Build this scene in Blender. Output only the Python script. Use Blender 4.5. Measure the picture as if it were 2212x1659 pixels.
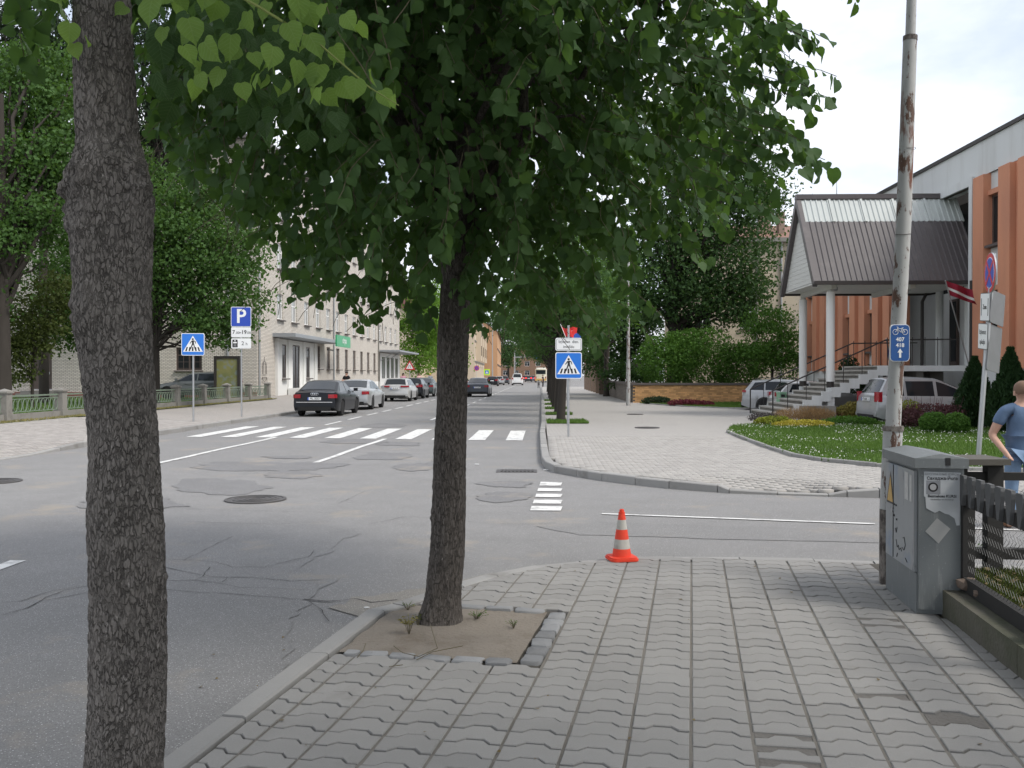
import bpy, bmesh, math, random
import numpy as np
from mathutils import Vector, Matrix, noise
R = math.radians
random.seed(7); rng = np.random.default_rng(11)
scene = bpy.context.scene
for o in list(bpy.data.objects): bpy.data.objects.remove(o)
COL = scene.collection

# ------------------------------------------------------------------ camera
CAM_Z = 1.66
FPX, CX, CY, HORIZON = 1980.0, 1106.0, 829.5, 810.0       # photograph at 2212 px width
TH = math.atan((CY - HORIZON) / FPX)
cam_data = bpy.data.cameras.new('camera'); cam = bpy.data.objects.new('camera', cam_data); COL.objects.link(cam)
cam.location = (0, 0, CAM_Z); cam.rotation_euler = (R(90) - TH, 0, 0)
cam_data.sensor_width = 36; cam_data.lens = 36 * FPX / 2212; cam_data.clip_start = 0.05; cam_data.clip_end = 3000
scene.camera = cam

# ------------------------------------------------------------------ sky, sun, exposure
SUN_DIR = Vector((0.80, -0.42, 1.05)).normalized()         # towards the sun
w = bpy.data.worlds.new('World'); scene.world = w; w.use_nodes = True
nt = w.node_tree; nt.nodes.clear()
out = nt.nodes.new('ShaderNodeOutputWorld'); bg = nt.nodes.new('ShaderNodeBackground')
sky = nt.nodes.new('ShaderNodeTexSky'); sky.sky_type = 'NISHITA'; sky.sun_disc = False
sky.sun_elevation = math.asin(SUN_DIR.z); sky.sun_rotation = math.atan2(SUN_DIR.x, SUN_DIR.y)
sky.air_density = 1.0; sky.dust_density = 2.0; sky.ozone_density = 1.0
tc = nt.nodes.new('ShaderNodeTexCoord'); mp = nt.nodes.new('ShaderNodeMapping'); mp.inputs['Scale'].default_value = (1, 1, 2.2)
nz = nt.nodes.new('ShaderNodeTexNoise'); nz.inputs['Scale'].default_value = 2.3; nz.inputs['Detail'].default_value = 7; nz.inputs['Roughness'].default_value = 0.55
nz.inputs['Distortion'].default_value = 0.3
rp = nt.nodes.new('ShaderNodeValToRGB'); rp.color_ramp.elements[0].position = 0.34; rp.color_ramp.elements[1].position = 0.60
rp.color_ramp.elements[0].color = (0.38, 0.38, 0.38, 1)
nz2 = nt.nodes.new('ShaderNodeTexNoise'); nz2.inputs['Scale'].default_value = 4.0; nz2.inputs['Detail'].default_value = 5
cr2 = nt.nodes.new('ShaderNodeValToRGB'); cr2.color_ramp.elements[0].color = (4.9, 5.3, 6.2, 1); cr2.color_ramp.elements[1].color = (8.2, 8.2, 8.15, 1)
cr2.color_ramp.elements[0].position = 0.3; cr2.color_ramp.elements[1].position = 0.7
mx = nt.nodes.new('ShaderNodeMix'); mx.data_type = 'RGBA'
L = nt.links.new
L(tc.outputs['Generated'], mp.inputs['Vector']); L(mp.outputs['Vector'], nz.inputs['Vector']); L(mp.outputs['Vector'], nz2.inputs['Vector'])
L(nz.outputs['Fac'], rp.inputs['Fac']); L(nz2.outputs['Fac'], cr2.inputs['Fac'])
L(rp.outputs['Color'], mx.inputs['Factor']); L(sky.outputs['Color'], mx.inputs['A']); L(cr2.outputs['Color'], mx.inputs['B'])
L(mx.outputs['Result'], bg.inputs['Color']); L(bg.outputs['Background'], out.inputs['Surface'])
bg.inputs['Strength'].default_value = 0.10
sd = bpy.data.lights.new('sun', 'SUN'); sd.energy = 1.5; sd.angle = R(20); sd.color = (1.0, 0.95, 0.87)
sun = bpy.data.objects.new('sun', sd); COL.objects.link(sun); sun.rotation_euler = SUN_DIR.to_track_quat('Z', 'Y').to_euler()
scene.view_settings.view_transform = 'Standard'; scene.view_settings.look = 'None'
scene.view_settings.gamma = 1; scene.view_settings.use_curve_mapping = False
scene.view_settings.exposure = 0.95
scene.cycles.max_bounces = 7; scene.cycles.diffuse_bounces = 3; scene.cycles.glossy_bounces = 2
scene.cycles.transmission_bounces = 4; scene.cycles.transparent_max_bounces = 6
scene.cycles.use_adaptive_sampling = True; scene.cycles.adaptive_threshold = 0.02
scene.cycles.use_denoising = True; scene.cycles.caustics_reflective = False; scene.cycles.caustics_refractive = False

# ------------------------------------------------------------------ places: photograph point -> place in the street
def ray(x, y):
    dx, dy = (x - CX) / FPX, -(y - CY) / FPX
    return Vector((dx, math.cos(TH) + dy * math.sin(TH), -math.sin(TH) + dy * math.cos(TH)))
def G(x, y, z=0.0):
    d = ray(x, y); t = (z - CAM_Z) / d.z
    return Vector((d.x * t, d.y * t, z))
def P(x, y, Y):
    d = ray(x, y); t = Y / d.y
    return Vector((d.x * t, Y, CAM_Z + d.z * t))
SL = 0.032; SA = -math.atan(SL)                              # direction of the far street
def st(u, v, z=0.0): return Vector((u + SL * v, v, z))
NS = 0.196; NA = math.atan(NS)                               # direction of the near pavement
def lerp(a, b, t): return a + (b - a) * t
def interp(x, pts):
    if x <= pts[0][0]: return pts[0][1]
    for (a, b), (c, d) in zip(pts, pts[1:]):
        if x <= c: return b + (d - b) * (x - a) / (c - a)
    return pts[-1][1]

# ------------------------------------------------------------------ mesh helpers
class MB:
    def __init__(s): s.v = []; s.f = []; s.m = []
    def add(s, vs, fs, mi=0):
        k = len(s.v); s.v += [tuple(p) for p in vs]; s.f += [tuple(i + k for i in f) for f in fs]; s.m += [mi] * len(fs); return s
    def box(s, x0, x1, y0, y1, z0, z1, mi=0):
        return s.add([(x0,y0,z0),(x1,y0,z0),(x1,y1,z0),(x0,y1,z0),(x0,y0,z1),(x1,y0,z1),(x1,y1,z1),(x0,y1,z1)],
                     [(0,3,2,1),(4,5,6,7),(0,1,5,4),(1,2,6,5),(2,3,7,6),(3,0,4,7)], mi)
    def cbox(s, c, d, M=None, mi=0):
        vs = [Vector((sx*d[0]/2, sy*d[1]/2, sz*d[2]/2)) for sz in (-1,1) for sx,sy in ((-1,-1),(1,-1),(1,1),(-1,1))]
        vs = [(M @ p if M else p) + Vector(c) for p in vs]
        return s.add(vs, [(0,3,2,1),(4,5,6,7),(0,1,5,4),(1,2,6,5),(2,3,7,6),(3,0,4,7)], mi)
    def prism(s, poly, z0, z1, fn=None, mi=0, bottom=True):
        n = len(poly); fn = fn or (lambda a, b, c: (a, b, c))
        vs = [fn(x, y, z0) for x, y in poly] + [fn(x, y, z1) for x, y in poly]
        fs = [tuple(range(n, 2*n))] + [(i, (i+1) % n, n+(i+1) % n, n+i) for i in range(n)]
        if bottom: fs.append(tuple(reversed(range(n))))
        return s.add(vs, fs, mi)
    def quad(s, a, b, c, d, mi=0): return s.add([a, b, c, d], [(0,1,2,3)], mi)
    def tube(s, pts, radii, n=8, cap=True, mi=0, close=False):
        pts = [Vector(p) for p in pts]
        if not hasattr(radii, '__len__'): radii = [radii] * len(pts)
        k = len(pts); vs = []; prev = None
        for i, p in enumerate(pts):
            if close: t = pts[(i+1) % k] - pts[i-1]
            else: t = pts[min(i+1, k-1)] - pts[max(i-1, 0)]
            t.normalize()
            a = prev - t * prev.dot(t) if prev is not None else t.orthogonal()
            if a.length < 1e-5: a = t.orthogonal()
            a.normalize(); prev = a; b = t.cross(a)
            vs += [p + (a * math.cos(2*math.pi*j/n) + b * math.sin(2*math.pi*j/n)) * radii[i] for j in range(n)]
        fs = []
        for i in range(k if close else k-1):
            i2 = (i+1) % k
            fs += [(i*n+j, i*n+(j+1) % n, i2*n+(j+1) % n, i2*n+j) for j in range(n)]
        if cap and not close: fs += [tuple(reversed(range(n))), tuple(range((k-1)*n, k*n))]
        return s.add(vs, fs, mi)
    def lathe(s, prof, n=16, c=(0,0,0), mi=0, cap=True):
        vs = [(c[0]+r*math.cos(2*math.pi*j/n), c[1]+r*math.sin(2*math.pi*j/n), c[2]+z) for r, z in prof for j in range(n)]
        fs = [(i*n+j, i*n+(j+1) % n, (i+1)*n+(j+1) % n, (i+1)*n+j) for i in range(len(prof)-1) for j in range(n)]
        if cap: fs += [tuple(reversed(range(n))), tuple(range((len(prof)-1)*n, len(prof)*n))]
        return s.add(vs, fs, mi)
    def mesh(s, name, mats, smooth=None):
        me = bpy.data.meshes.new(name); me.from_pydata(s.v, [], s.f)
        for m in (mats if isinstance(mats, (list, tuple)) else [mats]): me.materials.append(m)
        if any(s.m): me.polygons.foreach_set('material_index', s.m)
        if smooth is not None:
            me.polygons.foreach_set('use_smooth', [True]*len(me.polygons)); me.set_sharp_from_angle(angle=R(smooth))
        me.update(); return me
    def build(s, name, mats, parent=None, smooth=None, loc=None, rot=None):
        return obj(name, s.mesh(name, mats, smooth), parent, loc, rot)
def obj(name, me, parent=None, loc=None, rot=None):
    o = bpy.data.objects.new(name, me); COL.objects.link(o)
    if parent: o.parent = parent
    if loc is not None: o.location = loc
    if rot is not None: o.rotation_euler = rot
    return o
def tag(o, label, cat, group=None, kind=None):
    o['label'] = label; o['category'] = cat
    if group: o['group'] = group
    if kind: o['kind'] = kind
    return o
def thing(name, label, cat, loc=(0,0,0), rz=0, group=None, kind=None, rot=None):
    o = bpy.data.objects.new(name, None); COL.objects.link(o); o.location = loc
    o.rotation_euler = rot if rot else (0, 0, rz); o.empty_display_size = 0.2
    return tag(o, label, cat, group, kind)
def stuff(o, label=None):
    o['kind'] = 'stuff'
    if label: o['label'] = label
    return o
def np_mesh(name, V, F, mats, smooth=False):
    """V (n,3), F (m,k) constant face size"""
    V = np.asarray(V, np.float32); F = np.asarray(F, np.int32); m, k = F.shape
    me = bpy.data.meshes.new(name); me.vertices.add(len(V)); me.vertices.foreach_set('co', V.ravel())
    me.loops.add(m*k); me.loops.foreach_set('vertex_index', F.ravel())
    me.polygons.add(m); me.polygons.foreach_set('loop_start', np.arange(0, m*k, k, dtype=np.int32))
    for mt in (mats if isinstance(mats, (list, tuple)) else [mats]): me.materials.append(mt)
    if smooth: me.polygons.foreach_set('use_smooth', np.ones(m, bool))
    me.update(calc_edges=True); return me
def rounded(wd, h, r, n=5):
    pts = []
    for cx, cy, a0 in ((wd/2-r, h/2-r, 0), (-wd/2+r, h/2-r, 90), (-wd/2+r, -h/2+r, 180), (wd/2-r, -h/2+r, 270)):
        pts += [(cx + r*math.cos(R(a0+90*i/n)), cy + r*math.sin(R(a0+90*i/n))) for i in range(n+1)]
    return pts
def disc(r, n=24, cx=0, cy=0): return [(cx+r*math.cos(2*math.pi*i/n), cy+r*math.sin(2*math.pi*i/n)) for i in range(n)]
def text(body, size, mat, parent, loc, rot=(R(90), 0, 0), align='CENTER', name='lettering', sx=1.0, extrude=0.0008, bold=0.0):
    c = bpy.data.curves.new(name, 'FONT'); c.body = body; c.size = size; c.align_x = align; c.align_y = 'CENTER'
    c.extrude = extrude; c.offset = bold; c.resolution_u = 3; c.materials.append(mat)
    tmp = bpy.data.objects.new(name, c); me = bpy.data.meshes.new_from_object(tmp); bpy.data.objects.remove(tmp)
    o = bpy.data.objects.new(name, me); COL.objects.link(o); o.parent = parent; o.location = loc; o.rotation_euler = rot
    o.scale = (sx, 1, 1); return o

# ------------------------------------------------------------------ materials
def newmat(name):
    m = bpy.data.materials.new(name); m.use_nodes = True; t = m.node_tree
    b = t.nodes['Principled BSDF']; return m, t, b
def N(t, typ, **kw):
    n = t.nodes.new(typ)
    for k, v in kw.items():
        if k in n.inputs: n.inputs[k].default_value = v
        else: setattr(n, k, v)
    return n
def rgb(c): return (c[0], c[1], c[2], 1)
def mixc(t, fac, a, b, blend='MIX'):
    m = t.nodes.new('ShaderNodeMix'); m.data_type = 'RGBA'; m.blend_type = blend
    for k, v in (('Factor', fac), ('A', a), ('B', b)):
        if isinstance(v, (float, int)): m.inputs[k].default_value = v
        elif isinstance(v, tuple): m.inputs[k].default_value = rgb(v)
        else: t.links.new(v, m.inputs[k])
    return m.outputs['Result']
def ramp(t, src, p0, p1, c0=(0,0,0), c1=(1,1,1)):
    r = t.nodes.new('ShaderNodeValToRGB'); r.color_ramp.elements[0].position = p0; r.color_ramp.elements[1].position = p1
    r.color_ramp.elements[0].color = rgb(c0); r.color_ramp.elements[1].color = rgb(c1); t.links.new(src, r.inputs['Fac']); return r.outputs['Color']
def coords(t, scale=(1,1,1), kind='Object'):
    c = t.nodes.new('ShaderNodeTexCoord'); mp = t.nodes.new('ShaderNodeMapping'); mp.inputs['Scale'].default_value = scale
    t.links.new(c.outputs[kind], mp.inputs['Vector']); return mp.outputs['Vector']
def wcoords(t, scale=(1,1,1)):
    c = t.nodes.new('ShaderNodeNewGeometry'); mp = t.nodes.new('ShaderNodeMapping'); mp.inputs['Scale'].default_value = scale
    t.links.new(c.outputs['Position'], mp.inputs['Vector']); return mp.outputs['Vector']
def noise_n(t, vec, scale, detail=4, rough=0.55, dist=0.0):
    n = N(t, 'ShaderNodeTexNoise', Scale=scale, Detail=detail, Roughness=rough, Distortion=dist); t.links.new(vec, n.inputs['Vector']); return n.outputs['Fac']
def bump(t, b, h, strength, dist=0.01):
    n = N(t, 'ShaderNodeBump', Strength=strength, Distance=dist); t.links.new(h, n.inputs['Height']); t.links.new(n.outputs['Normal'], b.inputs['Normal'])
def scale_col(c, k): return tuple(min(1, x*k) for x in c)
def mat(name, col, rough=0.7, var=0.12, scale=4, metal=0.0, bmp=0.0, bscale=60, bdist=0.004, spec=0.4, dirt=None, dirt_amt=(0.55, 0.75), island=0.0, coat=0.0, stretch=(1,1,1), fine=0.0):
    m, t, b = newmat(name); v = wcoords(t, stretch)
    c = mixc(t, noise_n(t, v, scale, 5), scale_col(col, 1-var), scale_col(col, 1+var))
    if fine: c = mixc(t, noise_n(t, v, 180, 2), c, scale_col(col, 1-fine))
    if island:
        g = t.nodes.new('ShaderNodeNewGeometry'); oi = t.nodes.new('ShaderNodeObjectInfo')
        ad = N(t, 'ShaderNodeMath', operation='ADD'); fr = N(t, 'ShaderNodeMath', operation='FRACT')
        t.links.new(g.outputs['Random Per Island'], ad.inputs[0]); t.links.new(oi.outputs['Random'], ad.inputs[1]); t.links.new(ad.outputs[0], fr.inputs[0])
        c = mixc(t, 1.0, c, ramp(t, fr.outputs[0], 0, 1, (1-island,)*3, (1+island,)*3), 'MULTIPLY')
    if dirt: c = mixc(t, ramp(t, noise_n(t, v, scale*0.6+0.35, 6, 0.65), *dirt_amt), c, dirt)
    t.links.new(c, b.inputs['Base Color']); b.inputs['Roughness'].default_value = rough; b.inputs['Metallic'].default_value = metal
    b.inputs['Specular IOR Level'].default_value = spec; b.inputs['Coat Weight'].default_value = coat
    if bmp: bump(t, b, noise_n(t, v, bscale, 3), bmp, bdist)
    return m
def plain(name, col, rough=0.5, metal=0.0, spec=0.5, emit=0.0):
    m, t, b = newmat(name); b.inputs['Base Color'].default_value = rgb(col); b.inputs['Roughness'].default_value = rough
    b.inputs['Metallic'].default_value = metal; b.inputs['Specular IOR Level'].default_value = spec
    if emit: b.inputs['Emission Color'].default_value = rgb(col); b.inputs['Emission Strength'].default_value = emit
    return m
def brick_mat(name, c1, c2, mortar, bw=0.25, bh=0.075, ms=0.012, axes='xz', var=0.15, stain=(0.3,0.27,0.24), stain_amt=(0.58,0.85)):
    m, t, b = newmat(name); c = t.nodes.new('ShaderNodeTexCoord'); sp = t.nodes.new('ShaderNodeSeparateXYZ'); cb = t.nodes.new('ShaderNodeCombineXYZ')
    t.links.new(c.outputs['Object'], sp.inputs[0])
    if axes == 'xz':
        ad = N(t, 'ShaderNodeMath', operation='ADD'); t.links.new(sp.outputs['X'], ad.inputs[0]); t.links.new(sp.outputs['Y'], ad.inputs[1])
        t.links.new(ad.outputs[0], cb.inputs['X']); t.links.new(sp.outputs['Z'], cb.inputs['Y'])
    else:
        t.links.new(sp.outputs['X'], cb.inputs['X']); t.links.new(sp.outputs['Y'], cb.inputs['Y'])
    br = N(t, 'ShaderNodeTexBrick', Scale=1.0); br.inputs['Brick Width'].default_value = bw; br.inputs['Row Height'].default_value = bh
    br.inputs['Mortar Size'].default_value = ms; br.inputs['Mortar Smooth'].default_value = 0.2; br.inputs['Bias'].default_value = 0.0
    br.inputs['Color1'].default_value = rgb(c1); br.inputs['Color2'].default_value = rgb(c2); br.inputs['Mortar'].default_value = rgb(mortar)
    t.links.new(cb.outputs[0], br.inputs['Vector'])
    v = wcoords(t); col = mixc(t, ramp(t, noise_n(t, v, 0.5, 6, 0.65), *stain_amt), br.outputs['Color'], stain)
    col = mixc(t, 0.5, col, ramp(t, noise_n(t, v, 9, 3), 0.2, 0.8, (1-var,)*3, (1+var,)*3), 'MULTIPLY')
    t.links.new(col, b.inputs['Base Color']); b.inputs['Roughness'].default_value = 0.85
    iv = N(t, 'ShaderNodeMath', operation='SUBTRACT'); iv.inputs[0].default_value = 1; t.links.new(br.outputs['Fac'], iv.inputs[1]); bump(t, b, iv.outputs[0], 0.5, 0.01)
    return m
def leaf_mat(name, dark, light, trans, tfac=0.35, rough=0.55, spec=0.16):
    m, t, b = newmat(name); g = t.nodes.new('ShaderNodeNewGeometry'); oi = t.nodes.new('ShaderNodeObjectInfo')
    ad = N(t, 'ShaderNodeMath', operation='ADD'); fr = N(t, 'ShaderNodeMath', operation='FRACT')
    t.links.new(g.outputs['Random Per Island'], ad.inputs[0]); t.links.new(oi.outputs['Random'], ad.inputs[1]); t.links.new(ad.outputs[0], fr.inputs[0])
    c = mixc(t, fr.outputs[0], dark, light); v = wcoords(t)
    c = mixc(t, ramp(t, noise_n(t, v, 0.9, 3), 0.35, 0.7), c, mixc(t, fr.outputs[0], light, dark))
    t.links.new(c, b.inputs['Base Color']); b.inputs['Roughness'].default_value = rough; b.inputs['Specular IOR Level'].default_value = spec
    tr = N(t, 'ShaderNodeBsdfTranslucent'); tr.inputs['Color'].default_value = rgb(trans)
    ms = N(t, 'ShaderNodeMixShader'); ms.inputs[0].default_value = tfac
    t.links.new(b.outputs[0], ms.inputs[1]); t.links.new(tr.outputs[0], ms.inputs[2]); t.links.new(ms.outputs[0], t.nodes['Material Output'].inputs['Surface'])
    return m
def asphalt_mat(name, col, amt=1.0):
    m, t, b = newmat(name); v = wcoords(t)
    big = noise_n(t, v, 0.22, 6, 0.6, 0.6); mid = noise_n(t, v, 1.7, 6, 0.65); fine = noise_n(t, v, 140, 2, 0.7)
    c = mixc(t, big, scale_col(col, 0.80), scale_col(col, 1.22)); c = mixc(t, ramp(t, mid, 0.42, 0.72), c, scale_col(col, 0.84))
    c = mixc(t, ramp(t, fine, 0.30, 0.72), scale_col(col, 0.52), c); c = mixc(t, ramp(t, noise_n(t, v, 34, 3, .7), .58, .70), c, scale_col(col, .70))
    vo = N(t, 'ShaderNodeTexVoronoi', Scale=55.0); t.links.new(v, vo.inputs['Vector'])
    c = mixc(t, ramp(t, vo.outputs['Distance'], 0.12, 0.20), scale_col(col, 1.9), c)
    sand = ramp(t, noise_n(t, v, 0.75, 7, 0.7), 0.56, 0.74); c = mixc(t, sand, c, (0.30, 0.265, 0.22))
    t.links.new(c, b.inputs['Base Color']); b.inputs['Roughness'].default_value = 0.88; b.inputs['Specular IOR Level'].default_value = 0.3
    bump(t, b, fine, 0.55, 0.004); return m
def bark_mat(name, dark, light, vs=(78, 78, 31), k=1.0):
    m, t, b = newmat(name); v = coords(t, vs); v2 = wcoords(t)
    n0 = N(t, 'ShaderNodeTexNoise', Scale=0.9, Detail=5); t.links.new(v, n0.inputs['Vector'])
    av = N(t, 'ShaderNodeVectorMath', operation='MULTIPLY_ADD'); t.links.new(n0.outputs['Color'], av.inputs[0]); av.inputs[1].default_value = (2.2, 2.2, 2.2); t.links.new(v, av.inputs[2])
    vo = N(t, 'ShaderNodeTexVoronoi', feature='DISTANCE_TO_EDGE', Scale=1.0); t.links.new(av.outputs[0], vo.inputs['Vector'])
    vc = N(t, 'ShaderNodeTexVoronoi', feature='F1', Scale=1.0); t.links.new(av.outputs[0], vc.inputs['Vector'])
    cell = t.nodes.new('ShaderNodeSeparateColor'); t.links.new(vc.outputs['Color'], cell.inputs[0])
    crack = ramp(t, vo.outputs['Distance'], 0.0, 0.14); grain = noise_n(t, wcoords(t, (1,1,.33)), 70, 8, 0.72); broad = noise_n(t, wcoords(t, (1,1,.6)), 5.5, 5, 0.6)
    gap = ramp(t, noise_n(t, v2, 24, 4, .6), .40, .58)                                  # cracks come and go
    plate = mixc(t, cell.outputs[0], scale_col(dark, 1.35), light); plate = mixc(t, ramp(t, grain, 0.32, 0.68), scale_col(dark, 0.95), plate)
    ck = mixc(t, mixc(t, gap, (.45,.45,.45), (1,1,1)), (1,1,1), crack); c = mixc(t, ck, scale_col(dark, 0.62), plate)
    c = mixc(t, 1.0, c, ramp(t, broad, .25, .75, (.80,.80,.80), (1.2,1.19,1.17)), 'MULTIPLY')
    c = mixc(t, ramp(t, noise_n(t, wcoords(t, (1,1,.35)), 75, 3, 0.6), 0.66, 0.71), c, scale_col(light, 1.35))
    c = mixc(t, ramp(t, noise_n(t, v2, 19, 4, 0.6), 0.75, 0.80), c, (0.26, 0.24, 0.09))
    t.links.new(c, b.inputs['Base Color']); b.inputs['Roughness'].default_value = 0.95; b.inputs['Specular IOR Level'].default_value = 0.15
    ad = N(t, 'ShaderNodeMath', operation='ADD'); t.links.new(ck, ad.inputs[0]); t.links.new(grain, ad.inputs[1]); bump(t, b, ad.outputs[0], 0.9, 0.010*k); return m
def paint_mat(name, col, flake=0.0, rough=0.28):
    dk = sum(col) < .35
    m, t, b = newmat(name); b.inputs['Base Color'].default_value = rgb(col); b.inputs['Roughness'].default_value = rough
    b.inputs['Metallic'].default_value = flake; b.inputs['Coat Weight'].default_value = 0.18 if dk else 0.5; b.inputs['Specular IOR Level'].default_value = 0.18 if dk else 0.35; b.inputs['Coat Roughness'].default_value = 0.06
    v = wcoords(t); c = mixc(t, ramp(t, noise_n(t, v, 2.5, 5), 0.4, 0.8), col, scale_col(col, 0.82)); t.links.new(c, b.inputs['Base Color']); return m
M = {}
M['asphalt'] = asphalt_mat('worn_asphalt', (0.285, 0.281, 0.278))
M['asphalt_dark'] = asphalt_mat('patched_asphalt', (0.238, 0.236, 0.238))
M['gutter'] = asphalt_mat('sandy_asphalt', (0.305, 0.288, 0.262))
M['asphalt_mid'] = asphalt_mat('older_asphalt', (0.272, 0.269, 0.267))
M['crack'] = mat('crack_dirt', (0.055, 0.052, 0.05), 0.95, 0.3)
M['paint'] = mat('road_paint', (0.74, 0.74, 0.72), 0.75, 0.06, 8, dirt=(0.34, 0.335, 0.33), dirt_amt=(0.50, 0.66), fine=0.25)
M['paver'] = mat('concrete_paver', (0.282, 0.276, 0.265), 0.88, 0.16, 3, bmp=0.5, bscale=130, bdist=0.003, island=0.055, dirt=(0.19, 0.18, 0.17), dirt_amt=(0.60, 0.78), fine=0.22, spec=0.25)
M['paver_dark'] = mat('broken_paver', (0.17, 0.16, 0.148), 0.92, 0.25, 8, bmp=0.9, bscale=40, bdist=0.012, fine=0.25, spec=0.2)
M['paver_far'] = mat('pale_paver', (0.36, 0.345, 0.325), 0.88, 0.10, 2, island=0.10, fine=0.15, spec=0.25)
M['paver_pink'] = mat('pinkish_paver', (0.335, 0.315, 0.297), 0.88, 0.12, 1.2, island=0.14, fine=0.12, spec=0.25)
M['joint'] = mat('joint_dirt', (0.185, 0.172, 0.152), 0.95, 0.3, 9, fine=0.3)
M['joint_dark'] = mat('joint_dark', (0.07, 0.064, 0.055), 0.95, 0.3, 9)
M['joint_far'] = mat('joint_sand', (0.17, 0.16, 0.145), 0.95, 0.3, 9)
M['kerb'] = mat('kerb_concrete', (0.30, 0.295, 0.285), 0.9, 0.18, 3, bmp=0.4, bscale=90, island=0.10, dirt=(0.15, 0.14, 0.13), dirt_amt=(0.58, 0.8), fine=0.2)
M['granite'] = mat('granite_sett', (0.245, 0.25, 0.255), 0.85, 0.2, 12, bmp=0.5, bscale=60, island=0.28, fine=0.25)
M['dirt'] = mat('sandy_dirt', (0.245, 0.215, 0.180), 0.97, 0.25, 3.5, bmp=0.8, bscale=45, bdist=0.012, dirt=(0.13, 0.105, 0.08), dirt_amt=(0.5, 0.75), fine=0.35)
M['concrete'] = mat('weathered_concrete', (0.24, 0.23, 0.21), 0.9, 0.2, 2, bmp=0.4, bscale=60, dirt=(0.12, 0.11, 0.095), dirt_amt=(0.5, 0.75), fine=0.15)
M['mossy'] = mat('mossy_concrete', (0.115, 0.108, 0.088), 0.95, 0.3, 3, bmp=0.6, bscale=40, bdist=0.01, dirt=(0.06, 0.068, 0.04), dirt_amt=(0.45, 0.7), fine=0.2)
M['grass_soil'] = mat('lawn_soil', (0.075, 0.12, 0.035), 0.95, 0.3, 1.5, fine=0.3)
M['litter_soil'] = mat('leaf_litter_soil', (0.10, 0.085, 0.05), 0.95, 0.4, 14, dirt=(0.10, 0.12, 0.045), dirt_amt=(0.45, 0.6), fine=0.4)
M['white'] = mat('white_paint', (0.72, 0.72, 0.70), 0.6, 0.05, 2, fine=0.06)
M['offwhite'] = mat('white_render', (0.62, 0.635, 0.63), 0.85, 0.06, 1.6, dirt=(0.49, 0.495, 0.48), dirt_amt=(0.48, 0.75), fine=0.06, stretch=(1,1,.16))
M['orange'] = mat('orange_render', (0.60, 0.272, 0.162), 0.88, 0.07, 0.8, dirt=(0.46, 0.21, 0.135), dirt_amt=(0.45, 0.75), stretch=(1,1,.35), fine=0.08)
M['black'] = plain('black', (0.012, 0.012, 0.013), 0.55)
M['dark_metal'] = mat('dark_metal', (0.045, 0.04, 0.038), 0.5, 0.2, 6, metal=0.3)
M['galv'] = mat('galvanised_steel', (0.42, 0.43, 0.44), 0.45, 0.1, 8, metal=0.7)
M['glass'] = plain('window_glass', (0.022, 0.025, 0.027), 0.18, 0.0, 0.12)
M['pane'] = mat('curtained_glass', (0.30, 0.31, 0.31), 0.12, 0.35, 1.1, spec=0.8)
M['sill'] = mat('dark_sill', (0.10, 0.085, 0.08), 0.6, 0.15)
M['rubber'] = mat('rubber', (0.02, 0.02, 0.021), 0.85, 0.1)
M['rim'] = plain('alloy', (0.55, 0.56, 0.57), 0.3, 0.9)
M['red_lamp'] = plain('red_lamp', (0.30, 0.012, 0.02), 0.12, 0.0, 0.8)
M['clear_lamp'] = plain('clear_lamp', (0.7, 0.72, 0.74), 0.1, 0.1, 0.8)
M['car_glass'] = plain('car_glass', (0.016, 0.02, 0.024), 0.04, 0.0, 0.35)
M['skin'] = mat('skin', (0.50, 0.30, 0.22), 0.55, 0.06, 20)

# ================================================================== ground, road, pavements
def sheet(name, poly, z, m, label=None, cat='ground', parent=None):
    mb = MB(); mb.add([(x, y, z) for x, y in poly], [tuple(range(len(poly)))])
    o = mb.build(name, m, parent)
    if label: tag(o, label, cat, kind='structure')
    return o
sheet('ground', [(-700,-500),(700,-500),(700,1600),(-700,1600)], -0.03, M['asphalt_mid'], 'wide grey ground under the whole street', 'ground')
road = sheet('road', [(-32,-30),(60,-30),(60,40),(45,340),(-30,340)], 0.0, M['asphalt'], 'worn grey asphalt road with cracks, patches and a side street', 'road')

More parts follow.
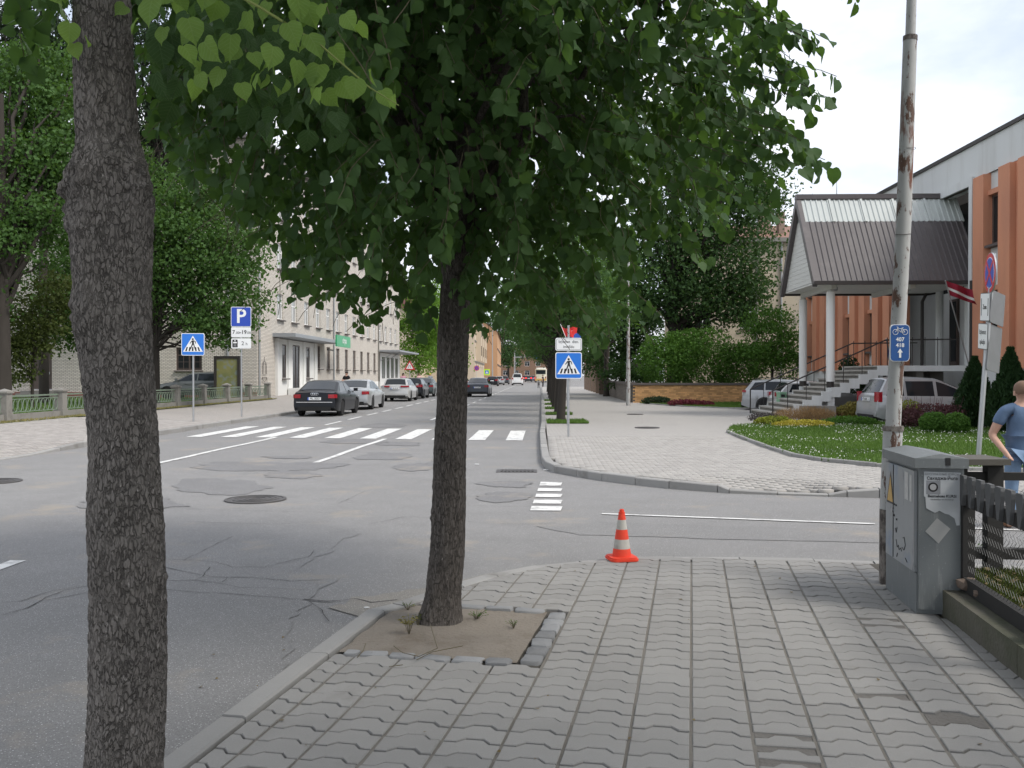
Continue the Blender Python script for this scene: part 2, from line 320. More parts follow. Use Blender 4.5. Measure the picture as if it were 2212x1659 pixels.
def conv(px, py): return (px/1.58/1.1573, (1040+py/1.58)/1.1573)
def ribbon(mb, pts, wd, z, jit=0.0):
    pts = [Vector(p) for p in pts]; fine = []
    for a, b in zip(pts, pts[1:]):
        n = max(2, int((b-a).length/0.09))
        for i in range(n):
            q = a.lerp(b, i/n)
            if jit: q = q + Vector((random.uniform(-jit, jit), random.uniform(-jit, jit), 0))
            fine.append(q)
    fine.append(pts[-1]); vs = []
    for i, p in enumerate(fine):
        t = (fine[min(i+1, len(fine)-1)] - fine[max(i-1, 0)]).normalized(); s = Vector((-t.y, t.x, 0)) * wd/2 * (random.uniform(0.35, 1.3) if jit else 1)
        vs += [(p.x+s.x, p.y+s.y, z), (p.x-s.x, p.y-s.y, z)]
    mb.add(vs, [(2*i, 2*i+1, 2*i+3, 2*i+2) for i in range(len(fine)-1)])
cracks = [[(650,568),(760,572),(860,580),(920,600),(1040,600),(1120,580),(1220,560),(1240,535)], [(725,575),(820,525),(920,478)],
 [(650,655),(760,652),(850,660),(950,680),(1100,685),(1200,690)], [(660,600),(740,620),(850,640),(1000,640),(1150,655),(1270,650)],
 [(0,790),(120,760),(180,720),(260,690),(350,675)], [(0,740),(80,735),(200,695),(360,670)], [(1215,735),(1270,770),(1300,815)],
 [(740,420),(900,425),(1100,430),(1300,420)], [(1335,348),(1440,300)], [(640,365),(900,375),(1200,380),(1500,395)], [(1460,430),(1600,400),(1700,405)],
 [(1850,355),(2000,360),(2200,355)], [(1850,420),(2050,430),(2200,425)], [(760,652),(800,640),(830,600)], [(880,660),(900,640),(990,640)], [(650,690),(800,700),(980,712),(1200,728)], [(100,765),(160,735),(250,720),(350,700)]]
mbk = MB()
for c in cracks: ribbon(mbk, [G(*conv(*p)) for p in c], 0.0065, 0.009, 0.011)
ribbon(mbk, [G(*conv(*p)) for p in [(1200,728),(1300,735),(1400,725),(1470,740),(1570,730)]], 0.018, 0.009, 0.015)
stuff(mbk.build('crack_network', M['crack'], road))
# darker repairs
def rough_edge(poly, amp, step=.12):
    out_ = []
    for i, p in enumerate(poly):
        q = poly[(i+1) % len(poly)]; d = math.hypot(q[0]-p[0], q[1]-p[1]); n = max(1, int(d/step))
        for k in range(n):
            x, y = lerp(p[0], q[0], k/n), lerp(p[1], q[1], k/n); w_ = Vector((x, y, 0))
            out_.append((x+amp*noise.noise(w_*1.7)+amp*.45*noise.noise(w_*6.1), y+amp*noise.noise(w_*1.7+Vector((9,3,0)))+amp*.45*noise.noise(w_*6.1+Vector((4,7,1)))))
    return out_
big = [(-6.4,-2),(-4.9,3.6)] + [tuple(G(*conv(*p)).xy) for p in [(-300,640),(0,500),(400,455),(800,440),(1300,430),(1420,470),(1240,560),(1280,640),(1190,720),(1150,790)]] + [tuple(G(560,1659).xy), (-1.9, 1.5), (-2.2,-2)]
sheet('asphalt_patch', rough_edge(big, .16), 0.004, M['asphalt_mid'], parent=road)
for kz, (cx, cy, rx, ry) in enumerate([(860,280,190,28),(1075,200,290,17),(1165,233,120,14),(1530,160,108,16),(1640,203,80,14),(1400,101,140,9),(1585,110,88,8),(520,345,210,26),(2000,270,110,12),(1985,320,100,18),(1520,38,90,8),(1750,190,70,18),(1150,163,90,6)]):
    c0 = G(*conv(cx, cy)); vs = [(c0.x, c0.y, .0052+.0002*kz)]; n = 72
    for i in range(n):
        a = 2*math.pi*i/n; q = Vector((math.cos(a), math.sin(a), cx*.37)); k = 1 + .42*noise.noise(q*1.2) + .20*noise.noise(q*3.1) + .09*noise.noise(q*9)
        p = G(*conv(cx + rx*k*math.cos(a), cy - ry*k*math.sin(a))); vs.append((p.x, p.y, .0052+.0002*kz))
    MB().add(vs, [(0, 1+i, 1+(i+1) % n) for i in range(n)]).build('asphalt_patch', M['asphalt_dark'], road)
sheet('asphalt_patch', rough_edge([tuple(G(*p).xy) for p in [(1160,1137),(1300,1128),(1900,1147),(2300,1162),(2300,1188),(1890,1174),(1500,1163),(1250,1156)]], .05, .1), 0.0045, M['asphalt_mid'], parent=road)
# painted markings
def mark(pts, z=0.0095): sheet('painted_line', [(p[0], p[1]) for p in pts], z, M['paint'], parent=road)
def uvline(u0, v0, u1, v1, wd):
    a, b = st(u0, v0), st(u1, v1); n = max(1, int((v1-v0)/1.2)); L1 = []; L2 = []
    for i in range(n+1):
        p = a.lerp(b, i/n); j = 0.02*math.sin(i*1.7) if v1-v0 > 5 else 0
        L1.append((p.x-wd/2+j, p.y)); L2.append((p.x+wd/2+j, p.y))
    mark(L1 + L2[::-1])
for k in range(10):
    u = -9.5 + 0.955*k; v0 = 24.55 - 0.155*k; v1 = v0 + 4.9 - 0.10*k; j = random.uniform(-0.05, 0.05)
    mark([tuple(st(u, v0+j).xy), tuple(st(u+0.43, v0+j-0.05).xy), tuple(st(u+0.44, v1).xy), tuple(st(u, v1).xy)])
uvline(-7.2, 17.0, -7.05, 24.4, 0.13); uvline(-4.26, 17.3, -4.06, 23.7, 0.13); uvline(-4.66, 4.6, -4.66, 8.15, 0.14)
for k in range(22): uvline(-7.15, 30.3+3.65*k, -7.15, 32.7+3.65*k, 0.12)
for k in range(26): uvline(-4.05, 33.6+5.2*k, -4.05, 35.8+5.2*k, 0.12)
for (y0, y1) in ((1042,1050),(1055.5,1062),(1067.5,1075),(1080.5,1089),(1094.5,1104)):
    xl = lambda y: 1168-(y-1042)*23/62
    mark([tuple(G(xl(y1), y1).xy), tuple(G(1211, y1+0.5).xy), tuple(G(1215, y0+1).xy), tuple(G(xl(y0), y0).xy)])
def gline(p0, p1, wd):
    a, b = G(*p0), G(*p1); t = (b-a).normalized(); s = Vector((-t.y, t.x, 0))*wd/2
    mark([tuple((a-s).xy), tuple((b-s).xy), tuple((b+s).xy), tuple((a+s).xy)])
gline((1300,1111), (1890,1133), 0.075); gline((1960,1137), (2700,1166), 0.075)

# ---- kerbs
def kerb(name_parent, pts, side, zf, wd=0.15, length=1.0, m='kerb', name='kerb_stone'):
    """stones along outer line pts; side = +1 stones lie to the left of the direction of travel"""
    pts = [Vector((p[0], p[1], 0)) for p in pts]; acc = []
    for a, b in zip(pts, pts[1:]):
        n = max(1, round((b-a).length/length)); acc += [a.lerp(b, i/n) for i in range(n)]
    acc.append(pts[-1]); inner = []
    for i, p in enumerate(acc):
        t = (acc[min(i+1, len(acc)-1)] - acc[max(i-1, 0)]).normalized(); inner.append(p + Vector((-t.y, t.x, 0))*wd*side)
    for i in range(len(acc)-1):
        a, b, c, d = acc[i], acc[i+1], inner[i+1], inner[i]; g = 0.006; dz = random.uniform(-0.006, 0.006)
        t = (b-a).normalized()*g; a2, b2, c2, d2 = a+t, b-t, c-t, d+t; za, zb = zf(a2)+dz, zf(b2)+dz; e = 0.014
        k = lambda p, q: p.lerp(q, e/wd)
        vs = [(p.x, p.y, -0.03) for p in (a2, b2, c2, d2)] + [(a2.x,a2.y,za-e),(b2.x,b2.y,zb-e),(c2.x,c2.y,zb-e*0.5),(d2.x,d2.y,za-e*0.5)]
        vs += [tuple(k(a2,d2).xy)+(za,), tuple(k(b2,c2).xy)+(zb,), tuple(k(c2,b2).xy)+(zb,), tuple(k(d2,a2).xy)+(za,)]
        fs = [(0,1,5,4),(1,2,6,5),(2,3,7,6),(3,0,4,7),(4,5,9,8),(5,6,10,9),(6,7,11,10),(7,4,8,11),(8,9,10,11)]
        if side < 0: fs = [tuple(reversed(f)) for f in fs]
        MB().add(vs, fs).build(name, M[m], name_parent)
    return acc

# ---- far right pavement
def inside(p, poly):
    x, y = p[0], p[1]; r = False; j = len(poly)-1
    for i in range(len(poly)):
        xi, yi = poly[i][0], poly[i][1]; xj, yj = poly[j][0], poly[j][1]
        if (yi > y) != (yj > y) and x < (xj-xi)*(y-yi)/(yj-yi+1e-12)+xi: r = not r
        j = i
    return r
LAWN = [(5.75,24.6),(5.55,22.5),(5.35,19.5),(5.28,17.3),(5.5,16.3),(6.1,15.35),(7.3,14.75),(9.0,14.3),(12,13.8),(20,12.8),(30,11.6),(30,29),(15.7,29.3),(10.6,29.6),(8.2,29.3),(6.6,27.5)]
LAWN2 = [(7.0,50.5),(7.15,48.6),(8.3,44.6),(10.0,42.2),(13.6,41.6),(14.0,50.5)]
KERB_PTS = [st(0,120), st(0,60), st(0,40), st(0,30)] + [G(*p) for p in [(1166,940),(1167,970),(1170,1000),(1178,1012),(1197,1021),(1245,1030),(1300,1039),(1372,1048),(1445,1056),(1550,1064),(1575,1066),(1680,1069.5),(1790,1073),(1830,1074),(1900,1076),(2060,1080),(2212,1085)]] + [Vector((14,10.4,0)), Vector((30,8.5,0))]
xd0, xd1 = G(1540,1063).x, G(1800,1073).x
def far_kerb_z(p):
    if p.y > 16 or p.x < xd0: return 0.125
    if p.x < xd0+0.25: return lerp(0.125, 0.035, (p.x-xd0)/0.25)
    if p.x < xd1: return 0.035
    return min(0.125, lerp(0.035, 0.125, (p.x-xd1)/0.3))
far_pave = sheet('pavement', [tuple(p.xy) for p in KERB_PTS] + [(60,8.5),(60,60),(12,120)], 0.02, M['joint_far'], 'pale block pavement on the far corner of the side street', 'pavement')
kerb(far_pave, [p.xy for p in KERB_PTS], +1, far_kerb_z, 0.15, 1.0)
def paver_tex():
    return brick_mat('pale_block_paving', (0.36,0.345,0.325), (0.33,0.315,0.30), (0.20,0.19,0.175), 0.2, 0.1, 0.006, axes='xy', stain=(0.26,0.25,0.24), stain_amt=(0.6,0.85))
M['paving_tex'] = paver_tex()
far_top = sheet('paving_field', [tuple(st(0.15, v).xy) for v in (120, 60, 23.2)] + [(5.6,23.2),(20,23.2),(30,23.2),(30,60),(16,120)], 0.117, M['paving_tex'], parent=far_pave)
# block paver template
def block_template(w, d, h=0.05, e=0.006):
    V = []
    for z, k in ((-h, 0), (-e, 0), (0, e)):
        V += [(-w/2+k, -d/2+k, z), (w/2-k, -d/2+k, z), (w/2-k, d/2-k, z), (-w/2+k, d/2-k, z)]
    F = []
    for r in (0, 4):
        for i in range(4):
            j = (i+1) % 4; F += [(r+i, r+j, r+4+j), (r+i, r+4+j, r+4+i)]
    F += [(8,9,10),(8,10,11)]
    return np.array(V), np.array(F)
def pave(parent, cen, rot, tmpl, m, n_obj=300, name='paver', tilt=0.012):
    V, F = tmpl; cen = sorted(cen, key=lambda c: c[0]**2+c[1]**2); me = np_mesh(name, V, F, m)
    for c in cen[:n_obj]:
        o = obj(name, me, parent, c, (random.uniform(-tilt, tilt), random.uniform(-tilt, tilt), rot+random.uniform(-0.006, 0.006)))
    rest = np.array(cen[n_obj:])
    if len(rest):
        c, s = math.cos(rot), math.sin(rot); Vr = V @ np.array([[c, s, 0], [-s, c, 0], [0, 0, 1]])
        tl = rng.normal(0, tilt*0.5, (len(rest), 2))
        AV = Vr[None] + rest[:, None, :]; AV[:, :, 2] += Vr[None, :, 0]*tl[:, :1] + Vr[None, :, 1]*tl[:, 1:]
        AF = F[None] + (np.arange(len(rest))*len(V))[:, None, None]
        stuff(obj('paver_field', np_mesh('paver_field', AV.reshape(-1, 3), AF.reshape(-1, 3), m), parent))
def offset_ok(x, y, poly, r=0.1): return all(inside((x+dx, y+dy), poly) for dx in (-r, r) for dy in (-r*0.5, r*0.5))
kp = [tuple((p).xy) for p in KERB_PTS]; region = kp[3:] + [(30,60)]
kin = kp[3:-1]
def kerb_dist(x, y):
    best = 9
    for (ax, ay), (bx, by) in zip(kin, kin[1:]):
        dx, dy = bx-ax, by-ay; t = max(0, min(1, ((x-ax)*dx+(y-ay)*dy)/(dx*dx+dy*dy))); best = min(best, math.hypot(x-ax-t*dx, y-ay-t*dy))
    return best
cen = []
row = 0
for iv in range(0, 135):
    v = 9.9 + iv*0.1; row ^= 1
    for iu in range(0, 62):
        u = 0.05 + iu*0.2 + row*0.1
        if u > 12: break
        p = st(u, v)
        if p.y > 23.25 or not inside(p, region) or inside(p, LAWN): continue
        if p.x > 8.5 and p.y > 12.6: continue
        d = kerb_dist(p.x, p.y)
        if d < 0.215: continue
        z = 0.12
        if p.y < 15 and xd0-0.1 < p.x < xd1+0.2: z = 0.12 - 0.085*max(0, 1-(d-0.15)/0.9)*min(1, max(0, (p.x-xd0+0.1)/0.4))*min(1, max(0, (xd1+0.2-p.x)/0.4))
        cen.append((p.x, p.y, z + random.uniform(-0.002, 0.002)))
pave(far_pave, cen, SA, block_template(0.192, 0.092), M['paver_far'])

# ---- left pavement (slopes up to the fence and the house)
def lk(v): return 0.03 if v < 19 else (lerp(0.03, 0.125, (v-19)/2) if v < 21 else 0.125)
LKERB = [st(-10.5, v) for v in (120, 90, 70, 60, 50, 40, 36, 30, 26, 23, 21, 20, 19, 16, 12, 6, 0)]
mb = MB(); vs = []; rows = [130, 110, 90, 70, 55, 40, 30, 25, 21, 19, 15, 8, -5]
for v in rows: vs += [st(-10.65, v, lk(v)-0.02), st(-16.1, v, 0.25), st(-17.6, v, 0.33)]
fs = []
for i in range(len(rows)-1): fs += [(3*i, 3*i+1, 3*i+4, 3*i+3), (3*i+1, 3*i+2, 3*i+5, 3*i+4)]
M['pink_tex'] = brick_mat('pinkish_block_paving', (0.355,0.325,0.30), (0.32,0.30,0.28), (0.20,0.19,0.175), 0.2, 0.1, 0.006, axes='xy', stain=(0.30,0.28,0.26), stain_amt=(0.6,0.85))
left_pave = mb.add(vs, fs).build('pavement', M['pink_tex'])
tag(left_pave, 'pinkish block pavement rising towards the low garden fence and brick house', 'pavement', kind='structure')
kerb(left_pave, [p.xy for p in LKERB], -1, lambda p: lk(p.y), 0.15, 1.0)
cen = []; row = 0
for iv in range(0, 150):
    v = 15.5 + iv*0.1; row ^= 1
    for iu in range(0, 27):
        u = -10.76 - iu*0.2 - row*0.1
        p = st(u, v); x = CX + p.x/p.y*FPX
        if x < -30 or x > 470: continue
        z0 = lk(v); z = lerp(z0, 0.272, (-10.65-u)/5.45); cen.append((p.x, p.y, z+random.uniform(-0.002, 0.003)))
pave(left_pave, cen, SA, block_template(0.193, 0.093), M['paver_pink'])

# ---- near pavement with wavy pavers
ca, sa = math.cos(NA), math.sin(NA)
def nr(a, b, z=0.0): return Vector((a*ca + b*sa, -a*sa + b*ca, z))
NEAR_IN = [Vector((0,0,0))]*0
kin_d = [(1002,1269),(1077,1245),(1175,1224),(1264,1213),(1343,1207),(1460,1204),(1600,1205),(1760,1208),(1890,1213)]
near_in = [nr(-2.01, 0.4), nr(-2.01, 5.9), G(880,1311,0.06)] + [G(x, y, 0.06) for x, y in kin_d] + [Vector((4.2,7.62,0)), Vector((7,7.2,0))]
near_poly = [(p.x, p.y) for p in near_in] + [(7,6.7),(3.02,7.05),(2.92,6.0),(2.74,4.85),(2.3,0.4)]
near_pave = sheet('pavement', [(p.x, p.y) for p in near_in] + [(7,0.4)], 0.040, M['joint_dark'], 'wavy grey concrete block pavement under the street tree', 'pavement')
kl = [nr(-2.16, -3), nr(-2.16, 5.9), G(845,1316,0.03)]
for i, p in enumerate(near_in[3:]):
    q = near_in[2:][i]; nx = near_in[3:][min(i+1, len(near_in)-4)]; t = (nx-q).normalized(); kl.append(p + Vector((-t.y, t.x, 0))*0.13)
kerb(near_pave, [p.xy for p in kl], -1, lambda p: 0.072 if p.x < -0.6 else lerp(0.072, 0.045, min(1, (p.x+0.6)/1.2)), 0.13, 1.0)
sheet('pavement_behind', [tuple(p.xy) for p in (nr(-2.01,-30), nr(-2.01,0.42))] + [(7,0.42),(7,-30)], 0.058, M['paver'], parent=near_pave)
CW, RH = 0.268, 0.152
def wave(t): # 0..1 across one paver
    return 0.040*interp(t, [(0,0),(0.22,0.0),(0.36,1),(0.68,1),(0.82,0.0),(1,0)])
def paver_poly(w=CW, h=RH, g=0.007):
    ts = [0, 0.22, 0.36, 0.68, 0.82, 1]
    gy = .0075; lo = [(-w/2+g + t*(w-2*g), -h/2+gy+wave(t)) for t in ts]; hi = [(x, y+h-2*gy) for x, y in reversed(lo)]
    return lo + hi
def clip(poly, a, b):
    """keep the part right of a->b"""
    outp = []; f = lambda p: (b[0]-a[0])*(p[1]-a[1]) - (b[1]-a[1])*(p[0]-a[0])
    for i, p in enumerate(poly):
        q = poly[(i+1) % len(poly)]; fp, fq = f(p), f(q)
        if fp <= 0: outp.append(p)
        if fp*fq < 0: t = fp/(fp-fq); outp.append((p[0]+(q[0]-p[0])*t, p[1]+(q[1]-p[1])*t))
    return outp
def paver_mesh(poly, m, h=0.05, e=0.004):
    n = len(poly); cx = sum(p[0] for p in poly)/n; cy = sum(p[1] for p in poly)/n; mb = MB(); vs = []
    L0 = max(abs(p[0]-cx)+abs(p[1]-cy) for p in poly)
    for z, k in ((-h, 0), (-e, 0), (0, e)):
        for x, y in poly: vs.append((x-(x-cx)/L0*k*1.5, y-(1 if y > cy else -1)*k, z))
    fs = [(r+i, r+(i+1) % n, r+n+(i+1) % n, r+n+i) for r in (0, n) for i in range(n)] + [tuple(range(2*n, 3*n))]
    return mb.add(vs, fs).mesh('paver', m)
base_poly = paver_poly(); full = [paver_mesh(base_poly, M['paver']), paver_mesh(base_poly, M['paver_dark'])]
PIT = (-2.01, -0.875, 4.95, 6.18); PIT1 = (-2.01, -0.9, 1.7, 3.25)
broken = [(1690,1455),(1920,1505),(2080,1500),(2110,1565),(1690,1620),(1660,1640),(1900,1340),(1860,1330),(1740,1585),(1600,1405)]
bset = [G(x, y, 0.06) for x, y in broken]
items = []
cut_edges = list(zip(near_in[2:], near_in[3:])) + [(Vector((3.02,7.05,0)), Vector((2.92,6.0,0))), (Vector((2.92,6.0,0)), Vector((2.74,4.85,0))), (Vector((2.74,4.85,0)), Vector((2.3,0.4,0)))]
for j in range(2, 62):
    b = 0.6 + j*RH
    for i in range(-8, 12):
        a = (i+0.5)*CW
        if b > 8.7: continue
        c = nr(a, b); h = 0.060 + 0.003*noise.noise(c*1.3) + random.uniform(-0.0025, 0.0025)
        if any(q[0]-.05 < a < q[1]+0.05 and q[2]-0.02 < b < q[3]+0.02 for q in (PIT, PIT1)): continue
        if not inside(c, [(p[0]*1.0, p[1]) for p in near_poly]) and not any(inside(nr(a+da, b+db), near_poly) for da in (-.13,.13) for db in (-.07,.07)): continue
        poly = base_poly; clipped = False
        if a - CW/2 < -2.0: poly = clip(poly, (-2.005-a, -1), (-2.005-a, 1)); clipped = True
        for p, q in cut_edges:
            la = lambda w: ((w.x-c.x)*ca - (w.y-c.y)*sa, (w.x-c.x)*sa + (w.y-c.y)*ca)
            A, B = la(p), la(q)
            if min(abs(A[0]), abs(B[0])) > 3: continue
            new = clip(poly, A, B)
            if len(new) != len(poly) or new != poly: poly = new; clipped = True
            if len(poly) < 3: break
        if len(poly) < 3: continue
        ar = abs(sum(poly[k][0]*poly[(k+1) % len(poly)][1]-poly[(k+1) % len(poly)][0]*poly[k][1] for k in range(len(poly))))/2
        if ar < 0.004: continue
        dk = any((Vector((c.x, c.y, 0))-Vector((w.x, w.y, 0))).length < 0.10 for w in bset)
        if dk and not clipped and random.random() < .85:
            # chipped block: the far edge has broken away and shows the rubble below
            t0, t1 = random.uniform(-.02,.04), random.uniform(-.02,.04); bite = clip(base_poly, (.2, t1), (-.2, t0)); bite = [(x, y + (.008*noise.noise(Vector((x*60, y*60, a))) if y > -.03 else 0)) for x, y in bite]
            items.append((c.length, c, h-.009, None, True)); items.append((c.length, c, h, bite, False)); continue
        items.append((c.length, c, h-(0.004 if dk else 0), poly if clipped else None, dk))
items.sort(key=lambda t: t[0]); restV = []; rest = MB()
n_vis = 0
for d, c, h, poly, dk in items:
    vis = c.y > 3.5
    ex, ey = random.uniform(-0.014, 0.014), random.uniform(-0.012, 0.012); ez = -NA + random.uniform(-0.012, 0.012)
    if vis and n_vis < 300:
        n_vis += 1
        me = paver_mesh(poly, M['paver_dark'] if dk else M['paver']) if poly else full[1 if dk else 0]
        obj('paver', me, near_pave, (c.x, c.y, h), (ex, ey, ez))
    else:
        me = MB(); pl = poly or base_poly; n = len(pl); vs = []
        for z, k in ((-0.05, 0), (-0.004, 0), (0, 0.004)):
            for x, y in pl: X = x*(1-k*6); Y = y-(1 if y > 0 else -1)*k; vs.append((X*ca+Y*sa+c.x, -X*sa+Y*ca+c.y, h+z+X*ey+Y*ex))
        rest.add(vs, [(r+i, r+(i+1) % n, r+n+(i+1) % n, r+n+i) for r in (0, n) for i in range(n)] + [tuple(range(2*n, 3*n))], 1 if dk else 0)
stuff(rest.build('paver_field', [M['paver'], M['paver_dark']], near_pave))
for i in range(-7, 7):           # sand in the long joints
    pts = [b/10 for b in range(30, 84) if inside(nr(i*CW, b/10+.08), near_poly) and not (PIT[0]-.1 < i*CW < PIT[1]+.05 and PIT[2]-.1 < b/10 < PIT[3]+.02)]
    run = []
    for b in pts + [99]:
        if run and b-run[-1] > .15:
            mb = MB(); vs = []
            for q in run: p, r_ = nr(i*CW-.0105+.002*noise.noise(Vector((q*3,i,0))), q), nr(i*CW+.0105+.002*noise.noise(Vector((q*3,i,5))), q); zz = .0535+.002*noise.noise(Vector((q*2.3, i*3, 1))); vs += [(p.x,p.y,zz),(r_.x,r_.y,zz)]
            if len(run) > 1: mb.add(vs, [(2*k, 2*k+1, 2*k+3, 2*k+2) for k in range(len(run)-1)]).build('joint_sand', M['joint'], near_pave)
            run = []
        run.append(b)
# sandy gutter along the near kerb
gl = [p for p in kl if p.y > 1.0]; gin, gout = [], []
for p_, q_ in zip(gl, gl[1:]):
    n = max(2, int((q_-p_).length/.1)); t_ = (q_-p_).normalized(); nn_ = Vector((-t_.y, t_.x, 0))
    for k in range(n):
        w_ = p_.lerp(q_, k/n); gin.append(w_-nn_*.01); wd_ = interp(w_.y, [(2,.5),(4.5,.42),(6,.5),(7.2,.22),(8,.12)]); gout.append(w_+nn_*(wd_*(1+.8*noise.noise(w_*1.9)+.35*noise.noise(w_*7))))
mb = MB(); mb.add([(p.x,p.y,.0075) for p in gin]+[(p.x,p.y,.0075) for p in gout], [(k, k+1, len(gin)+k+1, len(gin)+k) for k in range(len(gin)-1)]); mb.build('gutter_sand', M['gutter'], road)
# tree pits: sandy earth and granite setts
for k, (a0, a1, b0, b1) in enumerate((PIT, PIT1)):
    mb = MB(); nx, ny = 26, 26; vs = []
    for i in range(nx+1):
        for j in range(ny+1):
            p = nr(lerp(a0, a1-0.08, i/nx), lerp(b0+0.06, b1-0.06, j/ny)); d = (p-Vector((-0.45, 5.93, 0))).length
            vs.append((p.x, p.y, 0.053 + 0.008*noise.noise(p*5) + 0.005*noise.noise(p*17) + (0.03*max(0, 1-d/0.35) if k == 0 else 0)))
    mb.add(vs, [(i*(ny+1)+j, (i+1)*(ny+1)+j, (i+1)*(ny+1)+j+1, i*(ny+1)+j+1) for i in range(nx) for j in range(ny)])
    mb.build('tree_pit_earth', M['dirt'], near_pave, smooth=60)
def sett(a, b, la, lb, dz=0.0):
    mb = MB(); pl = [(x + random.uniform(-.008, .008), y + random.uniform(-.008, .008)) for x, y in rounded(la-0.012, lb-0.012, 0.022, 2)]; n = len(pl)
    cx = 0; vs = []
    for z, k in ((-0.06, 1), (0.0, 1), (0.006, 0.93)): vs += [(x*k, y*k, z) for x, y in pl]
    vs.append((0, 0, 0.007)); f = [(r+i, r+(i+1) % n, r+n+(i+1) % n, r+n+i) for r in (0, n) for i in range(n)] + [(2*n+i, 2*n+(i+1) % n, 3*n) for i in range(n)]
    mb.add(vs, f).build('granite_sett', M['granite'], near_pave, smooth=50, loc=nr(a, b, 0.062+dz*.6), rot=(random.uniform(-.03,.03), random.uniform(-.03,.03), -NA+random.uniform(-.06,.06)))
a0, a1, b0, b1 = PIT
a = a0+0.02
for ln in (0.10, 0.17, 0.16, 0.21, 0.19, 0.16): sett(a+ln/2+0.02, b0+0.05, ln, 0.105, random.uniform(-.012, .004)); a += ln
b = b0+0.06
for ln in (0.13, 0.16, 0.17, 0.15, 0.15, 0.16, 0.17): sett(a1+0.0, b+ln/2, 0.13, ln, random.uniform(-.008, .006)); b += ln
a = a0+0.42
for ln in (0.20, 0.20, 0.22): sett(a+ln/2, b1-0.05, ln, 0.10, random.uniform(-.008, .004)); a += ln

# manhole covers, drain
def manhole(loc, r, label, m='dark_iron'):
    o = thing('manhole_cover', label, 'manhole cover', loc, group='round manhole covers')
    MB().lathe([(r, -0.01), (r, 0.012), (r*0.9, 0.014), (r*0.9, 0.006)], 40).build('ring', M['iron'], o)
    mb = MB(); mb.lathe([(r*0.885, -0.01), (r*0.885, 0.008)], 40)
    for q in (0.75, 0.58, 0.40, 0.22): mb.lathe([(r*q, 0.008), (r*q, 0.015), (r*(q-0.07), 0.015), (r*(q-0.07), 0.008)], 40, cap=False)
    mb.build('lid', M['iron'], o)
    return o
M['iron'] = mat('cast_iron', (0.115, 0.11, 0.11), 0.7, 0.2, 10, metal=0.3, fine=0.3)
manhole(G(552,1080,0.0)+Vector((0,0,0.006)), 0.40, 'cast iron manhole cover in the road between the two tree trunks')
manhole(G(-14,1041,0.0)+Vector((0,0,0.006)), 0.40, 'manhole cover cut off by the left edge, near the far kerb')
manhole(G(1398,924,0.125), 0.36, 'manhole cover in the far block pavement beside the lawn')
manhole(G(1372,895,0.125)+Vector((0,0,0)), 0.32, 'small manhole cover in the pavement near the brick garden wall')
dr = thing('storm_drain', 'dark slotted storm drain in the gutter by the far kerb corner', 'drain', G(1125,1018,0.0), SA)
mb = MB(); mb.box(-0.42, 0.28, -0.22, 0.22, 0.002, 0.010); mb.build('drain_frame', M['iron'], dr)
for i in range(9): MB().box(-0.34+i*0.066, -0.31+i*0.066, -0.17, 0.17, 0.011, 0.02).build('bar', M['dark_metal'], dr)

# ================================================================== trees and plants
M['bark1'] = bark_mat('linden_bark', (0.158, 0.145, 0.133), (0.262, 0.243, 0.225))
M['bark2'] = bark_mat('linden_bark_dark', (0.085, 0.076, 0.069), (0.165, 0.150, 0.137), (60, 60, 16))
M['bark3'] = mat('far_bark', (0.040, 0.034, 0.029), 0.95, 0.3, 5, stretch=(1,1,0.3))
M['leaf'] = leaf_mat('linden_leaf', (0.031, 0.070, 0.029), (0.074, 0.140, 0.046), (0.115, 0.22, 0.034), 0.33)
M['leaf_young_lit'] = leaf_mat('young_lit_linden_leaf', (0.135, 0.235, 0.058), (0.20, 0.31, 0.088), (0.28, 0.45, 0.055), 0.44)  # young thin leaves; the light falling on them is also put into the colour
M['leaf_maple'] = leaf_mat('maple_leaf', (0.040, 0.088, 0.026), (0.078, 0.150, 0.040), (0.12, 0.23, 0.03), 0.30)
M['leaf_dark'] = leaf_mat('dark_leaf', (0.030, 0.066, 0.025), (0.058, 0.112, 0.036), (0.08, 0.16, 0.025), 0.27)
M['leaf_lime'] = leaf_mat('lime_green_leaf', (0.075, 0.16, 0.022), (0.13, 0.25, 0.035), (0.18, 0.34, 0.03), 0.35)
M['leaf_bush'] = leaf_mat('bush_leaf', (0.048, 0.115, 0.022), (0.095, 0.195, 0.035), (0.12, 0.25, 0.03), 0.3)
M['leaf_olive'] = leaf_mat('olive_leaf', (0.045, 0.065, 0.018), (0.085, 0.11, 0.03), (0.11, 0.14, 0.03), 0.3)
M['needle'] = leaf_mat('needles', (0.022, 0.042, 0.024), (0.045, 0.072, 0.034), (0.05, 0.09, 0.02), 0.15)
M['thuja'] = leaf_mat('thuja_spray', (0.014, 0.036, 0.014), (0.030, 0.062, 0.022), (0.04, 0.08, 0.01), 0.15)
M['grass'] = leaf_mat('grass_blade', (0.068, 0.135, 0.028), (0.125, 0.205, 0.046), (0.14, 0.26, 0.035), 0.3, rough=0.6, spec=0.2)
M['dry_grass'] = leaf_mat('dry_grass', (0.22, 0.20, 0.08), (0.32, 0.28, 0.12), (0.3, 0.28, 0.1), 0.3)
M['litter'] = leaf_mat('dead_leaf', (0.10, 0.07, 0.035), (0.20, 0.16, 0.08), (0.15, 0.1, 0.03), 0.1)
M['clover'] = plain('clover_flower', (0.72, 0.72, 0.66), 0.8)
M['barberry'] = leaf_mat('barberry_leaf', (0.075, 0.035, 0.042), (0.15, 0.075, 0.075), (0.16, 0.06, 0.06), 0.25)
M['maroon'] = leaf_mat('maroon_leaf', (0.10, 0.018, 0.03), (0.19, 0.045, 0.06), (0.2, 0.03, 0.05), 0.25)
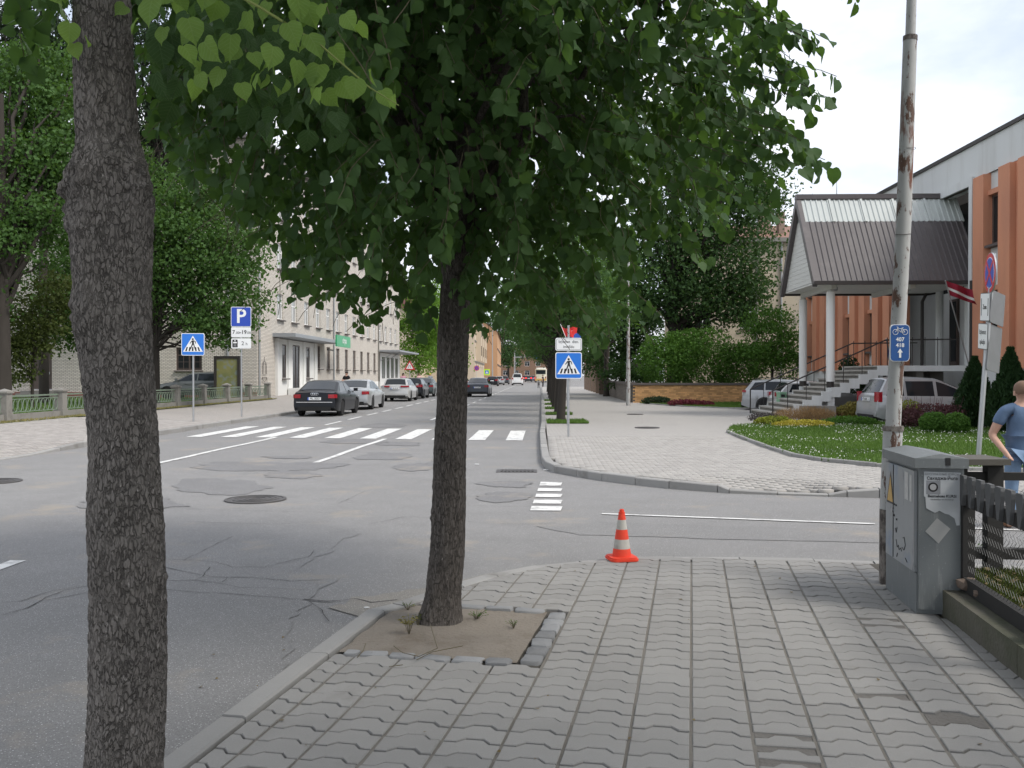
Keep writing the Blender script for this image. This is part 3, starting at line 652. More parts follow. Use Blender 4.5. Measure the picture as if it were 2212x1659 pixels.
M['gold'] = leaf_mat('golden_leaf', (0.36, 0.31, 0.03), (0.55, 0.48, 0.10), (0.5, 0.42, 0.05), 0.3)
M['yellowgreen'] = leaf_mat('yellow_green_leaf', (0.17, 0.21, 0.025), (0.28, 0.31, 0.05), (0.3, 0.33, 0.04), 0.3)
M['tan'] = leaf_mat('tan_plume', (0.27, 0.17, 0.08), (0.38, 0.26, 0.13), (0.35, 0.22, 0.1), 0.3)
M['twig'] = plain('twig', (0.10, 0.085, 0.05), 0.8)
M['twig_green'] = plain('green_twig', (0.20, 0.24, 0.06), 0.7)

def veined(m, k):
    t = m.node_tree; b = t.nodes['Principled BSDF']; src = b.inputs['Base Color'].links[0].from_socket; c = t.nodes.new('ShaderNodeTexCoord'); sp = t.nodes.new('ShaderNodeSeparateXYZ'); t.links.new(c.outputs['Object'], sp.inputs[0])
    ab = N(t, 'ShaderNodeMath', operation='ABSOLUTE'); t.links.new(sp.outputs['X'], ab.inputs[0]); mid = ramp(t, ab.outputs[0], .008, .03, (1,1,1), (0,0,0))
    ms = N(t, 'ShaderNodeMath', operation='MULTIPLY'); t.links.new(ab.outputs[0], ms.inputs[0]); ms.inputs[1].default_value = .75; df = N(t, 'ShaderNodeMath', operation='SUBTRACT'); t.links.new(sp.outputs['Y'], df.inputs[0]); t.links.new(ms.outputs[0], df.inputs[1])
    mo = N(t, 'ShaderNodeMath', operation='PINGPONG'); t.links.new(df.outputs[0], mo.inputs[0]); mo.inputs[1].default_value = .085; sv = ramp(t, mo.outputs[0], .006, .022, (1,1,1), (0,0,0))
    mx_ = N(t, 'ShaderNodeMath', operation='MAXIMUM'); t.links.new(mid, mx_.inputs[0]); t.links.new(sv, mx_.inputs[1]); mf = N(t, 'ShaderNodeMath', operation='MULTIPLY'); t.links.new(mx_.outputs[0], mf.inputs[0]); mf.inputs[1].default_value = .55
    t.links.new(mixc(t, mf.outputs[0], src, k), b.inputs['Base Color']); bump(t, b, mx_.outputs[0], .35, .01)
veined(M['leaf_young_lit'], (0.27, 0.37, 0.14)); M['leaf_vein'] = leaf_mat('linden_leaf_near', (0.030, 0.066, 0.026), (0.055, 0.105, 0.036), (0.08, 0.16, 0.022), 0.26); veined(M['leaf_vein'], (0.085, 0.14, 0.06))
LEAF_V = np.array([(0,0.42,0.0),(0,0.04,0),(.22,-.04,.05),(.45,.12,.10),(.53,.40,.09),(.36,.72,.02),(0,1.10,-.16),(-.38,.70,.03),(-.52,.38,.11),(-.44,.11,.08),(-.22,-.04,.05)], float)
LEAF_V[:, 1] -= 0.02
LEAF_F = np.array([(0, i, i+1) for i in range(1, 10)] + [(0, 10, 1)])
def big_leaf(seed, n=26):
    r_ = random.Random(seed); V = [(0,.40,0)]; asym = r_.uniform(-.06,.06); bend = r_.uniform(.10,.32); fold = r_.uniform(.10,.28); tw = r_.uniform(-.18,.18)
    key = [(0,.05),(.20,-.03),(.42,.10),(.53,.38),(.40,.68),(.17,.90),(.06,1.0),(0,1.13)]; side = []
    for i in range(n//2+1):
        t = i/(n//2)*(len(key)-1); k = min(int(t), len(key)-2); f = t-k; x = lerp(key[k][0], key[k+1][0], f); y = lerp(key[k][1], key[k+1][1], f)
        if i % 2 and 0 < i < n//2: x *= 1.055
        side.append((x, y))
    pts = side + [(-x, y+asym*x) for x, y in reversed(side[1:-1])]
    for x, y in pts: V.append((x, y, fold*abs(x)*.8 - bend*max(0,y-.25)**2 + tw*x*y + .035*math.sin(9*y+5*x)))
    m = len(pts); return np.array(V), np.array([(0, i+1, (i+1) % m+1) for i in range(m)])
BIG = [big_leaf(q) for q in range(4)]
RH_V = np.array([(0,-.5,0),(.36,.02,.12),(0,.55,-.06),(-.36,.02,.12)], float); RH_F = np.array([(0,1,2),(0,2,3)])
TRI_V = np.array([(-.12,0,0),(.12,0,0),(0,1,0)], float); TRI_F = np.array([(0,1,2)])
def frames(tip, nrm):
    tip = tip/np.linalg.norm(tip, axis=1, keepdims=True); x = np.cross(tip, nrm); x /= np.linalg.norm(x, axis=1, keepdims=True)+1e-9
    return np.stack([x, tip, np.cross(x, tip)], axis=1)
def leaves_np(pos, tip, nrm, size, V, F):
    Rm = frames(tip, nrm); A = np.einsum('kv,nvc->nkc', V, Rm)*size[:, None, None] + pos[:, None, :]
    return A.reshape(-1, 3), (F[None] + (np.arange(len(pos))*len(V))[:, None, None]).reshape(-1, F.shape[1])
def unit(n): d = rng.normal(size=(n, 3)); return d/np.linalg.norm(d, axis=1, keepdims=True)

def limb_pts(a, b, sag=0.0, wob=0.06, n=5):
    a, b = Vector(a), Vector(b); L0 = (b-a).length
    return [a.lerp(b, i/n) + Vector((random.uniform(-1,1), random.uniform(-1,1), random.uniform(-1,1)))*wob*L0*(0 if i in (0, n) else 1)*0.5 - Vector((0,0,sag*L0*math.sin(math.pi*i/n))) for i in range(n+1)]

# ---------------------------------------------------------------- trunk from a measured outline
def trunk_mesh(prof, Y, nseg=72, step=0.012, amp=0.008, knots=(), name='trunk', m=None, z_bot=0.0, flare=0.0):
    """prof: [(y, left, right)] outline of the trunk on the photograph at distance Y"""
    zs = []; pr = []
    for y, l, r in prof:
        p = P((l+r)/2, y, Y); pr.append((p.z, p.x, (r-l)/2/FPX*Y))
    pr.sort(); z0, z1 = min(z_bot, pr[0][0]), pr[-1][0]; n = int((z1-z0)/step); vs = []
    base = Vector((interp(0.06, [(q[0], q[1]) for q in pr]), Y, 0))
    for i in range(n+1):
        z = lerp(z0, z1, i/n); cx = interp(z, [(q[0], q[1]) for q in pr]); r = interp(z, [(q[0], q[2]) for q in pr]) + flare*max(0, 1-(z-0.05)/0.25)**2
        for j in range(nseg):
            a = 2*math.pi*j/nseg; q = Vector((math.cos(a)*r*1.0, math.sin(a)*r, z))
            c1 = noise.noise(Vector((q.x*9, q.y*9, z*3))); d, pts = noise.voronoi(Vector((q.x*75+2*c1, q.y*75, z*30+2*c1)), distance_metric='DISTANCE')
            e = min(1, (d[1]-d[0])*2.2); dr = amp*(e-0.6) + 0.006*c1 + 0.012*noise.noise(Vector((math.cos(a)*1.3, math.sin(a)*1.3, z*2.1)))*r/0.11
            for kz, ka, kr, kh in knots:
                dd = ((z-kz)/kr)**2 + (((a-ka+math.pi) % (2*math.pi)-math.pi)*r/kr)**2
                if dd < 4: dr += kh*math.exp(-dd)*(0.75+0.8*noise.noise(q*42))
            k = (r+dr)/r; vs.append((cx+q.x*k-base.x, q.y*k, z))
    F = [(i*nseg+j, i*nseg+(j+1) % nseg, (i+1)*nseg+(j+1) % nseg, (i+1)*nseg+j) for i in range(n) for j in range(nseg)]
    return np_mesh(name, vs, F, m, True), base, (Vector((pr[-1][1], Y, z1)), pr[-1][2])

# ---------------------------------------------------------------- street tree standing by the camera
prof1 = [(0,163,285),(100,165,289),(250,166,296),(310,168,301),(345,160,312),(380,150,318),(430,152,323),(490,150,325),(560,158,323),(620,167,322),(700,173,325),(800,181,329),(900,190,335),(1000,196,342),(1100,198,348),(1200,200,353),(1400,197,351),(1659,190,349),(1900,176,356)]
kn = [(2.24,R(-105),0.05,0.03),(2.22,R(-165),0.05,0.034),(2.23,R(-30),0.055,0.03),(2.28,R(-70),0.035,0.02),(2.12,R(-178),0.045,0.026),(2.17,R(-10),0.05,0.016),(1.86,R(-165),0.06,0.016),(1.80,R(-130),0.05,0.012),(2.16,R(-120),0.03,-0.014),(2.26,R(-90),0.03,-0.010),(1.93,R(-140),0.025,-0.010),(1.20,R(-8),0.03,0.012),(1.05,R(0),0.025,0.010),(2.2,R(150),0.06,0.03)]
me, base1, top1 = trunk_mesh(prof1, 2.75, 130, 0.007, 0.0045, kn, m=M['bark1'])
tree1 = thing('street_tree', 'thick near linden trunk with a knotted burr, cut off by the photo bottom', 'tree', base1)
obj('trunk', me, tree1)
# ---------------------------------------------------------------- second street tree
prof2 = [(300,968,1052),(400,962,1040),(500,957,1030),(560,952,1022),(640,948,1015),(700,946,1012),(850,943,1010),(1000,938,1007),(1100,933,1005),(1200,928,1003),(1280,921,1000),(1320,915,997),(1345,910,994)]
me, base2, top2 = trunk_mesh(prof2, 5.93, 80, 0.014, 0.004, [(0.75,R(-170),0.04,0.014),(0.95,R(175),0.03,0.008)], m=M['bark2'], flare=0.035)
tree2 = thing('street_tree', 'slim dark linden in the earth pit with a full low crown', 'tree', base2)
obj('trunk', me, tree2)

def twig_leaves(start, direction, n, ln, size, droop=0.3, spread=0.9, outward=None):
    """positions, tip directions, normals, sizes of the leaves on one hanging twig"""
    d = Vector(direction).normalized(); p = Vector(start); pos = []; tips = []; nrm = []; sz = []; pts = [p.copy()]
    step = ln/n
    for i in range(n):
        d = (d + Vector((random.uniform(-.2,.2), random.uniform(-.2,.2), -droop*0.16))).normalized(); p = p + d*step; pts.append(p.copy())
        side = d.cross(Vector((0,0,1))); side = side.normalized() if side.length > 1e-3 else Vector((1,0,0)); s = 1 if i % 2 else -1
        ow = outward or d
        out = (side*s*spread*.7 + ow*.35 + Vector((random.uniform(-.5,.5), random.uniform(-.5,.5), random.uniform(-1.15,-0.1)))).normalized()
        pos.append(p + out*size*0.25); tips.append(out); nr_ = Vector((random.uniform(-.75,.75), random.uniform(-.75,.75), random.uniform(.1,1.0))) + ow*.55; nrm.append(nr_); sz.append(size*random.uniform(0.62, 1.12))
    return pos, tips, nrm, sz, pts
def crown(tree, base, n_clump, C, rad, size, m, limb_root, limbs=14, seed=1, zmin=None, extra=(), reject=None, n_obj=300, twig_m=None, droop=0.28, n_leaf=(11, 19), limb_r=0.035, hem=None):
    random.seed(seed); C = Vector(C); pos = []; tips = []; nrm = []; sz = []; tw = MB(); lm = MB(); ends = []
    root = [Vector(r) for r in limb_root]
    for i in range(limbs):
        a = 2*math.pi*i/limbs + random.uniform(-.25,.25); e = random.uniform(-0.45, 0.8)
        q = C + Vector((math.cos(a)*math.cos(e)*rad[0], math.sin(a)*math.cos(e)*rad[1], math.sin(e)*rad[2]))*0.82
        r0 = root[min(len(root)-1, int(random.random()*len(root)))]; pts = limb_pts(r0, q, -0.06, 0.12, 7)
        lm.tube([p-base for p in pts], [limb_r*(1-0.85*t/7) for t in range(8)], 6); ends += pts[2:]
        for k in range(3):
            s = random.choice(pts[2:6]); q2 = s + Vector((random.uniform(-.7,.7), random.uniform(-.7,.7), random.uniform(-.35,.5)))*min(rad)*0.42
            p2 = limb_pts(s, q2, 0, 0.15, 4); lm.tube([p-base for p in p2], [limb_r*0.32*(1-0.8*t/4) for t in range(5)], 5); ends += p2[1:]
    k = 0; starts = []
    while k < n_clump:
        v = Vector(unit(1)[0]); r = random.random()**0.42; p = C + Vector((v.x*rad[0], v.y*rad[1], v.z*rad[2]))*r*(1+0.13*noise.noise(v*3+Vector((seed,0,0))))
        if zmin and p.z < zmin(p): continue
        if reject and reject(p): continue
        starts.append((p, (p-C).normalized()*.7+Vector((random.uniform(-.7,.7),random.uniform(-.7,.7),random.uniform(-.25,.35))))); k += 1
    starts += list(extra)
    for s in starts:
        p, d = s[0], Vector(s[1]); ow = (p-C).normalized(); n = random.randint(*n_leaf); ln = 0.032*n*size/0.075 if len(s) < 3 else s[2]
        a, b, c, e, pts = twig_leaves(p, d, n if len(s) < 3 else s[3], ln, size, droop, outward=ow)
        pos += a; tips += b; nrm += c; sz += e; tw.tube([q-base for q in pts[::2]], 0.0022, 3, cap=False)
    pos = np.array(pos); tips = np.array(tips); nrm = np.array(nrm); sz = np.array(sz)
    if hem:      # lower outline of the crown
        xx = CX + pos[:, 0]/np.maximum(pos[:, 1], .01)*FPX; yy = HORIZON - (pos[:, 2]-CAM_Z)/np.maximum(pos[:, 1], .01)*FPX
        hx, hy = zip(*hem); keep = yy < np.interp(xx, hx, hy) + 25*np.sin(xx*.05) + rng.normal(0, 12, len(xx)); pos, tips, nrm, sz = pos[keep], tips[keep], nrm[keep], sz[keep]
    # the leaves that show largest in view become parts of their own
    x = CX + pos[:, 0]/np.maximum(pos[:, 1], .01)*FPX; y = HORIZON - (pos[:, 2]-CAM_Z)/np.maximum(pos[:, 1], .01)*FPX
    vis = (x > 0) & (x < 2212) & (y > -10) & (y < 1659) & (pos[:, 1] > 0.6); score = np.where(vis, sz/np.maximum(pos[:, 1], .1), 0)
    order = np.argsort(-score); single = [i for i in order[:n_obj] if score[i] > 0]; rest = np.setdiff1d(np.arange(len(pos)), single)
    bv = np.array(base)
    if len(single):
        lms = [np_mesh('leaf', a, b, m, True) for a, b in BIG]; Rm = frames(tips[single], nrm[single])
        for i, k in enumerate(single):
            o = obj('leaf', lms[i % 4], tree); M3 = Matrix([list(Rm[i][0]), list(Rm[i][1]), list(Rm[i][2])]).transposed().to_4x4()
            o.matrix_local = Matrix.Translation(Vector(pos[k]-bv)) @ M3 @ Matrix.Scale(float(sz[k]), 4)
    V, F = leaves_np(pos[rest]-bv, tips[rest], nrm[rest], sz[rest], LEAF_V, LEAF_F)
    stuff(obj('crown', np_mesh('crown', V, F, m, True), tree))
    stuff(lm.build('branch_limbs', twig_m or M['bark2'], tree, smooth=60)); stuff(tw.build('twigs', M['twig'], tree))

root2 = [P(1000, 560, 5.93), P(1003, 450, 5.93), P(1008, 330, 5.93)]
ex2 = []
def hang(x, y, Y, d, n, ln): ex2.append((P(x, y, Y), Vector(d), ln, n))
for (x, y, Y, dx, n, ln) in [(1560,60,4.7,1,14,.55),(1600,150,4.6,1,12,.5),(1640,110,4.8,.9,10,.42),(1590,270,4.7,1,12,.5),(1650,300,4.6,1,9,.36),(1560,330,4.8,1,12,.5),(1500,230,4.9,1,14,.5),(1520,400,5.0,.9,12,.5),(1620,20,4.7,1,10,.4),(1690,200,4.5,.6,5,.2),
                              (1480,330,5.2,.8,12,.5),(1540,180,5.0,.8,12,.45),(1430,420,5.2,.7,12,.45),(1600,230,4.9,.9,9,.35),(1480,40,4.6,1,14,.5),(1500,120,4.5,1,14,.5),(1540,20,4.4,1,12,.42),(1600,90,4.5,.9,12,.42),(1640,40,4.4,.9,9,.32),(1560,210,4.5,1,12,.42),(1620,180,4.4,.8,9,.30),(1660,150,4.4,.8,7,.24),(1640,270,4.4,.8,8,.26),(1580,300,4.5,1,10,.36),(1450,180,4.7,1,14,.5),(1420,90,4.7,1,14,.5),(1440,290,4.9,1,14,.5),(1500,360,4.8,1,12,.42),(1690,60,4.4,.5,5,.18)]:
    hang(x, y, Y, (dx, -0.15, -0.25), n, ln)
for (x, y, Y, d, n, ln) in [(1000,330,4.9,(-.3,-.3,-.8),14,.5),(960,420,5.0,(-.9,-.2,-.5),13,.5),(1310,420,5.0,(.5,-.3,-.8),12,.42),(1060,590,5.3,(.2,-.2,-1),10,.3),(680,560,5.6,(-1,0,-.35),12,.45),(640,600,5.8,(-1,0,-.3),12,.42),(760,610,5.8,(-1,-.1,-.35),12,.45),(860,650,6.0,(-1,0,-.3),10,.4),
                            (1120,640,6.0,(.9,-.2,-.6),12,.45),(1230,690,6.2,(.8,0,-.5),10,.4),(1330,650,6.2,(.9,0,-.5),12,.42),(1180,660,6.3,(.3,0,-.8),10,.35),(620,480,5.7,(-1,0,-.2),12,.45),(560,430,5.7,(-1,0,-.2),12,.45),(900,640,5.7,(-.3,0,-1),8,.25),
                            (1290,640,5.6,(.5,-.1,-.7),12,.4),(1340,600,5.5,(.6,-.1,-.6),12,.4),(1240,640,5.8,(.5,-.1,-.7),10,.32),(1160,600,5.6,(.4,-.1,-.8),12,.4),(1080,640,5.7,(.3,-.1,-.8),10,.35),(1260,600,6.4,(.6,-.1,-.6),12,.4),(1200,610,6.6,(.6,-.1,-.6),12,.4),(1130,690,6.3,(.6,0,-.6),8,.25)]:
    hang(x, y, Y, d, n, ln)
crown(tree2, base2, 2500, (-0.42, 6.25, 4.50), (2.10, 2.4, 2.35), 0.076, M['leaf'], root2, 16, 5, zmin=lambda p: 2.28, extra=ex2,
      reject=lambda p: p.y < 4.25 and p.z < 3.6, hem=[(300,260),(400,380),(520,470),(590,560),(640,640),(720,660),(800,690),(900,690),(1000,690),(1100,705),(1180,690),(1240,690),(1290,735),(1350,735),(1420,690),(1480,610),(1600,500),(1700,420),(1800,380)])
# near tree: crown mostly above the picture, one bright branch hanging into it
ex1 = []
def bright(pts, n_side=2, sz=0.078):
    pass
crown(tree1, base1, 420, (-1.25, 2.7, 4.75), (2.3, 2.3, 1.9), 0.08, M['leaf'], [Vector((-1.24, 2.75, 2.85)), Vector((-1.24, 2.75, 3.2))], 10, 9, zmin=lambda p: 2.95 + 0.0*p.x, n_obj=60,
      reject=lambda p: p.y > 0.3 and (p.z-CAM_Z)/p.y < 0.425, twig_m=M['bark1'], limb_r=0.03)
random.seed(21)
lead = [P(250,-120,2.65), P(420,-60,2.5), P(560,15,2.42), P(690,95,2.38), P(800,190,2.35), P(862,228,2.33)]
MB().tube([p-base1 for p in lead], [0.006,0.005,0.004,0.003,0.002,0.0012], 5).build('branch', M['twig_green'], tree1)
lmy = [np_mesh('leaf', a, b, M['leaf_young_lit'], True) for a, b in BIG]; lmd = [np_mesh('leaf', a, b, M['leaf_vein'], True) for a, b in BIG]
def put_leaf(parent, base, me, p, tip, nrm, s):
    Rm = frames(np.array([tip]), np.array([nrm]))[0]; o = obj('leaf', me, parent)
    o.matrix_local = Matrix.Translation(Vector(p)-base) @ Matrix([list(r) for r in Rm]).transposed().to_4x4() @ Matrix.Scale(s, 4)
spots = [(405,60,.085),(440,110,.08),(470,20,.085),(500,95,.09),(535,45,.085),(545,135,.08),(580,25,.09),(590,120,.085),(620,70,.08),(640,150,.085),(665,95,.085),(690,160,.085),(720,120,.075),(700,30,.07),(745,50,.07),(770,190,.09),(800,170,.06),(735,195,.085),(825,215,.07),(848,228,.045),(660,30,.085),(610,190,.08),(560,180,.075),(480,170,.08),(430,180,.075),(395,120,.08),(520,200,.075),(640,10,.08),(380,30,.085),(450,-10,.085),(330,20,.09),(355,80,.08),(300,60,.08),(690,210,.07),(130,20,.09),(150,70,.085),(110,-5,.09),(160,115,.06)]
for i, (x, y, s) in enumerate(spots):
    Y = 2.30 + 0.22*random.random() + 0.0004*max(0, 500-x); p = P(x, y-22, Y)
    put_leaf(tree1, base1, lmy[i % 4], p, (random.uniform(-.6,.75), random.uniform(-.45,.25), -1), (random.uniform(-.7,.8), random.uniform(-1,-.2), random.uniform(.2,1.1)), s*random.uniform(.56,.82))
    if x < 760:
        for q in range(2): put_leaf(tree1, base1, lmy[(i+q) % 4] if q else lmd[i % 4], P(x+random.uniform(-45,45), y-22+random.uniform(-50,30), Y+random.uniform(.03,.2)), (random.uniform(-.9,.9), random.uniform(-.6,.3), -.8), (random.uniform(-.9,.9), random.uniform(-1,.2), random.uniform(.1,1)), s*random.uniform(.45,.72))
for i in range(150):
    x = random.uniform(330, 760); y = random.uniform(-40, 110+0.32*(x-340)) + random.uniform(0, 110); Y = random.uniform(2.6, 3.4)
    put_leaf(tree1, base1, lmd[i % 4], P(x, y, Y), (random.uniform(-.6,.6), random.uniform(-.5,.5), -1), (random.uniform(-.7,.7), random.uniform(-1,.3), random.uniform(.2,1)), random.uniform(.05,.078))

# ---------------------------------------------------------------- trees of the middle and far distance
def far_tree(name, label, base, trunk_r, trunk_h, blobs, n, size, m, seed, bark='bark3', group=None, lean=(0,0), template='rh', limbs=True, clump=0.28, up=0.5):
    random.seed(seed); t = thing(name, label, 'tree', base, group=group); mb = MB(); top = Vector((lean[0], lean[1], trunk_h)); zt = max(b[0][2] for b in blobs)
    pts = [Vector((0,0,-0.1)), Vector((lean[0]*.3, lean[1]*.3, trunk_h*.33)), Vector((lean[0]*.7, lean[1]*.7, trunk_h*.7)), top, Vector((lean[0]*1.2, lean[1]*1.2, lerp(trunk_h, zt, .8)))]
    mb.tube([pts[0], pts[0]+Vector((0,0,.25))]+pts[1:], [trunk_r*1.35, trunk_r*1.05, trunk_r*.95, trunk_r*.85, trunk_r*.7, trunk_r*.3], 12)
    mb.build('trunk', M[bark], t, smooth=70); lm = MB(); P_ = []; per = np.array([b[1][0]*b[1][1]*b[1][2] for b in blobs])**0.67; per = per/per.sum()
    for (c, r), w_ in zip(blobs, per):
        c = Vector(c); ncl = max(6, int(n*w_/60)); cl = unit(ncl)*(rng.random((ncl, 1))**0.4)*np.array(r)+np.array(c)
        k = int(n*w_); idx = rng.integers(0, ncl, k); cs = clump*min(r); pp = cl[idx] + rng.normal(size=(k, 3))*cs*np.array([1,1,.55]); P_.append(pp)
        if limbs:
            for q in range(min(6, ncl)):
                e = Vector(cl[q]); s0 = Vector((lean[0], lean[1], lerp(trunk_h*.75, min(zt, e.z), random.uniform(0,.6)))); lm.tube(limb_pts(s0, e, -.05, .12, 5), [trunk_r*.34*(1-.85*i/5) for i in range(6)], 5)
    if lm.v: stuff(lm.build('branch_limbs', M[bark], t))
    pos = np.concatenate(P_); k = len(pos); tip = unit(k); tip[:, 2] -= 0.45; nr_ = unit(k); nr_[:, 2] += up
    V, F = leaves_np(pos, tip, nr_, size*rng.uniform(.6, 1.25, k), RH_V if template == 'rh' else LEAF_V, RH_F if template == 'rh' else LEAF_F)
    stuff(obj('crown', np_mesh('crown', V, F, m, False), t)); return t
gz = 0.24
def B(x, y, Y, rx, ry=None, rz=None, base=None):
    p = P(x, y, Y) - base; s = Y/FPX; return (tuple(p), (rx*s, (ry or rx)*s, (rz or rx)*s))
# left garden
b = P(338, 855, 41); b.z = gz
far_tree('maple_tree', 'round green maple behind the parking sign, in front of the brick house', b, 0.16, 3.2,
         [B(430,560,41,120,95,105,b), B(350,600,41.5,110,95,110,b), B(500,650,40.5,75,70,70,b), B(470,710,40.5,85,75,45,b), B(380,480,41.5,100,90,60,b), B(250,640,43,100,90,120,b), B(490,540,41,85,80,75,b), B(430,430,42,95,85,60,b), B(150,680,43,80,80,80,b)], 36000, 0.17, M['leaf_maple'], 31)
b = P(5, 880, 34); b.z = gz
far_tree('garden_tree', 'broad dark-trunked garden tree at the left edge behind the concrete fence', b, 0.34, 4.2,
         [B(40,420,35,150,120,100,b), B(-90,560,34,130,110,130,b), B(120,330,36,120,110,75,b), B(60,520,35,110,100,60,b), B(140,250,37,100,100,60,b), B(20,200,36,130,110,80,b), B(-40,330,35,110,100,80,b), B(90,150,37,90,90,60,b)], 32000, 0.17, M['leaf_maple'], 32)
b = P(70, 860, 38); b.z = gz
far_tree('yellowish_tree', 'small yellowish green tree low behind the concrete fence, beside the dark doorway', b, 0.07, 1.4,
         [B(60,700,38,70,60,85,b), B(25,770,37.5,55,50,60,b), B(110,640,38.5,55,50,50,b)], 6000, 0.15, M['leaf_olive'], 33)
b = P(95, 850, 46); b.z = gz
far_tree('pine_tree', 'tall pine with bare trunk rising behind the left garden', b, 0.24, 9.0,
         [B(60,190,46,120,100,45,b), B(110,90,46,110,100,40,b), B(30,40,46,110,100,50,b), B(90,-60,46,120,100,60,b), B(20,120,46,110,100,50,b), B(130,150,46,80,80,50,b)], 24000, 0.16, M['needle'], 34)
b = P(330, 850, 52); b.z = gz
far_tree('pine_tree', 'second tall pine seen between the near trunk and the leaves', b, 0.22, 10.5,
         [B(350,180,52,95,90,50,b), B(400,80,52,100,90,50,b), B(330,290,52,90,80,45,b), B(370,380,52,80,80,40,b), B(300,0,52,100,90,60,b), B(390,240,52,100,90,60,b), B(440,150,52,90,90,60,b), B(330,110,52,100,90,60,b)], 26000, 0.17, M['needle'], 35)
b = P(205, 850, 48); b.z = gz
far_tree('garden_tree', 'leafy garden tree mostly hidden behind the near trunk', b, 0.16, 4.0,
         [B(200,480,48,120,100,80,b), B(150,600,48,70,70,70,b), B(290,380,48,80,80,60,b)], 9000, 0.18, M['leaf_maple'], 36)
# roadside row on the far side of the side street
for i, (v, u, bl) in enumerate([(30.8, .66, 'first of the roadside row beyond the crossing, next to the crossing sign'), (36.6, .66, 'second trunk of the roadside row beyond the crossing'), (42.4, .62, 'third trunk of the roadside row beyond the crossing'), (48.5, .62, 'fourth trunk of the roadside row beyond the crossing'), (55, .6, 'fifth trunk of the roadside row beyond the crossing'), (62, .6, 'sixth trunk of the roadside row beyond the crossing'), (72, .6, 'seventh trunk of the roadside row beyond the crossing'), (84, .6, 'last trunk of the roadside row beyond the crossing')]):
    b = st(u, v, 0.12); s = 1.0
    far_tree('street_tree', 'dark leafy linden, ' + bl, b, 0.145 - 0.004*i, 2.6, [((0.1,0,4.6),(2.3,2.4,1.9)), ((-0.6,.4,3.6),(1.5,1.6,1.0)), ((.9,-.3,3.7),(1.5,1.6,1.0))], 9000 if i < 3 else 6000, 0.13, M['leaf'], 50+i, group='roadside row of lindens', lean=(0.12, 0))
# right garden behind the brick wall
b = P(1455, 830, 57); b.z = 0.3
far_tree('garden_tree', 'huge dark garden tree behind the low brick wall and green bush', b, 0.42, 5.0,
         [B(1520,430,57,150,140,120,b), B(1440,560,57,120,110,110,b), B(1590,560,56,85,80,110,b), B(1610,400,57,80,80,100,b), B(1400,650,57,90,80,70,b), B(1540,650,56,90,80,70,b), B(1480,300,58,150,130,80,b), B(1620,650,56,50,60,60,b)], 40000, 0.22, M['leaf_dark'], 61)
b = P(1310, 830, 66); b.z = 0.2
far_tree('lime_tree', 'sunlit yellow green tree showing beneath the dark crown, behind the small lamp post', b, 0.2, 4.0,
         [B(1300,560,66,75,70,75,b), B(1340,640,66,60,60,70,b), B(1250,520,66,60,60,60,b)], 9000, 0.20, M['leaf_lime'], 62)
b = P(1668, 840, 53); b.z = 0.25
far_tree('garden_tree', 'young pale green tree between the big dark tree and the entrance column', b, 0.09, 2.0,
         [B(1670,720,53,55,50,60,b), B(1640,770,52.5,50,50,45,b), B(1700,770,53,45,45,50,b)], 9000, 0.15, M['leaf_bush'], 63)
b = P(1345, 830, 70); b.z = 0.2
far_tree('garden_tree', 'dark ivy green tree behind the small lamp post and grey garden wall', b, 0.2, 2.0,
         [B(1330,760,70,60,60,60,b), B(1385,740,70,50,50,70,b), B(1300,700,72,50,50,60,b), B(1360,690,70,60,60,50,b), B(1400,790,68,40,40,40,b), B(1275,770,76,40,40,50,b), B(1340,810,62,50,40,30,b), B(1385,815,60,40,40,30,b)], 19000, 0.20, M['leaf_dark'], 64)
# street trees far down on the left, behind the parked cars
for i, (x, Y, r, m_, lab) in enumerate([(905, 118, 52, 'leaf_lime', 'bright yellow green tree beyond the end of the white brick house'), (960, 128, 45, 'leaf_lime', 'bright green tree half hidden behind the slim trunk')]):
    b = P(x, 820, Y); b.z = 0.2
    far_tree('lime_tree', lab, b, 0.22, 3.0, [B(x,770,Y,r,r,45,b), B(x-10,710,Y,r,r,40,b), B(x+15,690,Y,r,r,45,b), B(x,640,Y,r*.8,r*.8,40,b)], 10000, 0.30, M[m_], 70+i)
b = P(1098, 815, 300); b.z = 0
far_tree('far_tree', 'dark tree mass closing the end of the street', b, 0.4, 5.0, [B(1095,745,300,38,38,45,b), B(1075,700,300,30,30,40,b)], 5000, 0.7, M['leaf_dark'], 75)
b = P(1185, 815, 260); b.z = 0
far_tree('far_tree', 'distant tree over the bus at the end of the street', b, 0.4, 5.0, [B(1180,740,260,40,38,45,b), B(1215,740,240,40,38,50,b)], 5000, 0.6, M['leaf_dark'], 76)
# added out-of-view tree behind the viewer, put in to shade the near pavement
far_tree('garden_tree', 'tall added tree behind the viewer, out of view, shading the near pavement', Vector((5.2,-2.6,0)), 0.25, 3.5, [((0,0,7.0),(4.6,4.6,2.6)), ((-1.8,1.5,6.0),(3.0,3.0,1.8))], 13000, 0.22, M['leaf_maple'], 77)

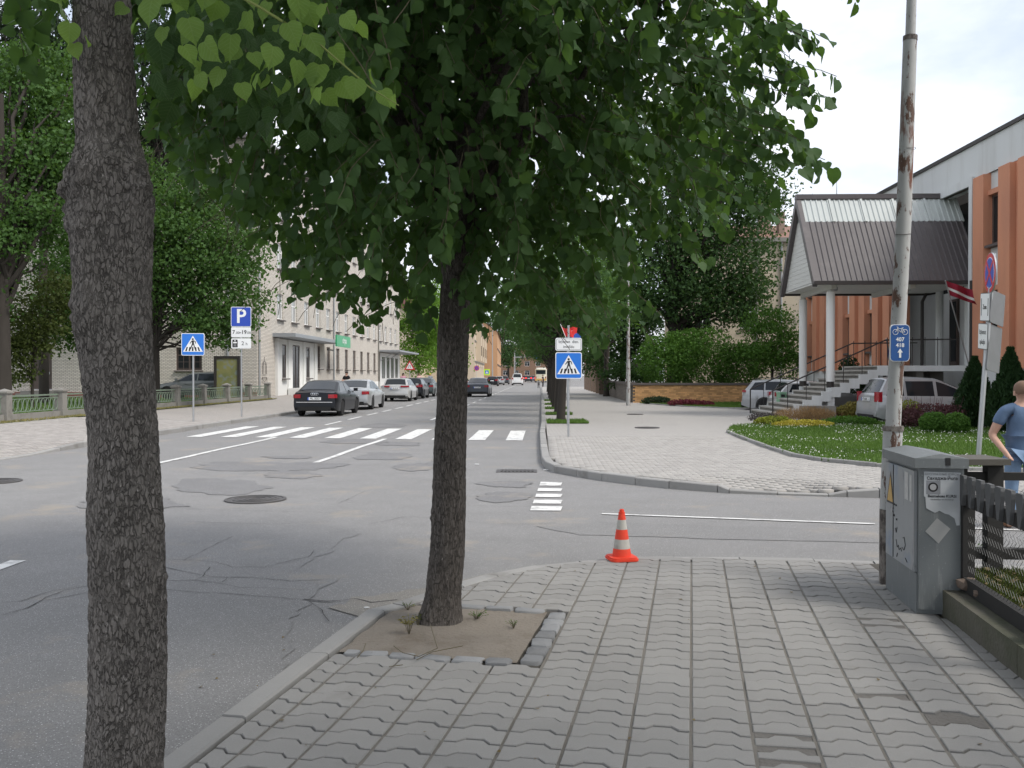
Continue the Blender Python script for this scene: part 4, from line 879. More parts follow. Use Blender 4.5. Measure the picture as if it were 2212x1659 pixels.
# ---------------------------------------------------------------- shrubs
def shrub(name, label, base, blobs, n, size, m, cat='bush', group=None, stems=8, up=0.4, tipup=0.4, template=(RH_V, RH_F)):
    t = thing(name, label, cat, base, group=group); P_ = []; per = np.array([b[1][0]*b[1][1]*b[1][2] for b in blobs])**0.67; per = per/per.sum()
    for (c, r), w_ in zip(blobs, per):
        k = int(n*w_); d = unit(k); rr = rng.random((k, 1))**0.28; wob = np.array([1+0.16*noise.noise(Vector(q)*3.2) for q in d])[:, None]; P_.append(d*rr*wob*np.array(r)+np.array(c))
    pos = np.concatenate(P_); pos = pos[pos[:, 2] > 0.01]; k = len(pos); tip = unit(k); tip[:, 2] += tipup; nr_ = unit(k); nr_[:, 2] += up
    V, F = leaves_np(pos, tip, nr_, size*rng.uniform(.6, 1.3, k), *template); stuff(obj('foliage', np_mesh('foliage', V, F, m), t))
    mb = MB()
    for i in range(stems):
        c, r = random.choice(blobs); q = Vector(c)+Vector((random.uniform(-.6,.6)*r[0], random.uniform(-.6,.6)*r[1], random.uniform(-.2,.7)*r[2])); mb.tube([Vector((c[0]*.6+random.uniform(-.05,.05), c[1]*.6, -0.02)), q*.6, q], [.014, .009, .004], 4)
    stuff(mb.build('stems', M['twig'], t)); return t
b = P(1490, 850, 54); b.z = 0.2
shrub('leafy_bush', 'wide fresh green bush standing behind the orange brick wall', b, [B(1440,780,54,70,60,60,b), B(1520,775,54,80,60,70,b), B(1590,795,54,55,50,55,b), B(1480,755,54.5,60,50,45,b)], 22000, 0.13, M['leaf_bush'])
b = G(1585, 868, 0.14)
shrub('leafy_bush', 'low olive yellow bush at the foot of the orange brick wall', b, [((0,0,.35),(1.5,.7,.45)), ((.9,.1,.4),(.8,.6,.45))], 6000, 0.09, M['yellowgreen'])
b = G(1480, 876, 0.14)
shrub('flower_clump', 'dark red flowers on the small lawn by the brick wall', b, [((0,0,.12),(.9,.5,.2)), ((.7,-.2,.1),(.7,.4,.16))], 2200, 0.09, M['maroon'], 'flowers')
b = G(1418, 872, 0.14)
shrub('flower_clump', 'grey green lavender tuft on the small lawn by the brick wall', b, [((0,0,.15),(.8,.4,.25))], 1500, 0.09, M['needle'], 'flowers')
# flower bed in front of the stairs
bed = [('heather_clump', 'grey purple heather clump by the foot of the stairs', 1652, 908, 'heather', 0.55, .3, .16, 1500, 0.05, 'flowers'),
       ('plume_grass', 'tan feathery grass clump before the stairs', 1738, 908, 'tan', 1.0, .4, .24, 3600, 0.08, 'grass'),
       ('yellow_flowers', 'bright yellow flowering mat at the edge of the lawn', 1735, 922, 'gold', .85, .35, .13, 2600, 0.055, 'flowers'),
       ('yellow_green_mat', 'yellow green ground plant left of the yellow flowers', 1672, 919, 'yellowgreen', .55, .3, .18, 1500, 0.07, 'flowers'),
       ('leafy_clump', 'low dark green leafy clump between yellow flowers and lamp pole', 1835, 918, 'leaf_bush', .8, .35, .17, 2600, 0.06, 'plant'),
       ('maroon_clump', 'maroon leaved clump before the small concrete box', 1805, 905, 'maroon', .7, .3, .16, 1800, 0.05, 'plant'),
       ('spirea_bush', 'wide olive spirea bush with pinkish tips beside the lamp pole', 1868, 905, 'olive', 1.0, .5, .38, 6500, 0.065, 'bush'),
       ('spirea_bush', 'small yellow green bush just right of the lamp pole', 1962, 915, 'yellowgreen', .45, .4, .45, 2200, 0.07, 'bush')]
M['heather'] = leaf_mat('heather_leaf', (0.07, 0.075, 0.06), (0.13, 0.105, 0.115), (0.12, 0.1, 0.1), 0.2)
M['olive'] = leaf_mat('spirea_leaf', (0.15, 0.15, 0.03), (0.30, 0.24, 0.08), (0.3, 0.26, 0.06), 0.3)
for nm, lab, x, y, mm, rx, ry, rz, n, s, cat in bed:
    b = G(x, y, 0.13); tpl = (TRI_V*np.array([.5,2.2,1]), TRI_F) if nm == 'plume_grass' else (RH_V, RH_F)
    shrub(nm, lab, b, [((0,0,rz*.7),(rx,ry,rz)), ((rx*.5,.1,rz*.6),(rx*.6,ry,rz*.8)), ((-rx*.5,.05,rz*.55),(rx*.6,ry,rz*.7))], n, s, M[mm], cat, tipup=1.6 if nm == 'plume_grass' else .4, template=tpl)
b = G(2010, 925, 0.13); t = shrub('barberry_bush', 'spiky purple barberry bush hiding the wheels of the silver minivan', b, [((0,0,.36),(1.15,.5,.36)), ((.7,.1,.34),(.6,.5,.34)), ((-.7,0,.30),(.55,.4,.28))], 5200, 0.065, M['barberry'], tipup=1.0)
mb = MB()
for i in range(46):
    a = random.uniform(-1.2, 1.2); r = Vector((a*.7, random.uniform(-.3,.3), .2)); mb.tube([r, Vector((a, r.y, random.uniform(.62,.95)))], [.010,.004], 4)
stuff(mb.build('shoots', M['barberry'], t))
for x, y, w_, lab in [(2018, 935, .62, 'clipped round green box bush, left one of the pair on the lawn'), (2065, 937, .55, 'clipped round green box bush, right one of the pair on the lawn')]:
    b = G(x, y, 0.13); shrub('box_bush', lab, b, [((0,0,.26),(w_*.62,w_*.6,.30))], 5200, 0.045, M['leaf_bush'], group='clipped box bushes')
for x, y, Y, hh, rr, lab in [(2105, 905, 26.3, 2.05, .52, 'dark narrow thuja beside the silver minivan'), (2182, 905, 24.2, 2.25, .52, 'dark narrow thuja behind the leaning sign post')]:
    b = P(x, 900, Y); b.z = 0.12; t = thing('thuja', lab, 'shrub', b, group='dark columnar thujas'); n = 11000
    h_ = rng.random(n)**0.9*hh; ra = rr*np.minimum(1, (0.35+h_*3))*np.clip((hh-h_)/hh*1.55, .06, 1)**0.75; a = rng.random(n)*2*np.pi; q = rng.random(n)**0.22
    wob = 1+0.12*np.sin(a*5+h_*7)+.08*np.sin(a*9-h_*11); pos = np.stack([np.cos(a)*ra*q*wob, np.sin(a)*ra*q*wob, h_], 1); tip = np.stack([np.cos(a)*.5, np.sin(a)*.5, np.ones(n)], 1)+rng.normal(size=(n,3))*.35; nr_ = unit(n)
    V, F = leaves_np(pos, tip, nr_, .11*rng.uniform(.6,1.3,n), RH_V*np.array([.55,1,1]), RH_F); stuff(obj('foliage', np_mesh('foliage', V, F, M['thuja']), t)); MB().tube([(0,0,-.05),(0,0,hh*.9)], [.05,.01], 6).build('trunk', M['bark3'], t)
for x, y, lab in [(2130, 920, 'loose green shrub at the foot of the leaning sign post'), (2165, 925, 'loose green shrub behind the man in the blue shirt')]:
    b = G(x, y, 0.13); shrub('leafy_bush', lab, b, [((0,0,.35),(.6,.5,.4)), ((.4,.1,.3),(.4,.4,.35))], 3000, 0.07, M['leaf_bush'])
b = st(14.2, 36.9, 0.0); b = P(1835, 815, 40.5); b.z = .3
shrub('conifer_shrub', 'dark conifer shrub behind the stair railing by the orange wall', b, [((0,0,1.1),(.55,.5,1.1)), ((.9,.2,.9),(.5,.5,.9))], 5000, 0.10, M['thuja'], tipup=1)

# ---------------------------------------------------------------- lawns
def lawn(name, poly, z, n, h, label, m='grass', clover=0, soil='grass_soil', rim=True, wd=1.0):
    o = sheet(name, poly, z, M[soil], label, 'lawn'); xs = [p[0] for p in poly]; ys = [p[1] for p in poly]; P_ = []
    while len(P_) < n:
        # denser near the viewer
        x = random.uniform(min(xs), max(xs)); y = min(ys)+(max(ys)-min(ys))*random.random()**1.35
        if inside((x, y), poly) and (CX + x/max(y,.1)*FPX) < 2300 and (CX + x/max(y,.1)*FPX) > -60: P_.append((x, y, z))
    pos = np.array(P_); k = len(pos); tip = rng.normal(size=(k,3))*.45; tip[:, 2] = 1; nr_ = unit(k); nr_[:, 2] *= .2
    V, F = leaves_np(pos, tip, nr_, h*rng.uniform(.5,1.3,k), TRI_V*np.array([wd,1,1]), TRI_F); stuff(obj('grass', np_mesh('grass', V, F, M[m]), o))
    if clover:
        P_ = []
        while len(P_) < clover:
            x = random.uniform(min(xs), max(xs)); y = min(ys)+(max(ys)-min(ys))*random.random()**1.1; 
            if inside((x, y), poly) and noise.noise(Vector((x*.6, y*.35, 3))) > -.05 and CX + x/y*FPX < 2300: P_.append((x, y, z+h*random.uniform(.7,1.25)))
        pos = np.array(P_); k = len(pos); tip = unit(k); nr_ = unit(k); nr_[:, 2] += 1
        V, F = leaves_np(pos, tip, nr_, rng.uniform(.018,.036,k), RH_V, RH_F); stuff(obj('clover_flowers', np_mesh('clover_flowers', V, F, M['clover']), o))
    return o
random.seed(3)
lw = lawn('lawn', LAWN, 0.135, 52000, 0.075, 'green clover lawn with white flowers before the orange building', clover=2600, wd=1.3)
kerb(lw, [Vector(p) for p in LAWN[:10]], +1, lambda p: 0.185, 0.08, 1.0)
lw2 = lawn('lawn', LAWN2, 0.135, 9000, 0.10, 'small strip of lawn below the orange brick wall', wd=1.6)
kerb(lw2, [Vector(p) for p in LAWN2[1:5]], +1, lambda p: 0.17, 0.08, 1.0)
for i, (v, ln) in enumerate([(30.0, 2.1), (36.0, 1.5), (42, 1.5), (48, 1.5), (55, 1.5)]):
    q = [st(0.18, v-ln/2), st(1.5 if i == 0 else 1.2, v-ln/2), st(1.45 if i == 0 else 1.2, v+ln/2), st(.18, v+ln/2)]
    lawn('grass_patch', [tuple(p.xy) for p in q], 0.13, 1500 if i < 2 else 800, 0.085, ['nearest little grass patch in the roadside row, under the crossing sign', 'second little grass patch along the roadside row', 'third little grass patch along the roadside row', 'fourth little grass patch along the roadside row', 'last little grass patch along the roadside row'][i], wd=1.6)
gp = [tuple(st(-16.25, v).xy) for v in (8, 20, 40, 55.4)] + [(-60, 55.4), (-60, 8)]
lawn('garden_lawn', gp, 0.26, 16000, 0.12, 'shaded garden lawn behind the low concrete fence', wd=1.8)
vg = [tuple(st(-15.55, v).xy) for v in (20, 30, 40, 54)] + [tuple(st(-15.95, v).xy) for v in (54, 40, 30, 20)]
lawn('grass_verge', vg, 0.262, 4200, 0.07, 'thin yellowish grass verge at the foot of the concrete fence', m='dry_grass', wd=1.6)

# ================================================================== buildings
M['wbrick'] = brick_mat('white_brick', (0.70,0.655,0.59), (0.60,0.555,0.49), (0.22,0.20,0.18), 0.25, 0.085, 0.016, stain=(0.40,0.33,0.29), stain_amt=(0.60,0.9))
M['shade_brick'] = brick_mat('shaded_grey_brown_brick', (0.22,0.19,0.165), (0.17,0.15,0.135), (0.10,0.09,0.08), 0.25, 0.085, 0.012)  # grey brown brick of the street side, with its shade put into the colour
M['roof_grey'] = mat('grey_roof', (0.16,0.155,0.15), 0.7, 0.15, 1)
M['shop_plaster'] = mat('shop_plaster', (0.70,0.70,0.68), 0.8, 0.04, 1, fine=0.04)
M['canopy_grey'] = mat('canopy_sheet', (0.27,0.29,0.31), 0.55, 0.1, 2)
M['frame_white'] = plain('white_window_frame', (0.76,0.76,0.75), 0.45)
M['frame_brown'] = mat('brown_window_frame', (0.10,0.075,0.065), 0.6, 0.15)
def wall_grid(mb, W, H, opens, depth, fn, flip=False, z0=0.0, mi=0):
    xs = sorted({0, W} | {o[i] for o in opens for i in (0, 1)}); zs = sorted({z0, H} | {o[i] for o in opens for i in (2, 3)})
    def q(pts): mb.add([fn(*p) for p in pts], [(3,2,1,0) if flip else (0,1,2,3)], mi)
    for x0, x1 in zip(xs, xs[1:]):
        for a, b in zip(zs, zs[1:]):
            cx, cz = (x0+x1)/2, (a+b)/2
            if any(o[0] < cx < o[1] and o[2] < cz < o[3] for o in opens): continue
            q([(x0,a,0),(x1,a,0),(x1,b,0),(x0,b,0)])
    for o in opens:
        a, b, c, d = o[:4]; q([(a,c,0),(b,c,0),(b,c,depth),(a,c,depth)]); q([(a,d,depth),(b,d,depth),(b,d,0),(a,d,0)])
        q([(a,c,depth),(a,d,depth),(a,d,0),(a,c,0)]); q([(b,c,0),(b,d,0),(b,d,depth),(b,c,depth)])
_wc = {}
def window(parent, w, h, loc, rz, frame, pane, sill=None, style='T', sill_d=0.16, grille=False):
    """window in its local xz plane, looking out along -y"""
    key = (round(w,2), round(h,2), frame, pane, sill, style, grille)
    if key not in _wc:
        f = MB(); t = 0.075
        for b in ((-w/2, -w/2+t, 0, h), (w/2-t, w/2, 0, h), (-w/2+t, w/2-t, 0, t), (-w/2+t, w/2-t, h-t, h)): f.box(b[0], b[1], 0, 0.07, b[2], b[3])
        if style == 'T': f.box(-w/2+t, w/2-t, 0.004, 0.066, h*.66-.035, h*.66+.035); f.box(-.04, .04, 0.004, 0.066, t, h*.66-.035)
        if style == 'V': f.box(-.03, .03, 0.004, 0.066, t, h-t)
        pn = [(-w/2+t, -.04, t, h*.66-.035), (.04, w/2-t, t, h*.66-.035), (-w/2+t, w/2-t, h*.66+.035, h-t)] if style == 'T' else ([(-w/2+t, -.03, t, h-t), (.03, w/2-t, t, h-t)] if style == 'V' else [(-w/2+t, w/2-t, t, h-t)])
        panes = [MB().box(a, b, 0.03, 0.04, c, d).mesh('pane', M[pane]) for a, b, c, d in pn]
        s = MB().box(-w/2-.08, w/2+.08, -.12-sill_d, 0.0, -.10, -.02).mesh('sill', M[sill]) if sill else None
        gr = None
        if grille:
            g = MB()
            for i in range(5): x = -w/2+.12+i*(w-.24)/4; g.box(x-.012, x+.012, -.10, -.085, .02, h-.02)
            for i in range(4): z = .12+i*(h-.24)/3; g.box(-w/2+.03, w/2-.03, -.085, -.075, z-.012, z+.012)
            gr = g.mesh('grille', M['frame_brown'])
        _wc[key] = (f.mesh('window', M[frame]), panes, s, gr)
    fm, ps, s, gr = _wc[key]; o = obj('window', fm, parent, loc, (0, 0, rz))
    for p in ps: obj('pane', p, o)
    if s: obj('sill', s, o)
    if gr: obj('grille', gr, o)
    return o
# ---------------------------------------------------------------- long white brick house
house = thing('brick_house', 'long four storey white brick house with a green shop sign', 'building', st(-17.3, 55.8, 0.0), SA)
cols = [5.0+3.43*k for k in range(15)]; opens = []; WW = 1.42
for k, c in enumerate(cols):
    for fl, (z0, z1) in enumerate(((5.33,7.02),(8.66,10.35),(11.98,13.67))): opens.append((c-WW/2, c+WW/2, z0, z1, fl+1))
    if 3 <= k <= 10: opens.append((c-.62, c+.62, 2.15, 3.9, 0))
mb = MB(); wall_grid(mb, 56, 16, opens, 0.16, lambda s, z, d: (-d, s, z)); 
e_op = [(3.4,5.0,1.95,3.35,0),(3.4,4.9,5.4,7.0,1),(3.4,4.9,8.7,10.3,1),(8.2,9.7,5.4,7.0,1),(8.2,9.7,1.95,3.5,0),(8.2,9.7,8.7,10.3,1),(12.7,14.1,.75,3.5,2),(17,18.5,1.95,3.5,0),(17,18.5,5.4,7,1)]
wall_grid(mb, 34, 16, e_op, 0.18, lambda s, z, d: (-s, d, z), flip=True); mb.box(-34, -0.5, 0.4, 55.9, 15.9, 15.98)
mb.build('wall', M['wbrick'], house)
MB().box(-34.3, 0.35, -0.35, 56.3, 16.0, 16.25).build('roof', M['roof_grey'], house)
for o in opens:
    c = (o[0]+o[1])/2
    if o[4]: window(house, WW, o[3]-o[2], (-0.10, c, o[2]), R(90), 'frame_white', 'pane', 'sill')
    else: window(house, 1.24, 1.75, (-0.12, c, o[2]), R(90), 'frame_brown', 'pane', 'sill', sill_d=.28, grille=True)
for o in e_op:
    c = (o[0]+o[1])/2
    if o[4] == 2: continue
    window(house, o[1]-o[0], o[3]-o[2], (-c, 0.12, o[2]), 0, 'frame_brown' if o[4] == 0 else 'frame_white', 'glass' if o[4] == 0 else 'pane', 'redsill' if 'redsill' in M else 'sill', grille=o[4] == 0)
mb = MB(); mb.box(-14.05, -12.75, 0.14, 0.2, .8, 3.45); dr = mb.build('door', M['frame_brown'], house); MB().box(-13.0,-12.9, .10, .14, 1.7, 1.85).build('handle', M['galv'], dr)
for i in range(3): MB().box(-14.6+.1*i, -12.2-.1*i, -1.2+.35*i, 0, .2+.17*i, .37+.17*i).build('step', M['concrete'], house)
MB().box(-14.9, -11.9, -1.2, 0, 4.3, 4.45).build('door_canopy', M['concrete'], house)
MB().box(-34, -0.02, -.06, 0, .2, .62).build('plinth', mat('red_plinth', (0.22,0.10,0.08), .85, .2, 2), house)
MB().box(0.0, 0.05, 14.5, 42, .2, .98).build('plinth', M['shop_plaster'], house)
# first shop front
sf = obj('shop_front', MB().mesh('e', M['shop_plaster'])); sf.parent = house
mb = MB(); so = [(1.25,2.2,1.45,3.7),(3.85,5.65,.45,3.75),(7.5,8.5,1.45,3.7)]
wall_grid(mb, 10.6, 4.05, so, .09, lambda s, z, d: (.10-d, 3.8+s, z), z0=.2); mb.box(0, .10, 3.8, 3.82, .2, 4.05); mb.box(0, .10, 14.38, 14.4, .2, 4.05)
sf.data = mb.mesh('shop_front', M['shop_plaster'])
for a, b in ((3.8,4.2),(6.35,7.1),(10.3,10.9),(13.6,14.4)): MB().box(.104, .17, a, b, .2, 4.05).build('pilaster', M['shop_plaster'], sf)
for a, b, c, d in so:
    w_ = window(sf, b-a, d-c, (.082, 3.8+(a+b)/2, c), R(90), 'frame_brown', 'glass', 'sill' if b-a < 1.5 else None, style='V' if b-a > 1.5 else 'T')
MB().box(.17, 2.2, 6.2, 11.2, .15, .75).build('step', M['shop_plaster'], sf)
MB().box(0, 1.5, 3.2, 17.2, 4.12, 4.36).build('canopy', M['canopy_grey'], house)
sg = obj('shop_sign', MB().box(1.5, 1.62, 14.6, 19.6, 3.86, 4.75).mesh('shop_sign', mat('green_sign', (0.045,0.33,0.15), .4, .2, .7, dirt=(0.07,0.34,0.19), dirt_amt=(.5,.75)))); sg.parent = house
text('cirpa', 0.66, M['frame_white'], sg, (1.626, 17.3, 4.38), (R(90), 0, R(90)), sx=1.15, bold=0.01)
MB().box(.9, 1.0, 14.4, 16.2, 3.55, 3.65).build('bracket', M['dark_metal'], house)
mb = MB()
for p in (0.8, 1.8): mb.tube([(.06,p-.0,1.05),(.06,p,1.5)], .012, 4)
mb.tube([(.06,1.3+.42*math.cos(a/8*math.pi), 2.1+.42*math.sin(a/8*math.pi)) for a in range(9)], .016, 5); mb.tube([(.06,.88,2.1),(.06,.88,1.7),(.06,1.72,1.7),(.06,1.72,2.1)], .016, 5); mb.tube([(.06,1.3,2.5),(.06,1.3,2.78)], .014, 5); mb.tube([(.06,1.1,1.7),(.06,1.1,2.35),(.06,1.5,2.35),(.06,1.5,1.7)], .012, 5)
mb.tube([(.06,1.3+.4*math.cos(a/6*math.pi), 1.5-.25*math.sin(a/6*math.pi)) for a in range(7)], .014, 5); mb.tube([(.06,.9,1.5),(.06,1.7,1.5)], .014, 5)
mb.build('iron_ornament', M['dark_metal'], house)
# second shop front
mb = MB(); so = [(1.2,3.2,1.2,3.7),(4.2,6.2,1.2,3.7),(7.2,9.2,1.2,3.7),(10.2,12.2,1.2,3.7)]
wall_grid(mb, 13.6, 4.05, so, .075, lambda s, z, d: (.08-d, 42.1+s, z), z0=.2); s2 = mb.build('shop_front', M['shop_plaster'], house)
for a, b, c, d in so: window(s2, b-a, d-c, (.076, 42.1+(a+b)/2, c), R(90), 'frame_white', 'glass', None, style='V')
MB().box(0, 2.3, 41.6, 56.6, 4.15, 4.32).build('canopy', M['canopy_grey'], house)
for y in (42.5, 46): MB().tube([(.1,y,3.2),(1.6,y,4.12)], .04, 5).build('canopy_strut', M['galv'], house)
for y, mm in ((0.25, 'galv'), (20.4, 'canopy_grey'), (41.3, 'concrete')): MB().tube([(.08, y, .3), (.08, y, 15.8)], .06, 8).build('drainpipe', M[mm], house)
MB().tube([(-1.75, -.07, .3), (-1.75, -.07, 15.8)], .06, 8).build('drainpipe', M['galv'], house)
# houses further down the street
def block(name, label, u, v0, v1, dep, H, wm, n, floors, wcol, du=0.0, roof=None, gable=0, fh=3.4, first=1.3, ww=1.5, wh=1.9):
    t = thing(name, label, 'building', st(u, v0, 0), SA - math.atan(du/(v1-v0))); Lg = v1-v0; op = []
    for k in range(n):
        for f in range(floors): c = Lg*(k+.5)/n; op.append((c-ww/2, c+ww/2, first+f*fh, first+f*fh+wh))
    mb = MB(); wall_grid(mb, Lg, H, op, .2, lambda s, z, d: (-d, s, z)); mb.add([(0,0,0),(0,0,H),(-dep,0,H),(-dep,0,0)], [(0,1,2,3)]); mb.add([(0,Lg,0),(0,Lg,H),(-dep,Lg,H),(-dep,Lg,0)], [(3,2,1,0)])
    mb.build('wall', wm, t)
    for a, b, c, d in op: window(t, b-a, d-c, (-.12, (a+b)/2, c), R(90), wcol, 'glass', None)
    if gable:
        g = MB(); g.add([(0,0,H),(-dep,0,H),(-dep/2,0,H+gable)], [(0,2,1)]); g.add([(0,Lg,H),(-dep,Lg,H),(-dep/2,Lg,H+gable)], [(0,1,2)]); g.build('gable', wm, t)
        MB().add([(.4,-.3,H-.1),(.4,Lg+.3,H-.1),(-dep/2,Lg+.3,H+gable+.1),(-dep/2,-.3,H+gable+.1),(-dep-.4,-.3,H-.1),(-dep-.4,Lg+.3,H-.1)], [(0,1,2,3),(3,2,5,4)]).build('roof', roof or M['roof_grey'], t)
    else: MB().box(-dep-.2, .4, -.3, Lg+.3, H, H+.35).build('roof', roof or M['roof_grey'], t)
    for f in range(1, floors): MB().box(0, .12, 0, Lg, first+f*fh-.95, first+f*fh-.7).build('cornice', M['frame_brown'] if 'brown' in label else M['concrete'], t)
    return t
cream = mat('cream_render', (0.56,0.47,0.36), .85, .1, .4); ochre = mat('ochre_render', (0.50,0.30,0.17), .85, .1, .3); brn = mat('brown_render', (0.20,0.125,0.085), .85, .12, .3)
bt = block('cream_house', 'cream coloured town house with bay windows beyond the bright green trees', -10.9, 150, 194, 14, 11.0, cream, 9, 3, 'frame_brown', du=-1.2, fh=3.4)
for y in (6, 15, 24, 33): 
    MB().box(0, .9, y-1.4, y+1.4, 4.0, 10.4).build('bay_window', cream, bt)
    for z in (4.9, 8.1): MB().box(.9, .93, y-1.0, y+1.0, z, z+1.7).build('pane', M['glass'], bt)
block('ochre_house', 'ochre gabled town house with dark brown bands at the street end', -9.4, 196, 252, 13, 10.8, ochre, 8, 3, 'frame_brown', du=-1.7, gable=5.0, roof=brn)
bb = thing('brown_house', 'distant brown apartment house closing the street', 'building', P(1075, 815, 345) - Vector((0,0,P(1075,815,345).z)), 0)
op = [(2+4.1*i, 3.8+4.1*i, 1.6+3.4*f, 3.4+3.4*f) for i in range(6) for f in range(3)]; mb = MB(); wall_grid(mb, 26, 12.5, op, .2, lambda s, z, d: (s, d, z)); mb.box(0, 26, .5, 12, 12.3, 12.4); mb.build('wall', brn, bb)
for a, b, c, d in op: window(bb, b-a, d-c, ((a+b)/2, .1, c), 0, 'frame_white', 'glass', None)
MB().box(-.5, 26.5, -.4, 12.3, 12.5, 13.0).build('roof', M['roof_grey'], bb)
rb = thing('red_roof_house', 'red tiled gable roof glimpsed above the white brick house', 'building', st(-19, 142, 0), SA)
MB().box(-12, 0, 0, 18, 0, 12).build('wall', cream, rb); MB().add([(.4,-.3,12),(.4,18.3,12),(-6,18.3,17.5),(-6,-.3,17.5),(-12.4,-.3,12),(-12.4,18.3,12)], [(0,1,2,3),(3,2,5,4),(0,3,4),(1,5,2)]).build('roof', mat('red_tiles', (0.20,0.095,0.085), .8, .15, 1), rb)
# beige house behind the garden
bg_ = thing('beige_house', 'old beige plastered house with chimneys behind the right garden', 'building', (11, 66, 0), 0)
beige = mat('old_beige_plaster', (0.44,0.38,0.29), .9, .15, .5, dirt=(0.30,0.27,0.23), dirt_amt=(.5,.7))
op = [(2.2,3.3,5,6.8),(5.4,6.5,5,6.8)]; mb = MB(); wall_grid(mb, 14, 11.2, op, .2, lambda s, z, d: (s, d, z)); mb.build('wall', beige, bg_)
for a, b, c, d in op: window(bg_, b-a, d-c, ((a+b)/2, .1, c), 0, 'frame_white', 'glass', 'sill')
MB().box(-.3, 14.3, -.4, .4, 11.2, 11.5).build('cornice', M['concrete'], bg_)
MB().add([(-.3,-.4,11.5),(14.3,-.4,11.5),(14.3,5,13.2),(-.3,5,13.2)], [(0,1,2,3)]).build('roof', mat('rusty_roof', (0.23,0.13,0.10), .8, .2, 1), bg_)
for x, h, w_ in ((7.15, 16.2, .8), (8.55, 13.6, .42)): MB().box(x, x+w_, 1.2, 1.9, 11.6, h).build('chimney', mat('chimney_brick', (0.27,0.20,0.16), .9, .2, 4), bg_)
MB().tube([(8.35,-.1,0.2),(8.35,-.1,11.2)], .07, 8).build('drainpipe', M['galv'], bg_); MB().tube([(6.6,-.1,0.2),(6.6,-.1,11.2)], .08, 8).build('drainpipe', M['concrete'], bg_)

# ---------------------------------------------------------------- orange civic building
civic = thing('civic_building', 'orange and white two storey building with tall fins', 'building', st(15.16, 0, 0), SA)
bays = [24.6, 27.6, 30.6, 39.0, 42.05, 45.1, 48.1, 51.2]; op = [(b-.5-20, b+.5-20, 1.88, 8.5) for b in bays] + [(12.3, 18.3, 1.7, 8.3)]
mb = MB(); wall_grid(mb, 32.7, 8.5, op, .14, lambda s, z, d: (d, 20+s, z), flip=True, z0=1.88); mb.build('wall', M['orange'], civic)
mb = MB(); mb.box(-.02, .3, 20, 52.72, 8.5, 9.7); mb.box(.3, 14, 52.6, 52.72, 0, 9.7); mb.build('attic_wall', M['offwhite'], civic)
mb = MB(); mb.box(-.03, .3, 20, 32.2, -.05, 1.88); mb.box(-.03, .3, 38.4, 52.72, -.05, 1.88); mb.build('plinth', M['offwhite'], civic)
MB().box(-.09, 14, 19.9, 52.9, 9.7, 9.83).build('roof_edge', M['dark_metal'], civic)
for b in bays:
    for z0, z1 in ((1.88,2.70),(4.66,5.94),(7.9,8.5)): MB().box(.06, .14, b-.5, b+.5, z0, z1).build('white_panel', M['offwhite'], civic)
    for z0, z1 in ((4.5,4.66),(7.73,7.9)): MB().box(-.05, .14, b-.5, b+.5, z0, z1).build('lintel', M['orange'], civic)
    for z0, z1 in ((2.75,4.5),(6.05,7.73)): window(civic, 1.0, z1-z0, (.10, b, z0), R(-90), 'frame_brown', 'glass', 'sill', style='V', sill_d=.14)
    for y0, y1 in ((b-1.25, b-.5), (b+.5, b+1.25)): MB().box(-.20, -.002, y0, y1, 1.86, 8.46).build('fin', M['orange'], civic)
for y in (25.85+.25, 28.85+.25, 40.5, 43.55, 46.6, 49.65): MB().box(-.03, -.002, y-.07, y+.07, 1.9, 8.45).build('white_strip', M['offwhite'], civic)
# entrance recess
mb = MB(); mb.box(-.12, .4, 32.1, 32.35, 1.6, 8.6); mb.box(-.12, .4, 38.25, 38.45, 1.6, 8.6); mb.box(-.11, .4, 32.35, 38.25, 8.3, 8.6); mb.build('entrance_frame', M['offwhite'], civic)
MB().box(1.5, 1.6, 32.3, 38.3, 5.0, 8.4).build('dark_gable_glass', M['glass'], civic)
mb = MB(); mb.box(1.5, 1.6, 32.3, 38.3, -.1, 5.0); mb.box(.4, 1.5, 38.26, 38.3, 1.6, 8.4); mb.build('recess_wall', M['offwhite'], civic)
for y0, y1 in ((32.7,33.5),(34.6,36.0),(36.6,37.3)):
    d_ = MB().box(1.40, 1.495, y0, y1, 2.05, 4.7).build('door' if y1-y0 > 1 else 'side_light', M['frame_brown'], civic); n = 2 if y1-y0 > 1 else 1
    for i in range(n): a = y0+.08+(y1-y0-.08)*i/n; MB().box(1.385, 1.398, a, a+(y1-y0-.08)/n-.08, 2.2, 4.6).build('pane', M['glass'], d_)
for y in (33.9, 36.35): MB().lathe([(.14, 1.95), (.14, 5.0)], 14, (.6, y, 0)).build('pilaster', M['offwhite'], civic)
MB().tube([(.15,36.9,1.9),(.15,36.9,4.6),(.3,36.9,4.9),(.8,36.9,5.0)], .07, 8).build('drainpipe', M['dark_metal'], civic)
MB().tube([(-.16,32.0,.1),(-.16,32.0,4.95)], .07, 8).build('drainpipe', M['dark_metal'], civic)
MB().tube([(-.16,38.1,.1),(-.16,38.1,4.95)], .07, 8).build('drainpipe', M['dark_metal'], civic)

